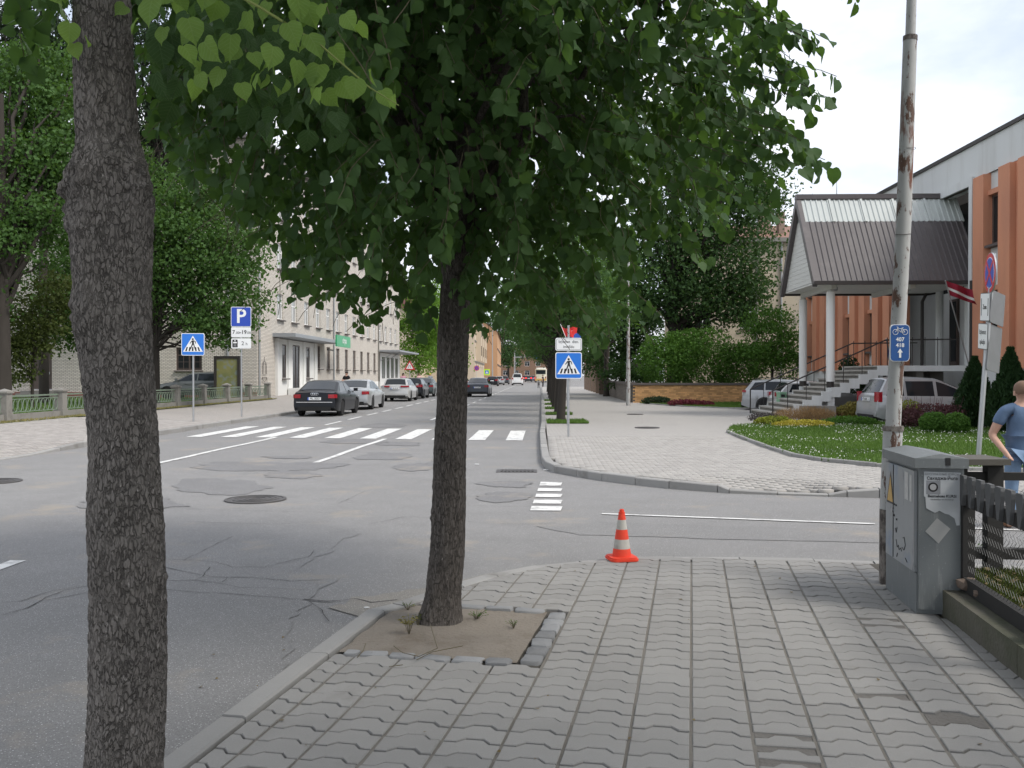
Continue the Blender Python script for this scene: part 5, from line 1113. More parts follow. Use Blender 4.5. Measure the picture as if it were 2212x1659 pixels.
# ---------------------------------------------------------------- portico
port = thing('portico', 'steep brown metal gabled portico on white columns over the stairs', 'porch', st(9.72, 34.95, 0), SA)
M['brown_sheet'] = mat('brown_sheet', (0.082,0.072,0.073), 0.42, 0.08, 1.5, spec=.5, dirt=(0.14,0.125,0.12), dirt_amt=(.55,.85))
M['clear_sheet'] = mat('pale_sheet', (0.43,0.46,0.445), 0.3, 0.10, 2, spec=.6)
M['clad'] = mat('white_cladding', (0.56,0.56,0.53), .7, .05, 2)
LU, HV, ZR, ZE = 5.9, 2.25, 8.37, 5.0
def slope_pt(u, t, side, off=0.0):   # t 0 ridge .. 1 eave
    nrm = Vector((0, side*(ZR-ZE), HV)).normalized(); p = Vector((u, side*HV*t, lerp(ZR, ZE, t))) + nrm*off; return p
def ribbed(u0, u1, t0, t1, side, m, name, pitch=.2, h=.035):
    mb = MB(); n = max(1, round((u1-u0)/pitch)); us = []
    for i in range(n):
        a = u0+(u1-u0)*i/n; pp = (u1-u0)/n
        us += [(a, 0), (a+pp*.62, 0), (a+pp*.72, h), (a+pp*.90, h)]
    us.append((u1, 0)); vs = [slope_pt(u, t, side, o+.03) for u, o in us for t in (t0, t1)]
    f = [(2*i, 2*i+1, 2*i+3, 2*i+2) for i in range(len(us)-1)]
    if side > 0: f = [tuple(reversed(q)) for q in f]
    mb.add(vs, f); return mb.build(name, M[m], port)
W5 = LU/5
for i in range(5):
    ribbed(i*W5+(.12 if i == 0 else .035), (i+1)*W5-.035, .03, .305, -1, 'clear_sheet', 'pale_roof_sheet')
    mb = MB(); a, b = (i+1)*W5-.04, (i+1)*W5+.04
    vs = [slope_pt(u, t, -1, o) for u, t, o in ((a,.02,.02),(b,.02,.02),(b,.31,.02),(a,.31,.02),(a,.02,.09),(b,.02,.09),(b,.31,.09),(a,.31,.09))]
    mb.add(vs, [(0,3,2,1),(4,5,6,7),(0,1,5,4),(1,2,6,5),(2,3,7,6),(3,0,4,7)]).build('sheet_bar', M['clear_sheet'], port)
    ribbed(i*W5+(.12 if i == 0 else 0), (i+1)*W5, .30, 1.02, -1, 'brown_sheet', 'roof_sheet'); ribbed(i*W5+(.12 if i == 0 else 0), (i+1)*W5, .03, 1.02, 1, 'brown_sheet', 'roof_sheet')
mb = MB()
for s in (-1, 1):
    vs = [slope_pt(u, t, s, 0) for u, t in ((.02,0),(LU,0),(LU,1.02),(.02,1.02))]; mb.add(vs, [(0,1,2,3) if s > 0 else (3,2,1,0)])
mb.build('roof_lining', M['clad'], port)
for s in (-1, 1):
    mb = MB(); vs = [slope_pt(u, t, s, o) for u, t, o in ((-.04,-.01,-.16),(.12,-.01,-.16),(.12,1.03,-.16),(-.04,1.03,-.16),(-.04,-.01,.07),(.12,-.01,.07),(.12,1.03,.07),(-.04,1.03,.07))]
    mb.add(vs, [(0,3,2,1),(4,5,6,7),(0,1,5,4),(1,2,6,5),(2,3,7,6),(3,0,4,7)]).build('barge_board', M['brown_sheet'], port)
MB().box(-.05, LU, -.14, .14, ZR-.04, ZR+.14).build('ridge_cap', M['brown_sheet'], port)
MB().tube([(1.5,0,ZR+.1),(1.5,0,ZR+.75)], [.02,.006], 6).build('lightning_rod', M['galv'], port)
nb = 15
for i in range(nb):
    z0 = ZE+.02+i*.165; z1 = z0+.158; w0 = HV*(ZR-z0)/(ZR-ZE)-.10; w1 = HV*(ZR-z1)/(ZR-ZE)-.10
    MB().add([(.14,-w0,z0),(.14,w0,z0),(.14,w1,z1),(.14,-w1,z1),(.17,-w0,z0),(.17,w0,z0),(.17,w1,z1),(.17,-w1,z1)], [(3,2,1,0),(4,5,6,7),(0,1,5,4),(1,2,6,5),(2,3,7,6),(3,0,4,7)]).build('cladding_board', M['clad'], port)
z0 = ZE+.02+nb*.165; w0 = HV*(ZR-z0)/(ZR-ZE)-.1; MB().add([(.16,-w0,z0),(.16,w0,z0),(.16,0,ZR-.15)], [(2,1,0)]).build('gable_pane', M['clear_sheet'], port)
MB().box(.13, LU, -HV+.05, HV-.05, ZE-.06, ZE).build('ceiling_panel', M['clad'], port)
mb = MB(); mb.box(-.02, LU, -HV-.16, -HV-.02, ZE-.13, ZE); mb.build('gutter', M['dark_metal'], port); MB().box(-.02, LU, HV+.02, HV+.16, ZE-.13, ZE).build('gutter', M['dark_metal'], port)
for uu in (.8, 3.6): MB().box(uu-.09, uu+.09, -HV+.3, HV-.3, ZE-.24, ZE-.06).build('beam', M['clad'], port)
for uu, vv in ((1.2,-.6),(3.9,-.6)): MB().lathe([(.14,ZE-.20),(.16,ZE-.14),(.16,ZE-.06)], 12, (uu, vv, 0)).build('ceiling_lamp', M['galv'], port)
for vv in (-1.55, 1.95):
    c = MB().lathe([(.152, 1.42), (.152, ZE-.32)], 20, (.80, vv, 0)).build('column', M['white'], port, smooth=40)
    MB().lathe([(.10, ZE-.32), (.10, ZE-.06)], 14, (.80, vv, 0)).build('capital', M['clad'], c); MB().lathe([(.13,1.20),(.13,1.43)], 16, (.80, vv, 0)).build('collar', M['dark_metal'], c)
    MB().box(.68, .92, vv-.12, vv+.12, .05, 1.2).build('pier', M['offwhite'], c)
# ---------------------------------------------------------------- stairs
stairs = thing('entrance_stairs', 'concrete entrance stairs with dark railings under the portico', 'stairs', st(8.5, 35.15, 0), SA)
M['step'] = mat('step_concrete', (0.43,0.41,0.375), .85, .12, 3, dirt=(0.28,0.26,0.24), dirt_amt=(.55,.8), fine=.12)
ns = 12; go, ri, v0, v1 = .335, .157, -1.75, 1.95
for i in range(ns):
    z = .12+ri*(i+1); MB().box(i*go-(.03), i*go+go+.03, v0, v1, z-.055, z).build('step', M['step'], stairs)
    MB().box(i*go+.02, i*go+.07, v0+.02, v1, z-ri, z-.056).build('riser', M['concrete'], stairs)
mb = MB(); pts = []
for i in range(ns): pts += [(i*go, .12+ri*i-.0), (i*go, .12+ri*(i+1)-.004)]
pts += [(ns*go, .12+ri*ns-.004), (ns*go, .12+ri*ns-.42)]; low = [(i*go+go*.95, .12+ri*(i+1)-.40) for i in range(ns-1, 1, -1)] 
low2 = []
for i in range(ns-1, 1, -1): low2 += [(i*go+go*.98, .12+ri*(i-1)-.05), (i*go-.0, .12+ri*(i-1)-.05)]
poly = pts + [(x, max(.02, z)) for x, z in low2] + [(.6,.02),(0,.02)]
for va, vb in ((v0-.14, v0-.005), (v1+.005, v1+.14)): MB().prism(poly, va, vb, fn=lambda a, b, c: (a, c, b)).build('stringer', M['offwhite'], stairs)
MB().box(ns*go, 7.2, v0-.14, v1+.14, 1.80, 2.0).build('landing', M['offwhite'], stairs)
MB().box(ns*go+1.2, ns*go+1.45, v0+.3, v1-.1, -.05, 1.79).build('support_wall', M['concrete'], stairs); MB().box(6.6, 7.1, v0+2.4, v1, -.05, 1.79).build('support_wall', M['concrete'], stairs)
def rail_fixed(vv, u_end):
    r = MB().tube([(-.05,vv,.10),(-.05,vv,1.08),(.02,vv,1.12),(ns*go,vv,.12+ri*ns+.93),(u_end,vv,.12+ri*ns+.95)], .026, 6).build('railing', M['dark_metal'], stairs)
    for i in range(1, ns, 2): MB().tube([(i*go+.15,vv,.12+ri*(i+1)), (i*go+.15,vv,1.10+(ri*ns-.05)*(i*go+.15)/(ns*go)-.02)], .014, 5).build('baluster', M['dark_metal'], r)
    for i in range(int((u_end-ns*go)/.45)+1): MB().tube([(ns*go+.05+i*.45,vv,2.0),(ns*go+.05+i*.45,vv,3.03)], .014, 5).build('baluster', M['dark_metal'], r)
rail_fixed(v0+.05, 6.6); rail_fixed(v1-.05, 6.6)
cb = tag(MB().box(-.55, .55, -.25, .25, 0, .5).build('concrete_box', M['concrete'], loc=G(1766,908,0.1), rot=(0,0,SA)), 'low square concrete box in the flower bed by the stairs', 'box')
# ---------------------------------------------------------------- low brick garden wall
gw = thing('garden_wall', 'low orange brick garden wall with dark coping', 'wall', (6.72, 51.0, 0.1), 0)
M['obrick'] = mat('orange_brick', (0.50,0.29,0.13), .85, .12, 3, island=.28, dirt=(0.36,0.20,0.11), dirt_amt=(.55,.8))
MB().box(0, 7.9, .03, .22, 0, 1.0).build('mortar_core', M['joint_far'], gw)
bme = MB().box(-.121,.121,-.03,.03,-.039,.039).mesh('brick', M['obrick'])
for r_ in range(11):
    for c_ in range(27): obj('brick', bme, gw, (.13+c_*.252+(.126 if r_ % 2 else 0), random.uniform(.012,.022), .05+r_*.0885))
MB().box(6.95, 7.9, .0, .03, .01, .98).build('far_bricks', M['obrick'], gw)
MB().box(-.08, 7.95, -.07, .30, 1.0, 1.12).build('coping', M['sill'], gw)
gs = thing('garden_wall', 'garden wall along the pavement, its shade put into the grey brown brick colour', 'wall', (6.62, 51.3, 0.1), SA)
MB().box(0, .25, 0, 21, 0, 1.02).build('wall', M['shade_brick'], gs); MB().box(-.08, .33, -.05, 21, 1.02, 1.14).build('coping', M['sill'], gs)
for i in range(7):
    tag(MB().box(-.35,.35,-.3,.3,0,4.1-.1*i).build('brown_pier', mat('brown_pier', (0.155,0.115,0.09), .85, .2, 3) if i == 0 else bpy.data.materials['brown_pier'], loc=st(4.95, 73+4.2*i, .1), rot=(0,0,SA)),
        ['nearest', 'second', 'third', 'fourth', 'fifth', 'sixth', 'last'][i] + ' tall brown pier in the row beyond the garden wall', 'pier', 'brown piers beyond the garden wall')
# ---------------------------------------------------------------- concrete and green metal fence, left
fence = thing('garden_fence', 'low fence of concrete posts and green metal panels with oval rings', 'fence', st(-16.1, 0, 0), SA)
M['greenmetal'] = mat('green_metal', (0.15,0.195,0.145), .6, .2, 4, dirt=(0.12,0.12,0.10), dirt_amt=(.55,.75))
fz = .25; fp = [20.6, 24.1, 27.5, 30.7, 34.0, 37.2, 40.4, 43.6, 46.9, 50.4, 53.9]
pm = MB(); pm.box(-.15,.15,-.15,.15,0,.86); pm.add([(-.19,-.19,.86),(.19,-.19,.86),(.19,.19,.86),(-.19,.19,.86),(-.19,-.19,.92),(.19,-.19,.92),(.19,.19,.92),(-.19,.19,.92),(0,0,1.0)], [(0,1,5,4),(1,2,6,5),(2,3,7,6),(3,0,4,7),(4,5,8),(5,6,8),(6,7,8),(7,4,8),(3,2,1,0)]); pm.box(-.17,.17,-.17,.17,-.1,.28)
pme = pm.mesh('post', M['concrete']); ringm = {}
for i, v in enumerate(fp):
    obj('post', pme, fence, (0, v, fz))
    if i == len(fp)-1: break
    a, b = v+.17, fp[i+1]-.17; MB().box(-.09,.09,a,b,fz-.1,fz+.22).build('plinth', M['concrete'], fence)
    pn = MB(); pn.box(-.025,.025,a,b,fz+.74,fz+.79); pn.box(-.015,.015,a,b,fz+.655,fz+.68); pn.box(-.02,.02,a,b,fz+.26,fz+.29); p = pn.build('panel', M['greenmetal'], fence)
    n = 11; w_ = (b-a)/n
    if not ringm:
        ringm['r'] = MB().tube([(0, .105*math.cos(t/14*2*math.pi), .185*math.sin(t/14*2*math.pi)) for t in range(14)], .014, 5, close=True).mesh('ring', M['greenmetal'])
    for k in range(n): obj('ring', ringm['r'], p, (0, a+w_*(k+.5), fz+.47))

# ================================================================== vehicles
M['plate'] = plain('number_plate', (0.75,0.76,0.76), .4); M['chrome'] = plain('chrome', (0.75,0.76,0.78), .15, 1.0); M['plate_blue'] = plain('plate_blue', (0.05,0.12,0.45), .4)
M['under'] = plain('underbody', (0.012,0.012,0.012), .9)
SPEC = {
 'sedan': dict(L=4.8, W=1.81, H=1.45, top=[(-2.40,.50),(-2.385,.60),(-2.36,.80),(-2.31,.96),(-2.15,1.0),(-1.6,1.02),(.75,.95),(1.2,.93),(2.0,.80),(2.3,.68),(2.39,.52)], belt=.97, cab=(-1.98,-1.02,.12,1.05), wy=(-1.30,1.42), wr=.325, lights=(.66,.84,.74,.89), wins=[[(-1.50,.1),(-.35,.1),(-.35,.93),(-1.02,.93)],[(-.27,.1),(.80,.1),(.20,.93),(-.27,.93)]], plate=.72),
 'wagon': dict(L=4.55, W=1.78, H=1.47, top=[(-2.27,.50),(-2.255,.60),(-2.23,.80),(-2.18,.98),(-2.1,1.02),(-1.6,1.0),(.75,.95),(1.15,.93),(1.9,.80),(2.18,.68),(2.26,.52)], belt=.98, cab=(-2.16,-1.82,.10,1.02), wy=(-1.28,1.34), wr=.32, lights=(.42,.86,.90,1.0), wins=[[(-1.92,.15),(-1.32,.1),(-1.32,.9),(-1.70,.88)],[(-1.25,.1),(-.33,.1),(-.33,.93),(-1.25,.92)],[(-.26,.1),(.78,.1),(.18,.93),(-.26,.93)]], plate=.82),
 'mpv': dict(L=4.3, W=1.77, H=1.62, top=[(-2.14,.48),(-2.13,.60),(-2.11,.85),(-2.08,1.0),(-2.0,1.04),(.9,1.0),(1.35,.98),(1.8,.85),(2.06,.70),(2.14,.5)], belt=1.0, cab=(-2.05,-1.72,-.05,1.32), wy=(-1.22,1.38), wr=.315, lights=(.84,.86,.82,1.14), wins=[[(-1.80,.1),(-1.22,.06),(-1.22,.86),(-1.58,.84)],[(-1.12,.06),(-.22,.05),(-.22,.92),(-1.12,.88)],[(-.12,.05),(1.12,.05),(.10,.92),(-.12,.92)]], plate=.9),
 'hatch': dict(L=4.2, W=1.75, H=1.45, top=[(-2.1,.5),(-2.08,.6),(-2.05,.85),(-2.0,.98),(-1.9,1.02),(.7,.95),(1.1,.93),(1.8,.80),(2.03,.68),(2.1,.52)], belt=.97, cab=(-1.98,-1.55,.05,1.0), wy=(-1.2,1.3), wr=.31, lights=(.5,.84,.82,1.0), wins=[[(-1.6,.15),(-.35,.1),(-.35,.93),(-1.42,.9)],[(-.27,.1),(.76,.1),(.14,.93),(-.27,.93)]], plate=.8),
 'van': dict(L=4.7, W=1.83, H=1.9, top=[(-2.35,.5),(-2.345,.7),(-2.33,1.0),(-2.3,1.08),(.9,1.06),(1.3,1.02),(1.95,.88),(2.25,.7),(2.34,.52)], belt=1.06, cab=(-2.32,-2.26,.75,1.45), wy=(-1.35,1.5), wr=.33, lights=(.74,.9,.75,1.2), wins=[[(.05,.08),(1.1,.08),(.75,.8),(.05,.8)]], plate=.62),
}
_wheel = {}
def wheel_mesh(r):
    k = round(r, 3)
    if k not in _wheel:
        def lx(prof, n, side_mat, name):
            mb = MB(); mb.lathe(prof, n); mb.v = [(z, x, y) for x, y, z in mb.v]; return mb.mesh(name, side_mat, smooth=35)
        ty = lx([(r*.62,-.095),(r*.93,-.10),(r,-.075),(r,.075),(r*.93,.10),(r*.62,.095)], 28, M['rubber'], 'tyre')
        mb = MB(); mb.lathe([(r*.66,-.085),(r*.66,.07),(r*.60,.075),(r*.58,.03),(r*.12,.045),(r*.10,.06),(0.001,.06)], 28, cap=False)
        for i in range(7):
            a = 2*math.pi*i/7; q = [(r*.08, -.035), (r*.60, -.05), (r*.60, .05), (r*.08, .035)]
            c, s = math.cos(a), math.sin(a); vs = [(x*c-y*s, x*s+y*c, z) for z in (.05, .078) for x, y in q]; mb.add(vs, [(4,5,6,7),(0,1,5,4),(1,2,6,5),(2,3,7,6),(3,0,4,7)])
        mb.v = [(z, x, y) for x, y, z in mb.v]; _wheel[k] = (ty, mb.mesh('rim', [M['rim']], smooth=30))
    return _wheel[k]
def car(name, label, kind, loc, rz, paint, cat='car', group=None, plate_text=None, glass='car_glass', lit=False, strip=False, chrome_strip=False, rails=False):
    S = SPEC[kind]; t = thing(name, label, cat, loc, rz, group); W2 = S['W']/2; Lh = S['L']/2; H = S['H']; pm = paint
    topf = lambda y: interp(y, S['top'])
    def wf(y):
        e = max(0, abs(y)-(Lh-.75))/.75; k = 1-.13*e**2.6 if y > 0 else 1-.09*e**3; return W2*k
    ys = set(np.linspace(-Lh, Lh, 44)); ra = S['wr']+.055
    for wy in S['wy']: ys |= {wy+ra*math.cos(a*math.pi/14) for a in range(15)} | {wy-ra-.004, wy+ra+.004}
    ys |= {p[0] for p in S['top']}; ys = sorted(y for y in ys if -Lh <= y <= Lh); mb = MB(); vs = []; n = 7
    for y in ys:
        w_ = wf(y); top = topf(y); zb = .21 + .14*max(0, (abs(y)-(Lh-.5))/.5)**1.5; zo = zb
        for wy in S['wy']:
            if abs(y-wy) < ra: zo = max(zo, S['wr']+math.sqrt(ra*ra-(y-wy)**2)*.97)
        zo = min(zo, top-.13); zm = max(zo+.02, min(.58, lerp(zo, top, .55))); zs = max(zm+.01, top-.11)
        vs.append([(0,y,zb),(w_*.66,y,zb),(w_*.68,y,zo),(w_*.975,y,zo),(w_*1.0,y,zm),(w_*.985,y,zs),(w_*.90,y,top-.012),(0,y,top+.015)])
    m_ = len(vs[0]); allv = []
    for r in vs: allv += r + [(-x, y, z) for x, y, z in r[1:-1]]
    k = 2*m_-2; right = list(range(m_)); left = [0]+list(range(m_, k))+[m_-1]; fs = []
    for i in range(len(vs)-1):
        for j in range(m_-1):
            a, b = i*k, (i+1)*k; fs.append((a+right[j], b+right[j], b+right[j+1], a+right[j+1])); fs.append((a+left[j+1], b+left[j+1], b+left[j], a+left[j]))
    ring = right + list(reversed(left[1:-1])); fs.append(tuple(ring)); fs.append(tuple((len(vs)-1)*k+q for q in reversed(ring)))
    mb.add(allv, fs); mb.build('body', pm, t, smooth=38)
    # cabin
    y0, y1, y2, y3 = S['cab']; belt = S['belt']; roof = [(y0, topf(y0)-.0), (y1, H-.045), ((y1+y2)/2, H), (y2, H-.05), (y3, topf(y3))]
    zr = lambda y: interp(y, roof); tf = lambda y: max(0, min(1, (zr(y)-belt)/(H-belt)))
    wb = lambda y: wf(y)*.925; wt = lambda y: lerp(wb(y), W2*.70, tf(y)); sidez = lambda y: max(belt-.01, zr(y)-.05)
    cs = sorted(set(np.linspace(y0, y3, 34)) | {y1, y2}); mb = MB(); vv = []
    for y in cs: vv.append([(wb(y),y,belt-.06),(wt(y),y,sidez(y)),(wt(y)*.88,y,max(zr(y)-.012, belt)),(wt(y)*.5,y,zr(y)+.012),(0,y,zr(y)+.018)])
    allv = []
    for r in vv: allv += r + [(-x, y, z) for x, y, z in reversed(r[:-1])]
    k = 9; mb.add(allv, [(i*k+j, (i+1)*k+j, (i+1)*k+j+1, i*k+j+1) for i in range(len(vv)-1) for j in range(k-1)] + [tuple(range(k-1, -1, -1)), tuple((len(vv)-1)*k+q for q in range(k))]); mb.build('cabin', pm, t, smooth=30)
    def screen(ya, yb, nm, ta=.10, tb=.90):
        mb = MB(); q = []; nx = 9
        for i in range(4):
            y = lerp(ya, yb, lerp(ta, tb, i/3)); z = zr(y); sl = (zr(yb)-zr(ya))/(yb-ya); nr_ = Vector((0, -sl, 1)).normalized()
            if nr_.z < 0: nr_ = -nr_
            for j in range(nx):
                s = -1+2*j/(nx-1); x = s*wt(y)*.86; zz = z + interp(abs(s)*.86, [(0,.018),(.5,.012),(.88,-.012)]); q.append(Vector((x, y, zz))+nr_*.010)
        f = [(i*nx+j, i*nx+j+1, (i+1)*nx+j+1, (i+1)*nx+j) for i in range(3) for j in range(nx-1)]
        if yb < ya: f = [tuple(reversed(a)) for a in f]
        mb.add(q, f).build(nm, M[glass], t, smooth=60)
    screen(y0, y1, 'rear_window', .14 if kind != 'van' else .3, .92); screen(y3, y2, 'windscreen', .08, .92)
    for sd in (1, -1):
        for wn in S['wins']:
            q = []
            for yy, f in wn: z = lerp(belt-.02, sidez(yy), f); x = lerp(wb(yy), wt(yy), (z-(belt-.06))/max(.05, sidez(yy)-belt+.06)); q.append(((x+.007)*sd, yy, z))
            MB().add(q, [(0,1,2,3) if sd > 0 else (3,2,1,0)]).build('side_window', M[glass], t)
        a, b, c, d = S['lights']; xr = wf(-Lh+.06)
        MB().prism([(xr*a*sd, -Lh+.20), (xr*a*sd, -Lh+.0), (xr*.93*sd, -Lh+.03), (xr*1.025*sd, -Lh+.09), (xr*1.04*sd, -Lh+.20)][::(-1 if sd > 0 else 1)][::-1], c, d).build('tail_light', M['lit_lamp'] if lit else M['red_lamp'], t)
        MB().prism([(wf(Lh-.1)*.55*sd, Lh-.30), (wf(Lh-.1)*.55*sd, Lh-.06), (wf(Lh-.1)*.9*sd, Lh-.12), (wf(Lh-.1)*1.05*sd, Lh-.32)], .60, .76).build('headlight', M['clear_lamp'], t)
        MB().cbox((sd*(W2+.07), y3-.22, belt+.07), (.17,.09,.13)).build('mirror', pm, t)
        for wy in S['wy']:
            ty, rm = wheel_mesh(S['wr']); o = obj('wheel', ty, t, (sd*(W2-.105), wy, S['wr']), (0, 0, 0 if sd > 0 else math.pi)); obj('rim', rm, o)
        if rails: MB().tube([(sd*W2*.66, y1+.1, H-.02), (sd*W2*.66, y1+.25, H+.06), (sd*W2*.66, y2-.2, H+.06), (sd*W2*.66, y2, H-.02)], .018, 6).build('roof_rail', M['dark_metal'], t)
        MB().cbox((sd*(W2*.985), .25, belt-.16), (.03,.18,.03)).build('door_handle', M['chrome'] if strip else pm, t)
    p = MB().box(-.26,.26,-Lh-.02,-Lh+.05,S['plate']-.055,S['plate']+.055).build('number_plate', M['plate'], t)
    if plate_text:
        MB().box(-.26,-.215,-Lh-.024,-Lh-.0205,S['plate']-.055,S['plate']+.055).build('band', M['plate_blue'], p); text(plate_text, .115, M['black'], p, (.025, -Lh-.0235, S['plate']), sx=.95)
    MB().box(-W2*.72, W2*.72, -Lh-.012, -Lh+.1, .25, .40).build('bumper_insert', M['under'], t)
    if chrome_strip: MB().box(-W2*.80, W2*.80, -Lh-.016, -Lh+.02, .565, .595).build('chrome_strip', M['chrome'], t)
    return t
M['lit_lamp'] = plain('lit_brake_lamp', (0.7,0.02,0.02), .2, emit=1.6)
Pm = {k: paint_mat('paint_'+k, c, f) for k, c, f in [('black', (0.008,0.009,0.012), 0), ('silver', (0.36,0.37,0.38), .25), ('lightsilver', (0.46,0.46,0.455), .2), ('teal', (0.075,0.095,0.095), .4), ('graphite', (0.055,0.06,0.07), .35), ('white', (0.72,0.72,0.71), 0), ('greygreen', (0.115,0.125,0.125), .4), ('blue', (0.10,0.13,0.25), .3), ('red', (0.30,0.03,0.04), .1)]}
c1 = car('parked_car', 'black sedan with a white number plate, first in the kerbside line', 'sedan', st(-8.98, 36.3+2.4, 0), SA-.006, Pm['black'], plate_text='ML-3033', group='cars parked along the left kerb', chrome_strip=True)
for i in range(4): MB().tube([(-.105+.07*i+.045*math.cos(a*math.pi/6), -2.375, .90+.045*math.sin(a*math.pi/6)) for a in range(12)], .008, 4, close=True).build('badge_ring', M['chrome'], c1)
c2 = car('parked_car', 'silver sedan with red wedge tail lights behind the black one', 'sedan', st(-9.02, 43.2+2.4, 0), SA, Pm['silver'], group='cars parked along the left kerb')
car('parked_car', 'pale silver estate car, third in the kerbside line', 'wagon', st(-9.1, 57.0+2.27, 0), SA, Pm['lightsilver'], group='cars parked along the left kerb', plate_text='JR-4210')
car('parked_car', 'dark hatchback, fourth in the kerbside line', 'hatch', st(-9.1, 63.6+2.1, 0), SA, Pm['black'], group='cars parked along the left kerb')
car('parked_car', 'dark teal sedan beside the slim trunk, fifth in the kerbside line', 'sedan', st(-9.1, 69.6+2.4, 0), SA, Pm['teal'], group='cars parked along the left kerb')
car('moving_car', 'dark graphite car driving away just right of the slim trunk', 'sedan', st(-4.84, 69.0+2.4, 0), SA, Pm['graphite'], plate_text='KU-2187')
car('parked_car', 'white car half hidden behind the driving graphite car', 'hatch', st(-8.7, 100, 0), SA, Pm['white'], group='far parked cars')
car('parked_car', 'black car beside the yellow green crossing sign', 'hatch', st(-7.3, 138, 0), SA, Pm['black'], group='far parked cars')
car('parked_car', 'pale car parked beyond the black one at the yellow green sign', 'hatch', st(-7.0, 152, 0), SA, Pm['silver'], group='far parked cars')
car('parked_car', 'last dark car parked beyond the yellow green sign', 'hatch', st(-6.6, 164, 0), SA, Pm['graphite'], group='far parked cars')
car('white_van', 'white delivery van driving away down the middle of the street', 'van', st(-3.9, 150, 0), SA, Pm['white'], cat='van')
for u, v, p, lab, lit in [(-3.1,225,'graphite','dark far car with lit brake lights',True), (-4.4,250,'red','reddish car queueing far down the street',True), (-1.9,240,'blue','bluish car queueing beside the bus',False), (-.9,232,'red','red car right behind the bus',True)]:
    car('far_car', lab, 'hatch', st(u, v, 0), SA, Pm[p], group='cars queueing at the street end', lit=lit)
# right of the street
p = P(1955, 850, 30.3); car('minivan', 'silver minivan parked in front of the stairs, nose to the building', 'mpv', (p.x+.85, 30.4, -.03), R(-90)+.03, Pm['silver'], cat='car', plate_text='FT-8641')
p = P(1700, 850, 40.5); car('estate_car', 'silver estate car parked behind the stair railings', 'wagon', (p.x+.35, 40.3, 0), R(-90)-.35, Pm['silver'], rails=True)
p = P(1800, 850, 38.9); car('parked_car', 'white car showing one wheel beneath the stairs', 'hatch', (p.x-.6, 38.6, -.05), R(-90), Pm['lightsilver'])
p = P(405, 820, 50); car('estate_car', 'dark grey green estate car in the garden behind the concrete fence', 'wagon', (-17.25, 50.3, .36), R(90)-.05, Pm['greygreen'])
# bus
bus = thing('city_bus', 'cream and white bus seen from behind, far down the street', 'bus', st(-.1, 205, 0), SA)
bc = paint_mat('bus_cream', (0.70,0.66,0.52)); MB().prism(rounded(2.5, 11, .35, 4), .35, 3.0).build('body', bc, bus, smooth=40); MB().prism(rounded(2.1, 9.5, .3, 4), 3.0, 3.25).build('roof_unit', M['white'], bus)
MB().box(-1.05,1.05,-5.52,-5.49,1.85,2.75).build('rear_window', M['car_glass'], bus); MB().box(-1.2,1.2,-5.53,-5.5,.45,.85).build('bumper', mat('bus_orange', (0.6,0.38,0.12), .5), bus)
for s in (-1, 1):
    MB().box(s*1.255-.01, s*1.255+.01, -4.8, 4.8, 1.6, 2.7).build('side_window', M['car_glass'], bus); MB().box(s*1.05-.09, s*1.05+.09, -5.535, -5.5, .9, 1.3).build('tail_light', M['red_lamp'], bus)
    for y in (-3.2, 3.4): ty, rm = wheel_mesh(.48); o = obj('wheel', ty, bus, (s*1.12, y, .48), (0,0,0 if s > 0 else math.pi)); obj('rim', rm, o)

# ================================================================== signs and street furniture
M['sign_blue'] = plain('sign_blue', (0.02,0.17,0.62), .35); M['sign_blue2'] = plain('parking_blue', (0.02,0.065,0.42), .35); M['sign_white'] = mat('sign_white', (0.78,0.79,0.79), .4, .04, 6)
M['sign_red'] = plain('sign_red', (0.55,0.02,0.03), .35); M['sign_black'] = plain('sign_black', (0.012,0.012,0.013), .5); M['bike_blue'] = plain('route_blue', (0.008,0.075,0.27), .35); M['sign_back'] = mat('sign_back', (0.20,0.205,0.21), .5, .15, 5, metal=.5)
def flat(parent, poly, y, m, name, th=.004, z=0, x=0): # polygon in the xz plane facing -y
    return MB().prism([(a+x, b+z) for a, b in poly], y, y+th, fn=lambda a, b, c: (a, c, b)).build(name, m, parent)
def panel(parent, w_, h_, r, y, z, face, rim, name='panel', inset=.02, x=0):
    p = MB().prism([(a+x, b+z) for a, b in rounded(w_, h_, r)], y, y+.012, fn=lambda a, b, c: (a, c, b)).build(name, rim, parent)
    flat(p, rounded(w_-2*inset, h_-2*inset, max(.005, r-inset*.6)), y-.003, face, 'face', .003, z, x); return p
def stroke(a, b, w0, w1):
    a, b = Vector(a+(0,)), Vector(b+(0,)); t = (b-a).normalized(); n = Vector((-t.y, t.x, 0)); return [tuple(p.xy) for p in (a-n*w0/2, b-n*w1/2, b+n*w1/2, a+n*w0/2)]
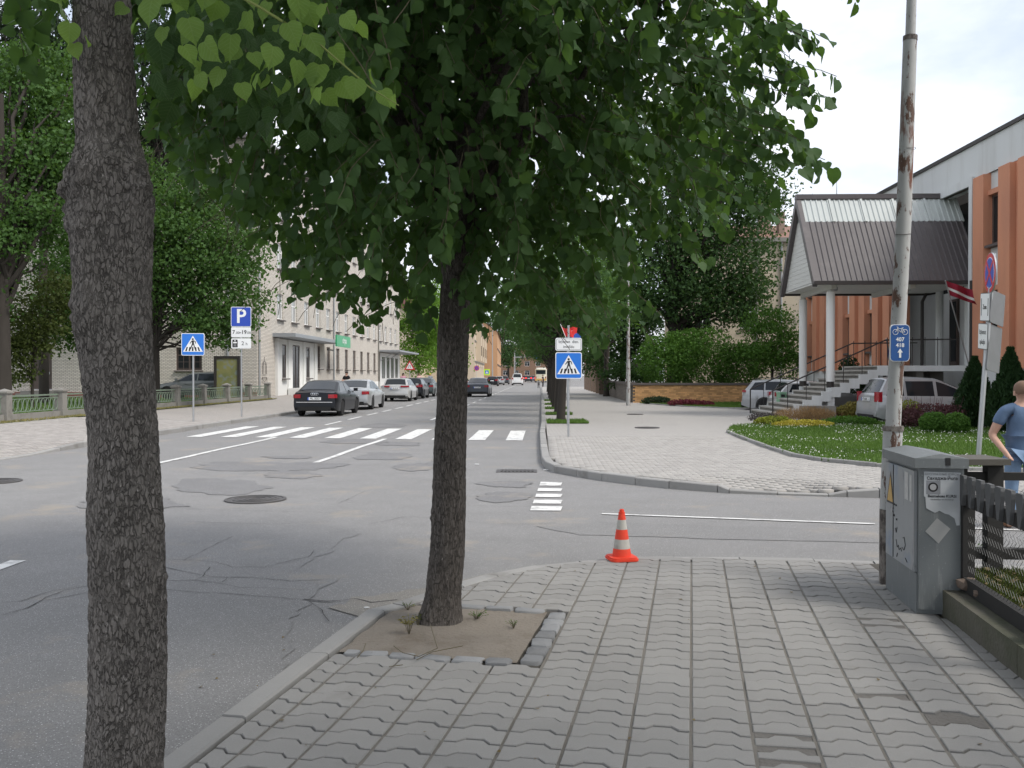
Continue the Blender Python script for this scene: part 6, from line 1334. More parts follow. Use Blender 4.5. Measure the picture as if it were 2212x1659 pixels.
def crossing_symbol(p, s, y, z, tm=None):
    """white triangle with a walking figure on stripes; s = panel size"""
    k = s; flat(p, [(-.43*k,-.33*k),(.43*k,-.33*k),(0,.39*k)], y, M['sign_white'], 'triangle', .003, z)
    f = [disc(.043*k, 14, 0, .235*k), [(-.055*k,.17*k),(.035*k,.18*k),(.05*k,.06*k),(-.03*k,.03*k),(-.04*k,.10*k)], stroke((.0,.05*k),(-.11*k,-.22*k),.06*k,.032*k), stroke((.02*k,.05*k),(.10*k,-.22*k),.05*k,.03*k), stroke((-.03*k,.16*k),(-.125*k,.04*k),.035*k,.028*k), stroke((.03*k,.165*k),(.105*k,.13*k),.035*k,.03*k), stroke((.10*k,.135*k),(.125*k,.04*k),.03*k,.026*k)]
    mb = MB()
    for q in f: mb.prism(q, y-.003, y, fn=lambda a, b, c: (a, c, b+z))
    mb.build('walking_figure', M['sign_black'], p)
    for i in range(5):
        xb = (-.30+.145*i)*k; xt = xb*.80; flat(p, [(xb-.035*k,-.30*k),(xb+.035*k,-.30*k),(xt+.03*k,-.12*k),(xt-.03*k,-.12*k)], y-.0015, M['sign_black'], 'stripe', .0015, z)
def post(parent, h, r=.03, m='galv', lean=(0,0)): return MB().tube([(0,0,-.02),(lean[0]*h,lean[1]*h,h)], r, 10).build('post', M[m], parent, smooth=50)
def ztop(x, y, Y): return P(x, y, Y).z
# crossing sign, right kerb
b = G(1228, 943, .12); Y = b.y; s = thing('crossing_sign', 'blue pedestrian crossing sign with a white plate above, by the grass patch', 'sign', b, 0)
zc = P(1229, 789.5, Y).z-b.z; sz = 57/FPX*Y; post(s, zc+1.0, .028)
p = panel(s, sz, sz, .05, -.05, zc, M['sign_blue'], M['sign_white']); crossing_symbol(p, sz, -.0565, zc)
zp = P(1229, 744, Y).z-b.z; p2 = panel(s, sz, 28/FPX*Y, .05, -.05, zp, M['sign_white'], M['sign_white'], 'plate'); 
MB().tube([(a, -.054, c+zp) for a, c in rounded(sz-.05, 28/FPX*Y-.05, .04)], .004, 4, close=True).build('border', M['sign_black'], p2)
text('Izņemot  dien.', .105, M['sign_black'], p2, (0,-.055,zp+.065), sx=.82); text('invalīdu', .10, M['sign_black'], p2, (0,-.055,zp-.06), sx=.9)
# crossing sign, left pavement
b = G(418, 911, .135); Y = b.y; s = thing('crossing_sign', 'blue pedestrian crossing sign on the left pavement by the concrete fence', 'sign', b, R(8)); zc = P(418, 744, Y).z-b.z; sz = 48/FPX*Y; post(s, zc+.35, .03)
p = panel(s, sz, sz, .05, -.05, zc, M['sign_blue'], M['sign_white']); crossing_symbol(p, sz, -.0565, zc); panel(s, sz, sz, .05, .04, zc, M['sign_back'], M['sign_back'], 'back_panel')
# parking sign
b = G(522, 899, .14); Y = b.y; s = thing('parking_sign', 'dark blue parking sign with two white plates below it', 'sign', b, R(4)); k = Y/FPX; z_ = lambda y: P(522, y, Y).z-b.z; post(s, z_(668), .03)
p = panel(s, 43*k, 43*k, .05, -.05, z_(684.5), M['sign_blue2'], M['sign_white']); text('P', 43*k*.98, M['sign_white'], p, (0,-.0565,z_(684.5)-.0), sx=1.0, bold=.012)
p = panel(s, 42*k, 22*k, .04, -.05, z_(718), M['sign_white'], M['sign_white'], 'plate'); text('7', .20, M['sign_black'], p, (-.27,-.0565,z_(718)), bold=.003); text('.00', .13, M['sign_black'], p, (-.13,-.0565,z_(718)-.02)); text('-19', .20, M['sign_black'], p, (.07,-.0565,z_(718)), bold=.003); text('.00', .13, M['sign_black'], p, (.275,-.0565,z_(718)-.02))
p = panel(s, 42*k, 22*k, .04, -.05, z_(742), M['sign_white'], M['sign_white'], 'plate'); flat(p, rounded(.19,.28,.02), -.057, M['sign_black'], 'meter_pictogram', .003, z_(742), -.22); flat(p, disc(.025,12), -.059, M['sign_white'], 'pictogram_head', .002, z_(742)+.10, -.22); flat(p, rounded(.14,.05,.02), -.059, M['sign_white'], 'pictogram_hands', .002, z_(742)+.03, -.22); flat(p, rounded(.10,.09,.01), -.059, M['sign_back'], 'pictogram_slot', .002, z_(742)-.07, -.22)
text('2', .20, M['sign_black'], p, (.06,-.0565,z_(742))); text('h', .14, M['sign_black'], p, (.20,-.0565,z_(742)-.02))
# warning triangle further down
b = st(-11.2, 78, .16); s = thing('warning_sign', 'red and white warning triangle beyond the shop canopy', 'sign', b, SA); post(s, 2.3, .03); tri = lambda r: [(-.5*r,-.29*r),(.5*r,-.29*r),(0,.58*r)]
p = flat(s, tri(.95), -.06, M['sign_red'], 'panel', .012, 2.2); flat(p, tri(.62), -.064, M['sign_white'], 'face', .003, 2.2)
for q in (stroke((-.10,-.10),(-.03,.16),.03,.03), stroke((.10,-.10),(.06,.0),.03,.03), stroke((.06,.0),(.06,.16),.03,.03)): flat(p, q, -.067, M['sign_black'], 'symbol_stroke', .002, 2.2)
b = st(-7.6, 128, .0); s = thing('crossing_sign', 'yellow green bordered crossing sign far down the street', 'sign', b, SA); post(s, 2.1, .035); p = panel(s, .85, .85, .03, -.06, 2.05, plain('fluo', (0.55,0.85,0.03), .4), M['sign_white'], inset=.005); flat(p, rounded(.5,.5,.02), -.068, M['sign_blue'], 'inner', .003, 2.05); flat(p, [(-.2,-.16),(.2,-.16),(0,.18)], -.071, M['sign_white'], 'triangle', .002, 2.05)
def no_stop(s, r, y, z, x=0, rot=None):
    p = flat(s, disc(r, 32), y, M['sign_red'], 'panel', .014, z, x); flat(p, disc(r*.80, 32), y-.003, M['sign_white'], 'white_ring', .003, z, x); flat(p, disc(r*.76, 32), y-.006, M['sign_blue2'], 'blue_face', .003, z, x)
    for a in (45, -45): flat(p, [(c*math.cos(R(a))-d*math.sin(R(a)), c*math.sin(R(a))+d*math.cos(R(a))) for c, d in ((-r*.8,-r*.09),(r*.8,-r*.09),(r*.8,r*.09),(-r*.8,r*.09))], y-.009 - (.001 if a > 0 else 0), M['sign_red'], 'cross_bar', .003, z, x)
    return p
b = st(-7.9, 112, 0.1); s = thing('no_stopping_sign', 'small round no stopping sign far down beside the cream house', 'sign', b, SA); post(s, 2.5, .03); no_stop(s, .33, -.06, 2.4)
# leaning no-stopping sign by the lawn
b = G(2113, 988, .14); Y = b.y; s = thing('no_stopping_sign', 'leaning grey post with a round red and blue no stopping sign seen edge on', 'sign', b, 0, ); k = Y/FPX
top = P(2146, 548, Y)-b; lean = (top.x/top.z, 0); MB().tube([(0,0,-.02),(lean[0]*top.z,0,top.z)], .045, 12).build('post', M['galv'], s, smooth=50)
hd = lambda zz: lean[0]*zz
def side_panel(nm, x0, zc, w_, h_, ang, face, off=.07):
    e = obj(nm, MB().prism(rounded(w_, h_, .03), -.006, .006, fn=lambda a, b, c: (a, c, b)).mesh(nm, M['sign_back']), s, (x0, 0, zc), (0, lean[0], ang)); e.location += Vector((math.sin(ang)*off, -math.cos(ang)*off, 0)); flat(e, rounded(w_-.03, h_-.03, .02), -.010, face, 'face', .003); return e
ang = R(-103)     # faces the street on the left
zs = top.z-.36; e = obj('disc_panel', MB().prism(disc(.37, 36), -.012, .012, fn=lambda a, b, c: (a, c, b)).mesh('disc_panel', M['galv']), s, (hd(zs)-.05, -.05, zs), (0, lean[0], ang)); no = no_stop(e, .36, -.016, 0)
zs = top.z-.98; e = side_panel('plate', hd(zs), zs, .62, .52, ang, M['sign_white']); flat(e, stroke((-.22,-.16),(-.22,.16),.03,.03), -.013, M['sign_black'], 'arrow', .002); flat(e, stroke((.22,-.16),(.22,.16),.03,.03), -.013, M['sign_black'], 'arrow', .002); text('Zona', .12, M['sign_black'], e, (0,-.012,0), bold=.002)
zs = top.z-1.52; e = side_panel('plate', hd(zs), zs, .62, .48, ang, M['sign_white']); text('Izņemot', .13, M['sign_black'], e, (0,-.012,.08)); text('apkalpi', .13, M['sign_black'], e, (0,-.012,-.10))
for zz, w_, h_ in ((top.z-1.0, .55, .6), (top.z-1.75, .5, .85)): obj('back_plate', MB().prism(rounded(w_, h_, .03), -.006, .006, fn=lambda a, b, c: (a, c, b)).mesh('back_plate', M['sign_back']), s, (hd(zz)+.20, .10, zz), (0, lean[0]*2.2, R(38)))
# ---------------------------------------------------------------- rusty lamp pole with the cycle route plate
b = G(1920, 1260, .06); Yp = b.y; pole = thing('lamp_pole', 'rusty peeling grey pole beside the metal cabinet', 'pole', b, 0)
m, t, bs = newmat('peeling_paint'); v = wcoords(t, (1,1,.35)); base_c = mixc(t, noise_n(t, wcoords(t), 9, 5), (0.34,0.345,0.34), (0.44,0.445,0.435))
ch = ramp(t, noise_n(t, v, 11, 8, .72), .54, .57); ru = mixc(t, noise_n(t, v, 26, 5), (0.055,0.045,0.04), (0.16,0.075,0.045)); c = mixc(t, ch, base_c, ru)
geo = t.nodes.new('ShaderNodeNewGeometry'); sep = t.nodes.new('ShaderNodeSeparateXYZ'); t.links.new(geo.outputs['Position'], sep.inputs[0])
rz_ = t.nodes.new('ShaderNodeMapRange'); rz_.inputs['From Min'].default_value = 2.2; rz_.inputs['From Max'].default_value = 2.9; rz2 = t.nodes.new('ShaderNodeMapRange'); rz2.inputs['From Min'].default_value = 4.2; rz2.inputs['From Max'].default_value = 3.4
t.links.new(sep.outputs['Z'], rz_.inputs['Value']); t.links.new(sep.outputs['Z'], rz2.inputs['Value']); mu = N(t, 'ShaderNodeMath', operation='MULTIPLY'); t.links.new(rz_.outputs[0], mu.inputs[0]); t.links.new(rz2.outputs[0], mu.inputs[1])
rs = ramp(t, noise_n(t, wcoords(t, (1,1,.16)), 14, 7, .68), .54, .60); mu2 = N(t, 'ShaderNodeMath', operation='MULTIPLY'); t.links.new(mu.outputs[0], mu2.inputs[0]); t.links.new(rs, mu2.inputs[1]); c = mixc(t, mu2.outputs[0], c, (0.14,0.052,0.03))
t.links.new(c, bs.inputs['Base Color']); bs.inputs['Roughness'].default_value = .75; bump(t, bs, ch, .5, .003); M['peel'] = m
m2, t2, b2 = newmat('bare_rust'); v = wcoords(t2, (1,1,.6)); c = mixc(t2, ramp(t2, noise_n(t2, v, 16, 7, .7), .42, .6), (0.055,0.045,0.04), (0.21,0.19,0.17)); t2.links.new(c, b2.inputs['Base Color']); b2.inputs['Roughness'].default_value = .85; M['bare'] = m2
pt = lambda x, y: P(x, y, Yp)-b
low = [pt(1920,1262), pt(1921,1100)]; MB().tube([low[0]-Vector((0,0,.05)), low[0], low[1]], .071, 20).build('rusted_foot', M['bare'], pole, smooth=50)
MB().tube([low[1], pt(1929,928)], .0705, 20).build('lower_tube', M['peel'], pole, smooth=50); MB().tube([pt(1929,931), pt(1929,920)], [.078,.076], 20).build('collar', M['bare'], pole, smooth=50)
MB().tube([pt(1929,922), pt(1952,480), pt(1966,82)], [.056,.055,.050], 20).build('upper_tube', M['peel'], pole, smooth=50)
MB().tube([pt(1966,88), pt(1966.5,78)], .053, 18).build('joint_ring', M['bare'], pole); MB().tube([pt(1966.5,82), pt(1971,-60), pt(1978,-700)], [.037,.035,.03], 16).build('top_tube', M['peel'], pole, smooth=50)
for y in (508, 322): 
    q = pt(1952-(y-480)*.055, y); MB().tube([q+Vector((.0575*math.cos(a*math.pi/8), .0575*math.sin(a*math.pi/8), .004*math.sin(a))) for a in range(16)], .002, 4, close=True).build('wire_tie', M['bare'], pole)
kk = (Yp-.07)/FPX; q = P(1943.5, 741, Yp-.07); rs_ = thing('cycle_route_sign', 'small blue cycle route plate reading 407 418 on the rusty pole', 'sign', q, 0)
pn = panel(rs_, 42*kk, 80*kk, .03, -.004, 0, M['bike_blue'], M['sign_white'], inset=.0045); yy = -.0085
for xx in (-.036, .036): MB().tube([(xx+.020*math.cos(a*math.pi/10), yy, .083+.020*math.sin(a*math.pi/10)) for a in range(20)], .0022, 4, close=True).build('pictogram_wheel', M['sign_white'], pn)
mb = MB()
for a, c in (((-.036,.083),(-.018,.112)),((-.018,.112),(-.020,.120)),((-.026,.122),(-.014,.118)),((-.020,.108),(.018,.108)),((.018,.108),(.036,.083)),((-.020,.106),(.004,.083)),((.004,.083),(.036,.083)),((.004,.083),(.016,.112)),((.010,.114),(.024,.116))): mb.tube([(a[0],yy,a[1]),(c[0],yy,c[1])], .0022, 4)
mb.build('pictogram_frame', M['sign_white'], pn)
text('407', .042, M['sign_white'], pn, (0,-.0078,.026), bold=.0008); text('418', .042, M['sign_white'], pn, (0,-.0078,-.018), bold=.0008)
mb = MB(); 
for q in ([(-.020,-.072),(.020,-.072),(0,-.042)], [(-.008,-.112),(.008,-.112),(.008,-.072),(-.008,-.072)]): mb.prism(q, -.009, -.0072, fn=lambda a, b, c: (a, c, b))
mb.build('arrow', M['sign_white'], pn)
# ---------------------------------------------------------------- electrical cabinet
A = G(1918,1271,.06); Bc = G(1984,1326,.06); Cc = G(2056,1334,.06); dl = (A-Bc); Lc = dl.length; rzc = math.atan2(-dl.x, dl.y)
cab = thing('utility_cabinet', 'grey metal utility cabinet with a torn poster and stickers', 'cabinet', Bc, rzc)   # local y runs along the door, x to the right
Wc = .285; Hc = 1.08
m, t, bs = newmat('cabinet_paint'); v = wcoords(t); c = mixc(t, noise_n(t, v, 5, 6), (0.125,0.14,0.145), (0.165,0.178,0.182)); c = mixc(t, ramp(t, noise_n(t, wcoords(t, (1,1,.12)), 22, 5), .60, .74), c, (0.24,0.25,0.25)); c = mixc(t, ramp(t, noise_n(t, v, 70, 3), .66, .72), c, (0.26,0.27,0.27)); t.links.new(c, bs.inputs['Base Color']); bs.inputs['Roughness'].default_value = .55; bump(t, bs, noise_n(t, v, 60, 3), .15, .002); M['cabinet'] = m
m, t, bs = newmat('cabinet_door_paint'); v = wcoords(t); c = mixc(t, noise_n(t, v, 4, 6), (0.24,0.255,0.265), (0.30,0.31,0.315)); c = mixc(t, ramp(t, noise_n(t, v, 3.1, 4), .52, .68), c, (0.19,0.235,0.30)); c = mixc(t, ramp(t, noise_n(t, wcoords(t, (1,1,.2)), 12, 7, .7), .60, .68), c, (0.13,0.14,0.15)); t.links.new(c, bs.inputs['Base Color']); bs.inputs['Roughness'].default_value = .5; M['cab_door'] = m
MB().box(.0, Wc, .0, Lc, .03, Hc-.10).build('body', M['cabinet'], cab); MB().box(-.012, Wc+.0, .01, Lc+.01, 0, .27).build('base', M['cabinet'], cab)
dr = MB().box(-.022, -.002, .035, Lc-.02, .275, Hc-.125).build('door', M['cab_door'], cab); MB().box(-.026, -.0225, Lc*.70, Lc*.70+.006, .28, Hc-.13).build('door_seam', M['black'], dr)
MB().add([(-.035,-.03,Hc-.10),(Wc+.02,-.03,Hc-.10),(Wc+.02,Lc+.03,Hc-.10),(-.035,Lc+.03,Hc-.10),(-.035,-.03,Hc-.035),(Wc+.02,-.03,Hc-.035),(Wc+.02,Lc+.03,Hc-.035),(-.035,Lc+.03,Hc-.035),(Wc*.45,-.02,Hc-.005),(Wc*.45,Lc+.02,Hc-.005)], [(3,2,1,0),(0,1,5,4),(1,2,6,5),(2,3,7,6),(3,0,4,7),(4,5,8),(6,7,9),(7,4,8,9),(5,6,9,8)]).build('lid', M['cabinet'], cab)
MB().box(Wc*.55, Wc*.66, -.036, -.029, Hc-.08, Hc-.03).build('lid_clip', M['black'], cab)
MB().lathe([(.016,0),(.016,.01)], 12, (0,0,0)).build('lock', M['galv'], dr, loc=(-.023, Lc*.72, .62), rot=(0,R(-90),0))
gf = MB()
def scr(pts, r=.003): gf.tube([(-.0235, y, z) for y, z in pts], r, 4)
yl = Lc; scr([(yl*.63,.50),(yl*.60,.47),(yl*.57,.51)]); scr([(yl*.60,.42),(yl*.56,.37),(yl*.52,.39),(yl*.50,.36),(yl*.44,.38),(yl*.42,.36)]); scr([(yl*.40,.39),(yl*.34,.38),(yl*.30,.42),(yl*.33,.47),(yl*.38,.46)]); scr([(yl*.55,.33),(yl*.58,.30)]); scr([(yl*.30,.33),(yl*.24,.31)])
for y, z in ((.66,.66),(.60,.66),(.66,.58),(.58,.56)): scr([(yl*y,z),(yl*y+.004,z+.012)], .007)
gf.build('graffiti_scrawl', M['sign_black'], dr)
wy = Lc*.80; MB().add([(-.0245,wy+.10,.66),(-.0245,wy-.09,.66),(-.0245,wy,.90)], [(0,1,2)]).build('warning_triangle_border', M['sign_black'], dr); MB().add([(-.0258,wy+.075,.675),(-.0258,wy-.068,.675),(-.0258,wy,.865)], [(0,1,2)]).build('warning_triangle', mat('faded_yellow', (0.50,0.33,0.12), .7, .2, 20), dr)
for y0, y1, z0, z1 in ((.16,.24,.74,.93),(.08,.125,.74,.92)): MB().box(-.0248,-.0228,y0,y1,z0,z1).build('sticker', mat('paper_sticker', (0.48,0.48,0.47), .8, .2, 30) if 'paper_sticker' not in bpy.data.materials else bpy.data.materials['paper_sticker'], dr)
pp = [(.03,.60+.31),(.262,.60+.305),(.258,.555),(.238,.553),(.225,.60),(.19,.625),(.165,.63),(.13,.65),(.10,.635),(.055,.66),(.045,.665),(.04,.74),(.03,.745)]
poster = MB().add([(x,-.0035,z+.045) for x, z in pp], [tuple(range(len(pp)))[::-1]]).build('torn_poster', mat('poster_paper', (0.46,0.48,0.50), .8, .06, 12), cab)
text('БЕСПЛАТНЫЕ КУРСЫ', .020, M['sign_back'], poster, (.146,-.0045,.938), extrude=.0003); text('Сахаджа-Йога', .028, M['sign_black'], poster, (.146,-.0045,.910), extrude=.0003, bold=.0006); text('Bezmaksas KURSI', .025, M['sign_black'], poster, (.146,-.0045,.792), extrude=.0003, bold=.0006); text('Nodarbības un meditācija', .014, M['sign_back'], poster, (.146,-.0045,.770), extrude=.0003)
MB().box(.045,.135,-.0048,-.0036,.805,.895).build('photo', plain('poster_photo', (0.24,0.25,0.27), .8), poster)
flat(poster, disc(.032,16,.088,.852), -.0058, M['sign_black'], 'photo_hair', .001); flat(poster, disc(.021,16,.088,.852), -.0068, plain('photo_face', (0.38,0.38,0.39), .8), 'photo_face', .001)
MB().add([(x,-.003,z) for x, z in ((.04,.555),(.115,.645),(.20,.575),(.125,.475))], [(3,2,1,0)][:1]).build('pale_label', mat('pale_label', (0.36,0.36,0.35), .75, .05, 9), cab)
# ---------------------------------------------------------------- traffic cone
b = G(1343,1209,.06); b.z = .064; cone = thing('traffic_cone', 'orange traffic cone with two dirty white bands at the kerb corner', 'cone', b, R(12))
M['cone'] = mat('cone_orange', (0.74,0.065,0.032), .6, .10, 9, spec=.3, dirt=(0.55,0.075,0.045), dirt_amt=(.52,.72), fine=.12); M['cone_white'] = mat('cone_band', (0.42,0.41,0.375), .7, .15, 14, dirt=(0.25,0.24,0.20), dirt_amt=(.5,.75))
ch = .435; rr = lambda z: lerp(.083, .022, (z-.03)/(ch-.03))
mb = MB(); pl = rounded(.248,.248,.05,5); mb.prism(pl, 0, .018); mb.prism([(x*.93,y*.93) for x, y in pl], .018, .03); mb.build('base', M['cone'], cone, smooth=30)
for z0, z1, m_ in ((.03,.098,'cone'),(.098,.178,'cone_white'),(.178,.262,'cone'),(.262,.345,'cone_white'),(.345,.402,'cone')): MB().lathe([(rr(z0),z0),(rr(z1),z1)], 32, cap=False).build('cone_band', M[m_], cone, smooth=40)
MB().lathe([(rr(.402),.402),(rr(.405)+.002,.404),(rr(.405)+.002,.409),(.021,.411),(.0205,.43),(.016,ch),(.012,ch),(.011,.41)], 28).build('cone_tip', M['cone'], cone, smooth=40)
# ---------------------------------------------------------------- litter bin, info board, small lamp post, distant lamps
b = G(1688, 893, .12); bn = thing('litter_bin', 'pale green litter bin on a two legged stand beside the stairs', 'bin', b, .2); M['mint'] = mat('mint_paint', (0.24,0.42,0.28), .55, .1, 4, dirt=(0.18,0.28,0.2), dirt_amt=(.55,.8))
MB().prism(rounded(.32,.26,.03), .12, .80).build('drum', M['mint'], bn, smooth=30); MB().prism(rounded(.36,.30,.04), .80, .86).build('hood', M['mint'], bn, smooth=30); MB().box(-.09,.07,-.155,-.131,.66,.76).build('opening', M['black'], bn)
for x in (.19, .235): MB().box(x-.018, x+.018, -.03, .03, -.02, .78).build('leg', M['mint'], bn)
b = P(491, 833, 49); b.z = .26; ib = thing('display_board', 'dark framed glass display board with a yellow green poster before the brick house', 'board', b, R(3)); hb = P(491, 769, 49).z-b.z
for s_ in (-1, 1): MB().box(s_*.62-.07, s_*.62+.07, -.09, .09, 0, hb).build('upright', M['dark_metal'], ib)
MB().box(-.55,.55,-.08,.08,hb-.14,hb).build('top_rail', M['dark_metal'], ib); m, t, bs = newmat('faded_poster'); v = wcoords(t); c = mixc(t, noise_n(t, v, 1.4, 4), (0.08,0.12,0.05), (0.30,0.27,0.09)); c = mixc(t, ramp(t, noise_n(t, v, 3, 5), .5, .62), c, (0.18,0.21,0.18)); t.links.new(c, bs.inputs['Base Color']); bs.inputs['Roughness'].default_value = .15
MB().box(-.55,.55,-.04,.04,.15,hb-.14).build('poster', m, ib)
def lamp_post(nm, label, b, h, r, head=True, mm='white', dirn=-1):
    l = thing(nm, label, 'lamp post', b, SA); MB().tube([(0,0,-.05),(0,0,h*.28)], r*1.25, 12).build('foot', M[mm], l, smooth=50); MB().tube([(0,0,h*.28),(0,0,h-.3),(dirn*.1,0,h-.05),(dirn*.5,0,h+.02)], [r,r*.8,r*.7,r*.6], 10).build('mast', M[mm], l, smooth=50)
    if head: MB().lathe([(.02,-.05),(.10,-.03),(.11,.03),(.04,.06)], 12).build('lamp_head', M['galv'], l, loc=(dirn*.7,0,h+.02), rot=None).scale = (2.4,1,1)
    return l
b = G(1357, 876, .12); lamp_post('lamp_post', 'slim white rusty lamp post at the corner of the brick garden wall', b, P(1362,550,b.y).z-.12, .085, mm='peel')
lamp_post('lamp_post', 'distant grey lamp post beside the white van', st(-4.6, 158, 0), P(1116,756,158).z, .11, mm='galv', dirn=1); lamp_post('lamp_post', 'distant lamp post before the ochre house', st(-8.0, 150, 0), 9, .09, mm='galv', dirn=1)
sgm = thing('signal_gantry', 'thin traffic signal arm with a small blue sign at the street end', 'signal', st(-7.0, 235, 0), SA); MB().tube([(0,0,0),(0,0,6.2),(8,0,6.4)], .12, 8).build('arm', M['galv'], sgm); MB().box(5.2,7.2,-.2,-.1,5.9,6.9).build('sign', M['sign_blue'], sgm)
for x in (2.0, 3.2): MB().box(x,x+.45,-.3,-.1,5.7,6.8).build('signal_head', M['dark_metal'], sgm)
# flags
M['flag_red'] = mat('flag_red', (0.27,0.015,0.035), .8, .1, 5); M['flag_white'] = plain('flag_white', (0.7,0.7,0.68), .8); M['flag_blue'] = plain('flag_blue', (0.03,0.10,0.42), .8); M['flag_bright'] = plain('flag_bright_red', (0.62,0.03,0.03), .8)
def flag(nm, label, p0, p1, bands, down, w_=1.6, hgt=.9, wav=.12):
    p0, p1 = Vector(p0), Vector(p1); f = thing(nm, label, 'flag', p0); ax = (p1-p0); MB().tube([(0,0,0), ax], .022, 8).build('staff', M['galv'], f); n = 14; dn = Vector(down).normalized(); e = ax.normalized(); k = 0
    for fr, mm in bands:
        mb = MB(); vs = []
        for i in range(n+1):
            for j in range(4):
                a = (k+fr*j/3); q = ax - e*hgt*a + dn*w_*i/n + Vector((0.6,1,0))*wav*math.sin(i*.75+a*2)*(i/n+.15) + Vector((0,0,-.10))*(i/n)*math.sin(a*3.1); vs.append(q)
        mb.add(vs, [(i*4+j, i*4+j+1, (i+1)*4+j+1, (i+1)*4+j) for i in range(n) for j in range(3)]); mb.build('cloth', M[mm], f, smooth=80); k += fr
    return f
w0 = st(15.1, 31.85, 0); a = P(2106, 835, 31.9); b_ = P(2042, 606, 30.6)
flag('wall_flag', 'dark red flag with a white stripe on a slanting staff by the entrance', a, b_, [(.4,'flag_red'),(.2,'flag_white'),(.4,'flag_red')], (.93,-.1,-.35), .95, .55, .22)
a = P(1932, 800, 38.5); b_ = P(1915, 735, 37.3); flag('wall_flag', 'purple blue and red flag hanging beside the lamp pole', P(1945,850,38.4), P(1914,732,37.4), [(.5,'flag_blue'),(.5,'flag_red')], (.12,0,-1), 1.5, .75, .06)
fb = P(1226, 810, 28.2); fh = thing('flag_cluster', 'small red and blue street flags above the crossing sign', 'flags', (fb.x, 28.2, .12), 0); zf = P(1222, 735, 28.2).z-.12
MB().tube([(0,0,0),(0,0,zf)], .022, 8).build('mast', M['galv'], fh)
for dx, dz, sd_, mm, hh in ((-.22,.50,(.42,0,-.20),'flag_bright',.30),(.06,.46,(.26,.05,.06),'flag_bright',.26),(.14,.30,(.30,.02,-.10),'flag_blue',.22)):
    st_ = MB().tube([(0,0,zf-.05),(dx,0,zf+dz)], .009, 5).build('staff', M['white'], fh); ex = Vector((dx,0,dz+.05)).normalized(); q = Vector((dx,0,zf+dz)); sd_ = Vector(sd_); n = 6; vs = []
    for i in range(n+1):
        for t_ in (0, 1): vs.append(q - ex*(.06+hh*t_)*1.0 + sd_*(i/n) + Vector((0,.05,-.03))*math.sin(i*1.3+t_))
    MB().add(vs, [(2*i, 2*i+1, 2*i+3, 2*i+2) for i in range(n)]).build('cloth', M[mm], st_, smooth=80)

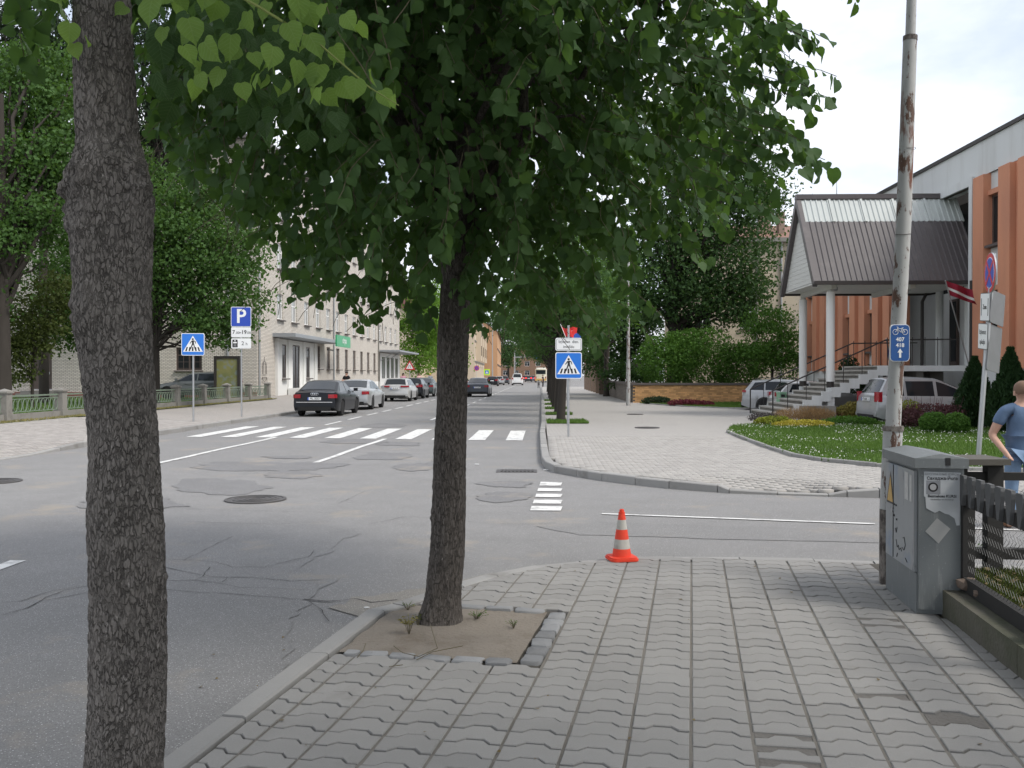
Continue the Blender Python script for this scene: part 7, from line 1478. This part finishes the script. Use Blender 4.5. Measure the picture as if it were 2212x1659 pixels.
# ================================================================== people
def skin_mesh(name, nodes, edges, m, parent, sub=2, root='pelvis'):
    """one continuous surface grown round a skeleton: nodes {name: (x,y,z,rx[,ry])}"""
    ks = list(nodes); me = bpy.data.meshes.new(name); me.from_pydata([nodes[k][:3] for k in ks], [(ks.index(a), ks.index(b)) for a, b in edges], []); me.materials.append(m)
    o = bpy.data.objects.new(name, me); COL.objects.link(o); o.parent = parent; o.modifiers.new('skin', 'SKIN'); sv = me.skin_vertices[0].data
    for i, k in enumerate(ks): r = nodes[k][3:]; sv[i].radius = (r[0], r[-1]); sv[i].use_root = (k == root)
    sb = o.modifiers.new('sub', 'SUBSURF'); sb.levels = sb.render_levels = sub
    o.modifiers['skin'].use_smooth_shade = True; return o
def person(label, loc, rz, h, shirt, trousers, hair, pose='stand', group=None, shoe=None, long_hair=False):
    k = h/1.75; t = thing('person', label, 'person', loc, rz, group); S_ = lambda d: {a: tuple(v*k for v in b) for a, b in d.items()}
    arms = {'stand': dict(elL=(-.27,.02,1.13), haL=(-.28,-.06,.88), elR=(.27,.02,1.13), haR=(.28,-.06,.88)), 'crossed': dict(elL=(-.28,-.06,1.14), haL=(.06,-.24,1.20), elR=(.28,-.06,1.14), haR=(-.06,-.24,1.17)), 'lean': dict(elL=(-.30,-.03,1.10), haL=(-.26,.10,.86), elR=(.30,-.03,1.10), haR=(.24,.18,.90))}[pose]
    legs = dict(knL=(-.10,-.02,.50), ftL=(-.11,.02,.09), knR=(.10,-.02,.50), ftR=(.11,.02,.09)) if pose != 'walk' else {}
    n = dict(pelvis=(0,0,.95,.14,.11), waist=(0,0,1.08,.135,.10), chest=(0,.01,1.28,.165,.115), neckb=(0,.015,1.44,.075), neck=(0,0,1.50,.052), head=(0,-.01,1.60,.085), crownp=(0,.0,1.69,.075),
             shL=(-.185,.01,1.40,.062), shR=(.185,.01,1.40,.062), hipL=(-.09,0,.88,.088), hipR=(.09,0,.88,.088), chin=(0,-.055,1.545,.045))
    for s_ in 'LR':
        e, hh = arms['el'+s_], arms['ha'+s_]; n['el'+s_] = e+(.043,); n['wr'+s_] = tuple(lerp(e[i], hh[i], .85) for i in range(3))+(.029,); n['ha'+s_] = tuple(lerp(e[i], hh[i], 1.08) for i in range(3))+(.034,.02)
        for j in range(4): d = Vector(hh)-Vector(e); d.normalize(); sd_ = Vector((0,1,0)) if pose != 'crossed' else Vector((0,0,1)); q = Vector(hh)+d*.105+sd_*(.018*(j-1.5)); n['f%d%s' % (j, s_)] = tuple(q)+(.009,)
        q = Vector(hh)+d*.05+Vector((0,-.045,0)); n['th'+s_] = tuple(q)+(.010,)
        n['kn'+s_] = legs['kn'+s_]+(.060,); n['an'+s_] = tuple(lerp(legs['kn'+s_][i], legs['ft'+s_][i], .95) for i in range(3))+(.042,); f = legs['ft'+s_]; n['ft'+s_] = (f[0], f[1]-.02, .05, .045, .04); n['toe'+s_] = (f[0]*1.1, f[1]-.18, .035, .042, .03)
    E = [('pelvis','waist'),('waist','chest'),('chest','neckb'),('neckb','neck'),('neck','head'),('head','crownp'),('head','chin')]
    for s_ in 'LR': E += [('neckb','sh'+s_),('sh'+s_,'el'+s_),('el'+s_,'wr'+s_),('wr'+s_,'ha'+s_),('pelvis','hip'+s_),('hip'+s_,'kn'+s_),('kn'+s_,'an'+s_),('an'+s_,'ft'+s_),('ft'+s_,'toe'+s_),('ha'+s_,'th'+s_)] + [('ha'+s_, 'f%d%s' % (j, s_)) for j in range(4)]
    skin_mesh('body', S_(n), E, M['skin'], t)
    g = lambda ks, f: {a: n[a][:3]+tuple(r*f for r in n[a][3:]) for a in ks}
    sh = g(['pelvis','waist','chest','neckb','shL','shR'], 1.13); sh['pelvis'] = (0,0,.955,.165,.13); sh['hem'] = (0,0,.87,.158,.122); sh['neckb'] = n['neckb'][:3]+(.085,)
    for s_ in 'LR': a = n['sh'+s_]; b_ = n['el'+s_]; sh['sl'+s_] = tuple(lerp(a[i], b_[i], .62) for i in range(3))+(.068,)
    skin_mesh('shirt', S_(sh), [('hem','pelvis'),('pelvis','waist'),('waist','chest'),('chest','neckb'),('neckb','shL'),('neckb','shR'),('shL','slL'),('shR','slR')], shirt, t)
    tr = g(['pelvis','hipL','hipR','knL','knR','anL','anR'], 1.12); skin_mesh('trousers', S_(tr), [('pelvis','hipL'),('pelvis','hipR'),('hipL','knL'),('hipR','knR'),('knL','anL'),('knR','anR')], trousers, t)
    for s_ in 'LR': skin_mesh('shoe', S_(dict(ft=n['ft'+s_][:3]+(.055,.05), toe=n['toe'+s_][:3]+(.050,.038))), [('ft','toe')], shoe or M['rubber'], t, root='ft')
    mb = MB(); V = []; nn = 14
    for i in range(nn+1):
        for j in range(20):
            th = math.pi*i/nn*.62; ph = 2*math.pi*j/20; rr_ = .100 if not long_hair else .108; q = Vector((math.sin(th)*math.cos(ph)*rr_*.92, math.sin(th)*math.sin(ph)*rr_*1.08, math.cos(th)*rr_*1.12)); front = max(0, -math.sin(ph)); q.z += front*.045*(i/nn)
            if long_hair and i > nn*.6 and front < .4: q.z -= .10*(i/nn-.6)*2.5
            V.append(((q.x)*k, (q.y+.012)*k, (q.z+1.635)*k))
    mb.add(V, [(i*20+j, i*20+(j+1) % 20, (i+1)*20+(j+1) % 20, (i+1)*20+j) for i in range(nn) for j in range(20)]); mb.build('hair', hair, t, smooth=80)
    mb = MB()
    for s_ in (-1, 1): mb.cbox((s_*.086*k, .01*k, 1.60*k), (.018*k,.035*k,.055*k))
    mb.build('ears', M['skin'], t)
    fc = MB(); fc.cbox((0,-.098*k,1.595*k), (.022*k,.030*k,.04*k)); fc.build('nose', M['skin'], t)
    for s_ in (-1, 1): MB().cbox((s_*.032*k,-.086*k,1.622*k), (.024*k,.012*k,.012*k)).build('eye', M['black'], t)
    MB().cbox((0,-.088*k,1.555*k), (.045*k,.012*k,.010*k)).build('mouth', plain('lips', (0.35,0.15,0.13), .5), t); return t
def cloth(nm, c): return mat(nm, c, .9, .18, 9, bmp=.4, bscale=14, bdist=.02)
hair_d = plain('dark_hair', (0.03,0.022,0.018), .8); hair_b = mat('short_brown_hair', (0.17,0.105,0.07), .8, .15, 40); jeans = cloth('jeans', (0.16,0.24,0.36)); darkp = cloth('dark_trousers', (0.03,0.032,0.04))
person('man in a blue grey T-shirt and jeans behind the picket fence, back to us', Vector((5.52, 9.9, 0.0)), R(176), 1.60, cloth('blue_tshirt', (0.10,0.155,0.25)), jeans, hair_b, 'lean', shoe=cloth('brown_shoe', (0.20,0.10,0.05))).scale = (1.14,1.1,1)
p = st(-11.9, 56, .17); person('man in a black T-shirt with folded arms behind the silver sedan', p, R(-25), 1.72, cloth('black_tshirt', (0.012,0.012,0.013)), darkp, hair_d, 'crossed')
for u, v, lab, c, hr, lh in [(-11.3, 75, 'woman in a pink top on the pavement beyond the parked estate car', (0.55,0.25,0.35), hair_d, True), (-11.2, 84, 'person in a pale pink top far along the left pavement', (0.62,0.40,0.40), hair_b, True), (-10.9, 90, 'person with a bright yellow cap far along the left pavement', (0.22,0.25,0.3), plain('yellow_cap', (0.65,0.62,0.03), .6), False)]:
    person(lab, st(u, v, .17), R(20), 1.66, cloth('top_%d' % v, c), darkp, hr, 'stand', group='people on the left pavement', long_hair=lh)
cy = person('dark clad person wheeling a bicycle across the far street', st(.2, 117, 0), R(70), 1.72, cloth('black_jacket', (0.02,0.02,0.025)), darkp, hair_d)
bk = thing('bicycle', 'bicycle wheeled across the far street', 'bicycle', st(-.35, 117, 0), R(80))
for x in (-.5, .52): w_ = MB().tube([(x+.33*math.cos(a*math.pi/10), 0, .34+.33*math.sin(a*math.pi/10)) for a in range(20)], .02, 5, close=True).build('wheel', M['rubber'], bk)
mb = MB()
for a, c in (((-.5,.34),(-.1,.34)),((-.1,.34),(.38,.80)),((-.22,.85),(.36,.85)),((-.1,.34),(-.25,.95)),((-.5,.34),(-.22,.82)),((.52,.34),(.36,1.0))): mb.tube([(a[0],0,a[1]),(c[0],0,c[1])], .02, 5)
mb.build('frame', M['dark_metal'], bk); MB().cbox((-.26,0,.97), (.26,.14,.06)).build('saddle', M['black'], bk); MB().tube([(.32,-.26,1.02),(.36,0,1.03),(.32,.26,1.02)], .015, 5).build('handlebar', M['dark_metal'], bk)

# ================================================================== picket fence and its garden
M['blackwood'] = mat('black_weathered_wood', (0.030,0.029,0.028), .85, .3, 7, stretch=(1,1,.3), fine=.3); M['greywood'] = mat('grey_weathered_wood', (0.105,0.108,0.112), .8, .2, 9, stretch=(1,1,.3), fine=.2); M['brownwood'] = mat('brown_weathered_wood', (0.105,0.098,0.085), .85, .2, 6, fine=.2)
M['wire'] = plain('wire', (0.06,0.062,0.062), .5, .6)
F0, F1, F2 = Vector((3.03,6.12,0)), Vector((2.84,4.85,0)), Vector((2.40,.6,0))
nf = thing('picket_fence', 'black picket fence on a mossy concrete base at the right edge', 'fence', F0, 0)
def along(a, b, off, wd, z0, z1, m, name, parent, base, ext=0):
    a, b = Vector(a), Vector(b); t = (b-a).normalized(); n = Vector((-t.y, t.x, 0)); a = a-t*ext; b = b+t*ext; q = [a+n*(off-wd/2), b+n*(off-wd/2), b+n*(off+wd/2), a+n*(off+wd/2)]
    vs = [(p.x-base.x, p.y-base.y, z) for z in (z0, z1) for p in q]; return MB().add(vs, [(0,3,2,1),(4,5,6,7),(0,1,5,4),(1,2,6,5),(2,3,7,6),(3,0,4,7)]).build(name, m, parent)
def chain(parent, a, b, z0, z1, base, cell=.048, r=.0016):
    a, b = Vector(a), Vector(b); Ld = (b-a).length; t = (b-a)/Ld; mb = MB(); nz = int((z1-z0)/cell); nx = int(Ld/cell)
    for i in range(nx):
        pts = [a+t*(cell*(i+.5)+(cell*.5 if j % 2 else -cell*.5)*.98)+Vector((0,0,z0+j*cell*.85)) for j in range(int(nz/.85)+1)]
        mb.tube([p-Vector((base.x, base.y, 0)) for p in pts], r, 3, cap=False)
    return stuff(mb.build('wire_mesh', M['wire'], parent))
pk = MB(); o8 = [(-.016,0),(.016,0),(.050,.15),(.052,.18),(.042,.20),(-.042,.20),(-.052,.18),(-.050,.15)]; pk.prism(o8, -.012, .012, fn=lambda a, b, c: (a, c, b)); pkm = pk.mesh('picket', M['greywood'])
for a, b in ((F0, F1), (F1, F2)):
    along(a, b, -.05, .20, .0, .225, M['mossy'], 'concrete_base', nf, F0); along(a, b, 0, .06, .226, .32, M['blackwood'], 'bottom_rail', nf, F0); along(a, b, 0, .045, .79, .875, M['blackwood'], 'top_rail', nf, F0)
    Ld = (b-a).length; t = (b-a)/Ld; ang_ = math.atan2(t.y, t.x); n = int(Ld/.16)
    for i in range(n): p = a+t*(.06+.16*i); obj('picket', pkm, nf, (p.x-F0.x-.035, p.y-F0.y, .80+random.uniform(-.006,.006)), (0, random.uniform(-.03,.03), ang_+math.pi))
    chain(nf, a, b, .32, .79, F0)
    for q in ([a+t*.02, a+t*Ld*.98] if b is F1 else [a+t*1.6, a+t*3.2]): MB().box(q.x-F0.x-.04, q.x-F0.x+.04, q.y-F0.y-.04, q.y-F0.y+.04, .2, .93).build('post', M['blackwood'], nf)
H0, H1, H2 = Vector((3.12,7.02,0)), Vector((4.9,6.86,0)), Vector((7.4,6.6,0))
ff = thing('mesh_fence', 'dark wooden fence with wire mesh along the side street', 'fence', H0, 0)
for a, b in ((H0, H1), (H1, H2)):
    along(a, b, 0, .05, .26, .34, M['blackwood'], 'bottom_rail', ff, H0); along(a, b, 0, .05, .86, .92, M['blackwood'], 'top_rail', ff, H0); along(a, b, 0, .14, .0, .16, M['mossy'], 'concrete_base', ff, H0); chain(ff, a, b, .34, .86, H0)
for x in (3.22, 3.40, 3.66, 4.15, 4.75, 5.4): p = H0.lerp(H2, (x-H0.x)/(H2.x-H0.x)); MB().box(p.x-H0.x-(.06 if x < 3.7 else .03), p.x-H0.x+(.06 if x < 3.7 else .03), p.y-H0.y-.04, p.y-H0.y+.04, .1, .98).build('post', M['blackwood'], ff)
p = P(2119, 997, 6.95); MB().box(p.x-H0.x-.19, p.x-H0.x+.17, -.18, .22, .985, 1.03).build('cap_board', M['brownwood'], ff); along((3.95,6.96,0),(7.2,6.66,0), .0, .10, .925, .965, M['brownwood'], 'cap_rail', ff, H0)
MB().tube([(1.05,-.1,.14),(1.2,-.12,.80)], .02, 6).build('brace', M['blackwood'], ff); MB().tube([(1.32,-.12,.14),(1.05,-.1,.80)], .02, 6).build('brace', M['blackwood'], ff)
gpoly = [(3.06,6.1),(2.87,4.85),(2.43,.6),(9,.6),(9,6.42),(7.4,6.6),(4.9,6.86),(3.12,7.0)]
gd = lawn('garden_ground', gpoly, .165, 5200, .05, 'leaf littered garden grass behind the black picket fence', soil='litter_soil', wd=1.2, m='leaf_olive')
P_ = []
while len(P_) < 5200:
    x, y = random.uniform(2.5,6), random.uniform(2.5,6.95)
    if inside((x, y), gpoly): P_.append((x, y, .17+random.uniform(0,.02)))
pos = np.array(P_); n = len(pos); V, F = leaves_np(pos, unit(n)*np.array([1,1,.3]), unit(n)*np.array([.5,.5,.2])+np.array([0,0,1]), rng.uniform(.02,.05,n), LEAF_V, LEAF_F); stuff(obj('dead_leaves', np_mesh('dead_leaves', V, F, M['litter']), gd))
# stones at the fence foot, weeds in the tree pit, litter
M['stone'] = mat('rubble_stone', (0.17,0.13,0.105), .9, .25, 12, fine=.2)
def stone(name, label, loc, s, group=None):
    bm = bmesh.new(); bmesh.ops.create_icosphere(bm, subdivisions=2, radius=1)
    for v in bm.verts: k = 1+.35*noise.noise(v.co*1.6+Vector(loc)*7); v.co = Vector((v.co.x*s[0]*k, v.co.y*s[1]*k, v.co.z*s[2]*k))
    me = bpy.data.meshes.new(name); bm.to_mesh(me); bm.free(); me.materials.append(M['stone']); return tag(obj(name, me, None, loc), label, 'stone', group)
stone('broken_brick', 'brown broken stone wedged between cabinet and fence base', G(2092,1262,.28), (.075,.06,.045)); stone('broken_brick', 'smaller grey stone beside the broken one at the fence base', G(2120,1282,.27), (.05,.04,.03))
def weed(label, loc, n, h, m, spread=.5, mm=None):
    t = thing('weed', label, 'weed', loc, 0); mb = MB(); pos = []; tip = []
    for i in range(n):
        a = random.uniform(0, 6.28); r = random.uniform(.2, 1)*spread; e = Vector((math.cos(a)*r*h, math.sin(a)*r*h, h*random.uniform(.5,1))); mid = e*.5+Vector((0,0,h*.15)); mb.tube([Vector((0,0,-.01)), mid, e], [.0016,.0013,.0008], 3, cap=False)
        for q in (mid, e, e*.75+Vector((0,0,h*.05))): pos.append(q); tip.append((math.cos(a), math.sin(a), random.uniform(-.3,.8)))
    stuff(mb.build('stems', M['twig'], t)); k = len(pos); V, F = leaves_np(np.array(pos), np.array(tip), unit(k)+np.array([0,0,1.2]), rng.uniform(.6,1.2,k)*h*.28, RH_V*np.array([.6,1,1]), RH_F); stuff(obj('leaves', np_mesh('leaves', V, F, M[m]), t)); return t
weed('dry yellowish weed growing at the foot of the slim tree', G(884,1368,.06), 13, .12, 'dry_grass'); weed('small dry weed close against the slim trunk', G(903,1352,.06), 9, .08, 'leaf_olive'); weed('green weed tuft right of the slim trunk in the earth pit', G(1030,1338,.06), 22, .06, 'leaf_bush', 1.4); weed('tiny green weed at the right border of the earth pit', G(1110,1355,.06), 16, .045, 'leaf_bush', 1.5); weed('low green weed between kerb and slim trunk', G(880,1316,.06), 14, .05, 'leaf_bush', 1.4); weed('green weed between the cabinet and the fence base', G(2075,1245,.2), 14, .09, 'leaf_bush', 1.0); weed('broad leaved weed at the foot of the mesh fence', G(2105,1208,.18), 18, .12, 'leaf_bush', .9)
mb = MB(); 
for pts in ([(850,1395),(870,1410),(905,1418),(945,1400),(930,1350)], [(772,1420),(785,1405),(790,1390)], [(900,1425),(935,1408),(1000,1395)], [(840,1440),(870,1436)]): mb.tube([G(x, y, .075+.008*i) for i, (x, y) in enumerate(pts)], .0025, 4)
tag(mb.build('dry_twigs', M['twig']), 'thin dry twigs lying on the earth around the slim tree', 'twigs', kind='stuff')
for i, (x, y, s_) in enumerate([(792,1313,.02),(1030,1003,.05),(1178,1015,.05)]):
    tag(MB().prism([(s_*math.cos(a)*random.uniform(.6,1.2), s_*.6*math.sin(a)*random.uniform(.6,1.2)) for a in [0,1,2,3,4,5.3]], 0, .006).build('paper_scrap', M['sign_white'], loc=G(x, y, .012)), ['white paper scrap in the gutter near the slim tree', 'tiny pale scrap on the road beyond the slim trunk', 'pale scrap by the far storm drain'][i], 'litter', 'paper scraps')

P_ = []; random.seed(5)
while len(P_) < 46:
    a_, b_ = random.uniform(-1.9, 1.6), 3.3+random.random()**1.3*4.6; p = nr(a_, b_, .066)
    if inside(p, near_poly): P_.append(tuple(p))
for i in range(30): p = G(random.uniform(420, 900), random.uniform(1330, 1640), .012); P_.append(tuple(p)) if p.x < nr(-2.2, p.y).x else None
pos = np.array(P_); n = len(pos); V, F = leaves_np(pos, unit(n)*np.array([1,1,.1]), unit(n)*np.array([.3,.3,.1])+np.array([0,0,1]), rng.uniform(.008,.024,n), LEAF_V, LEAF_F)
tag(obj('fallen_leaf_bits', np_mesh('fallen_leaf_bits', V, F, M['litter'])), 'scattered brown leaf bits on the wavy pavement and gutter', 'litter', kind='stuff')
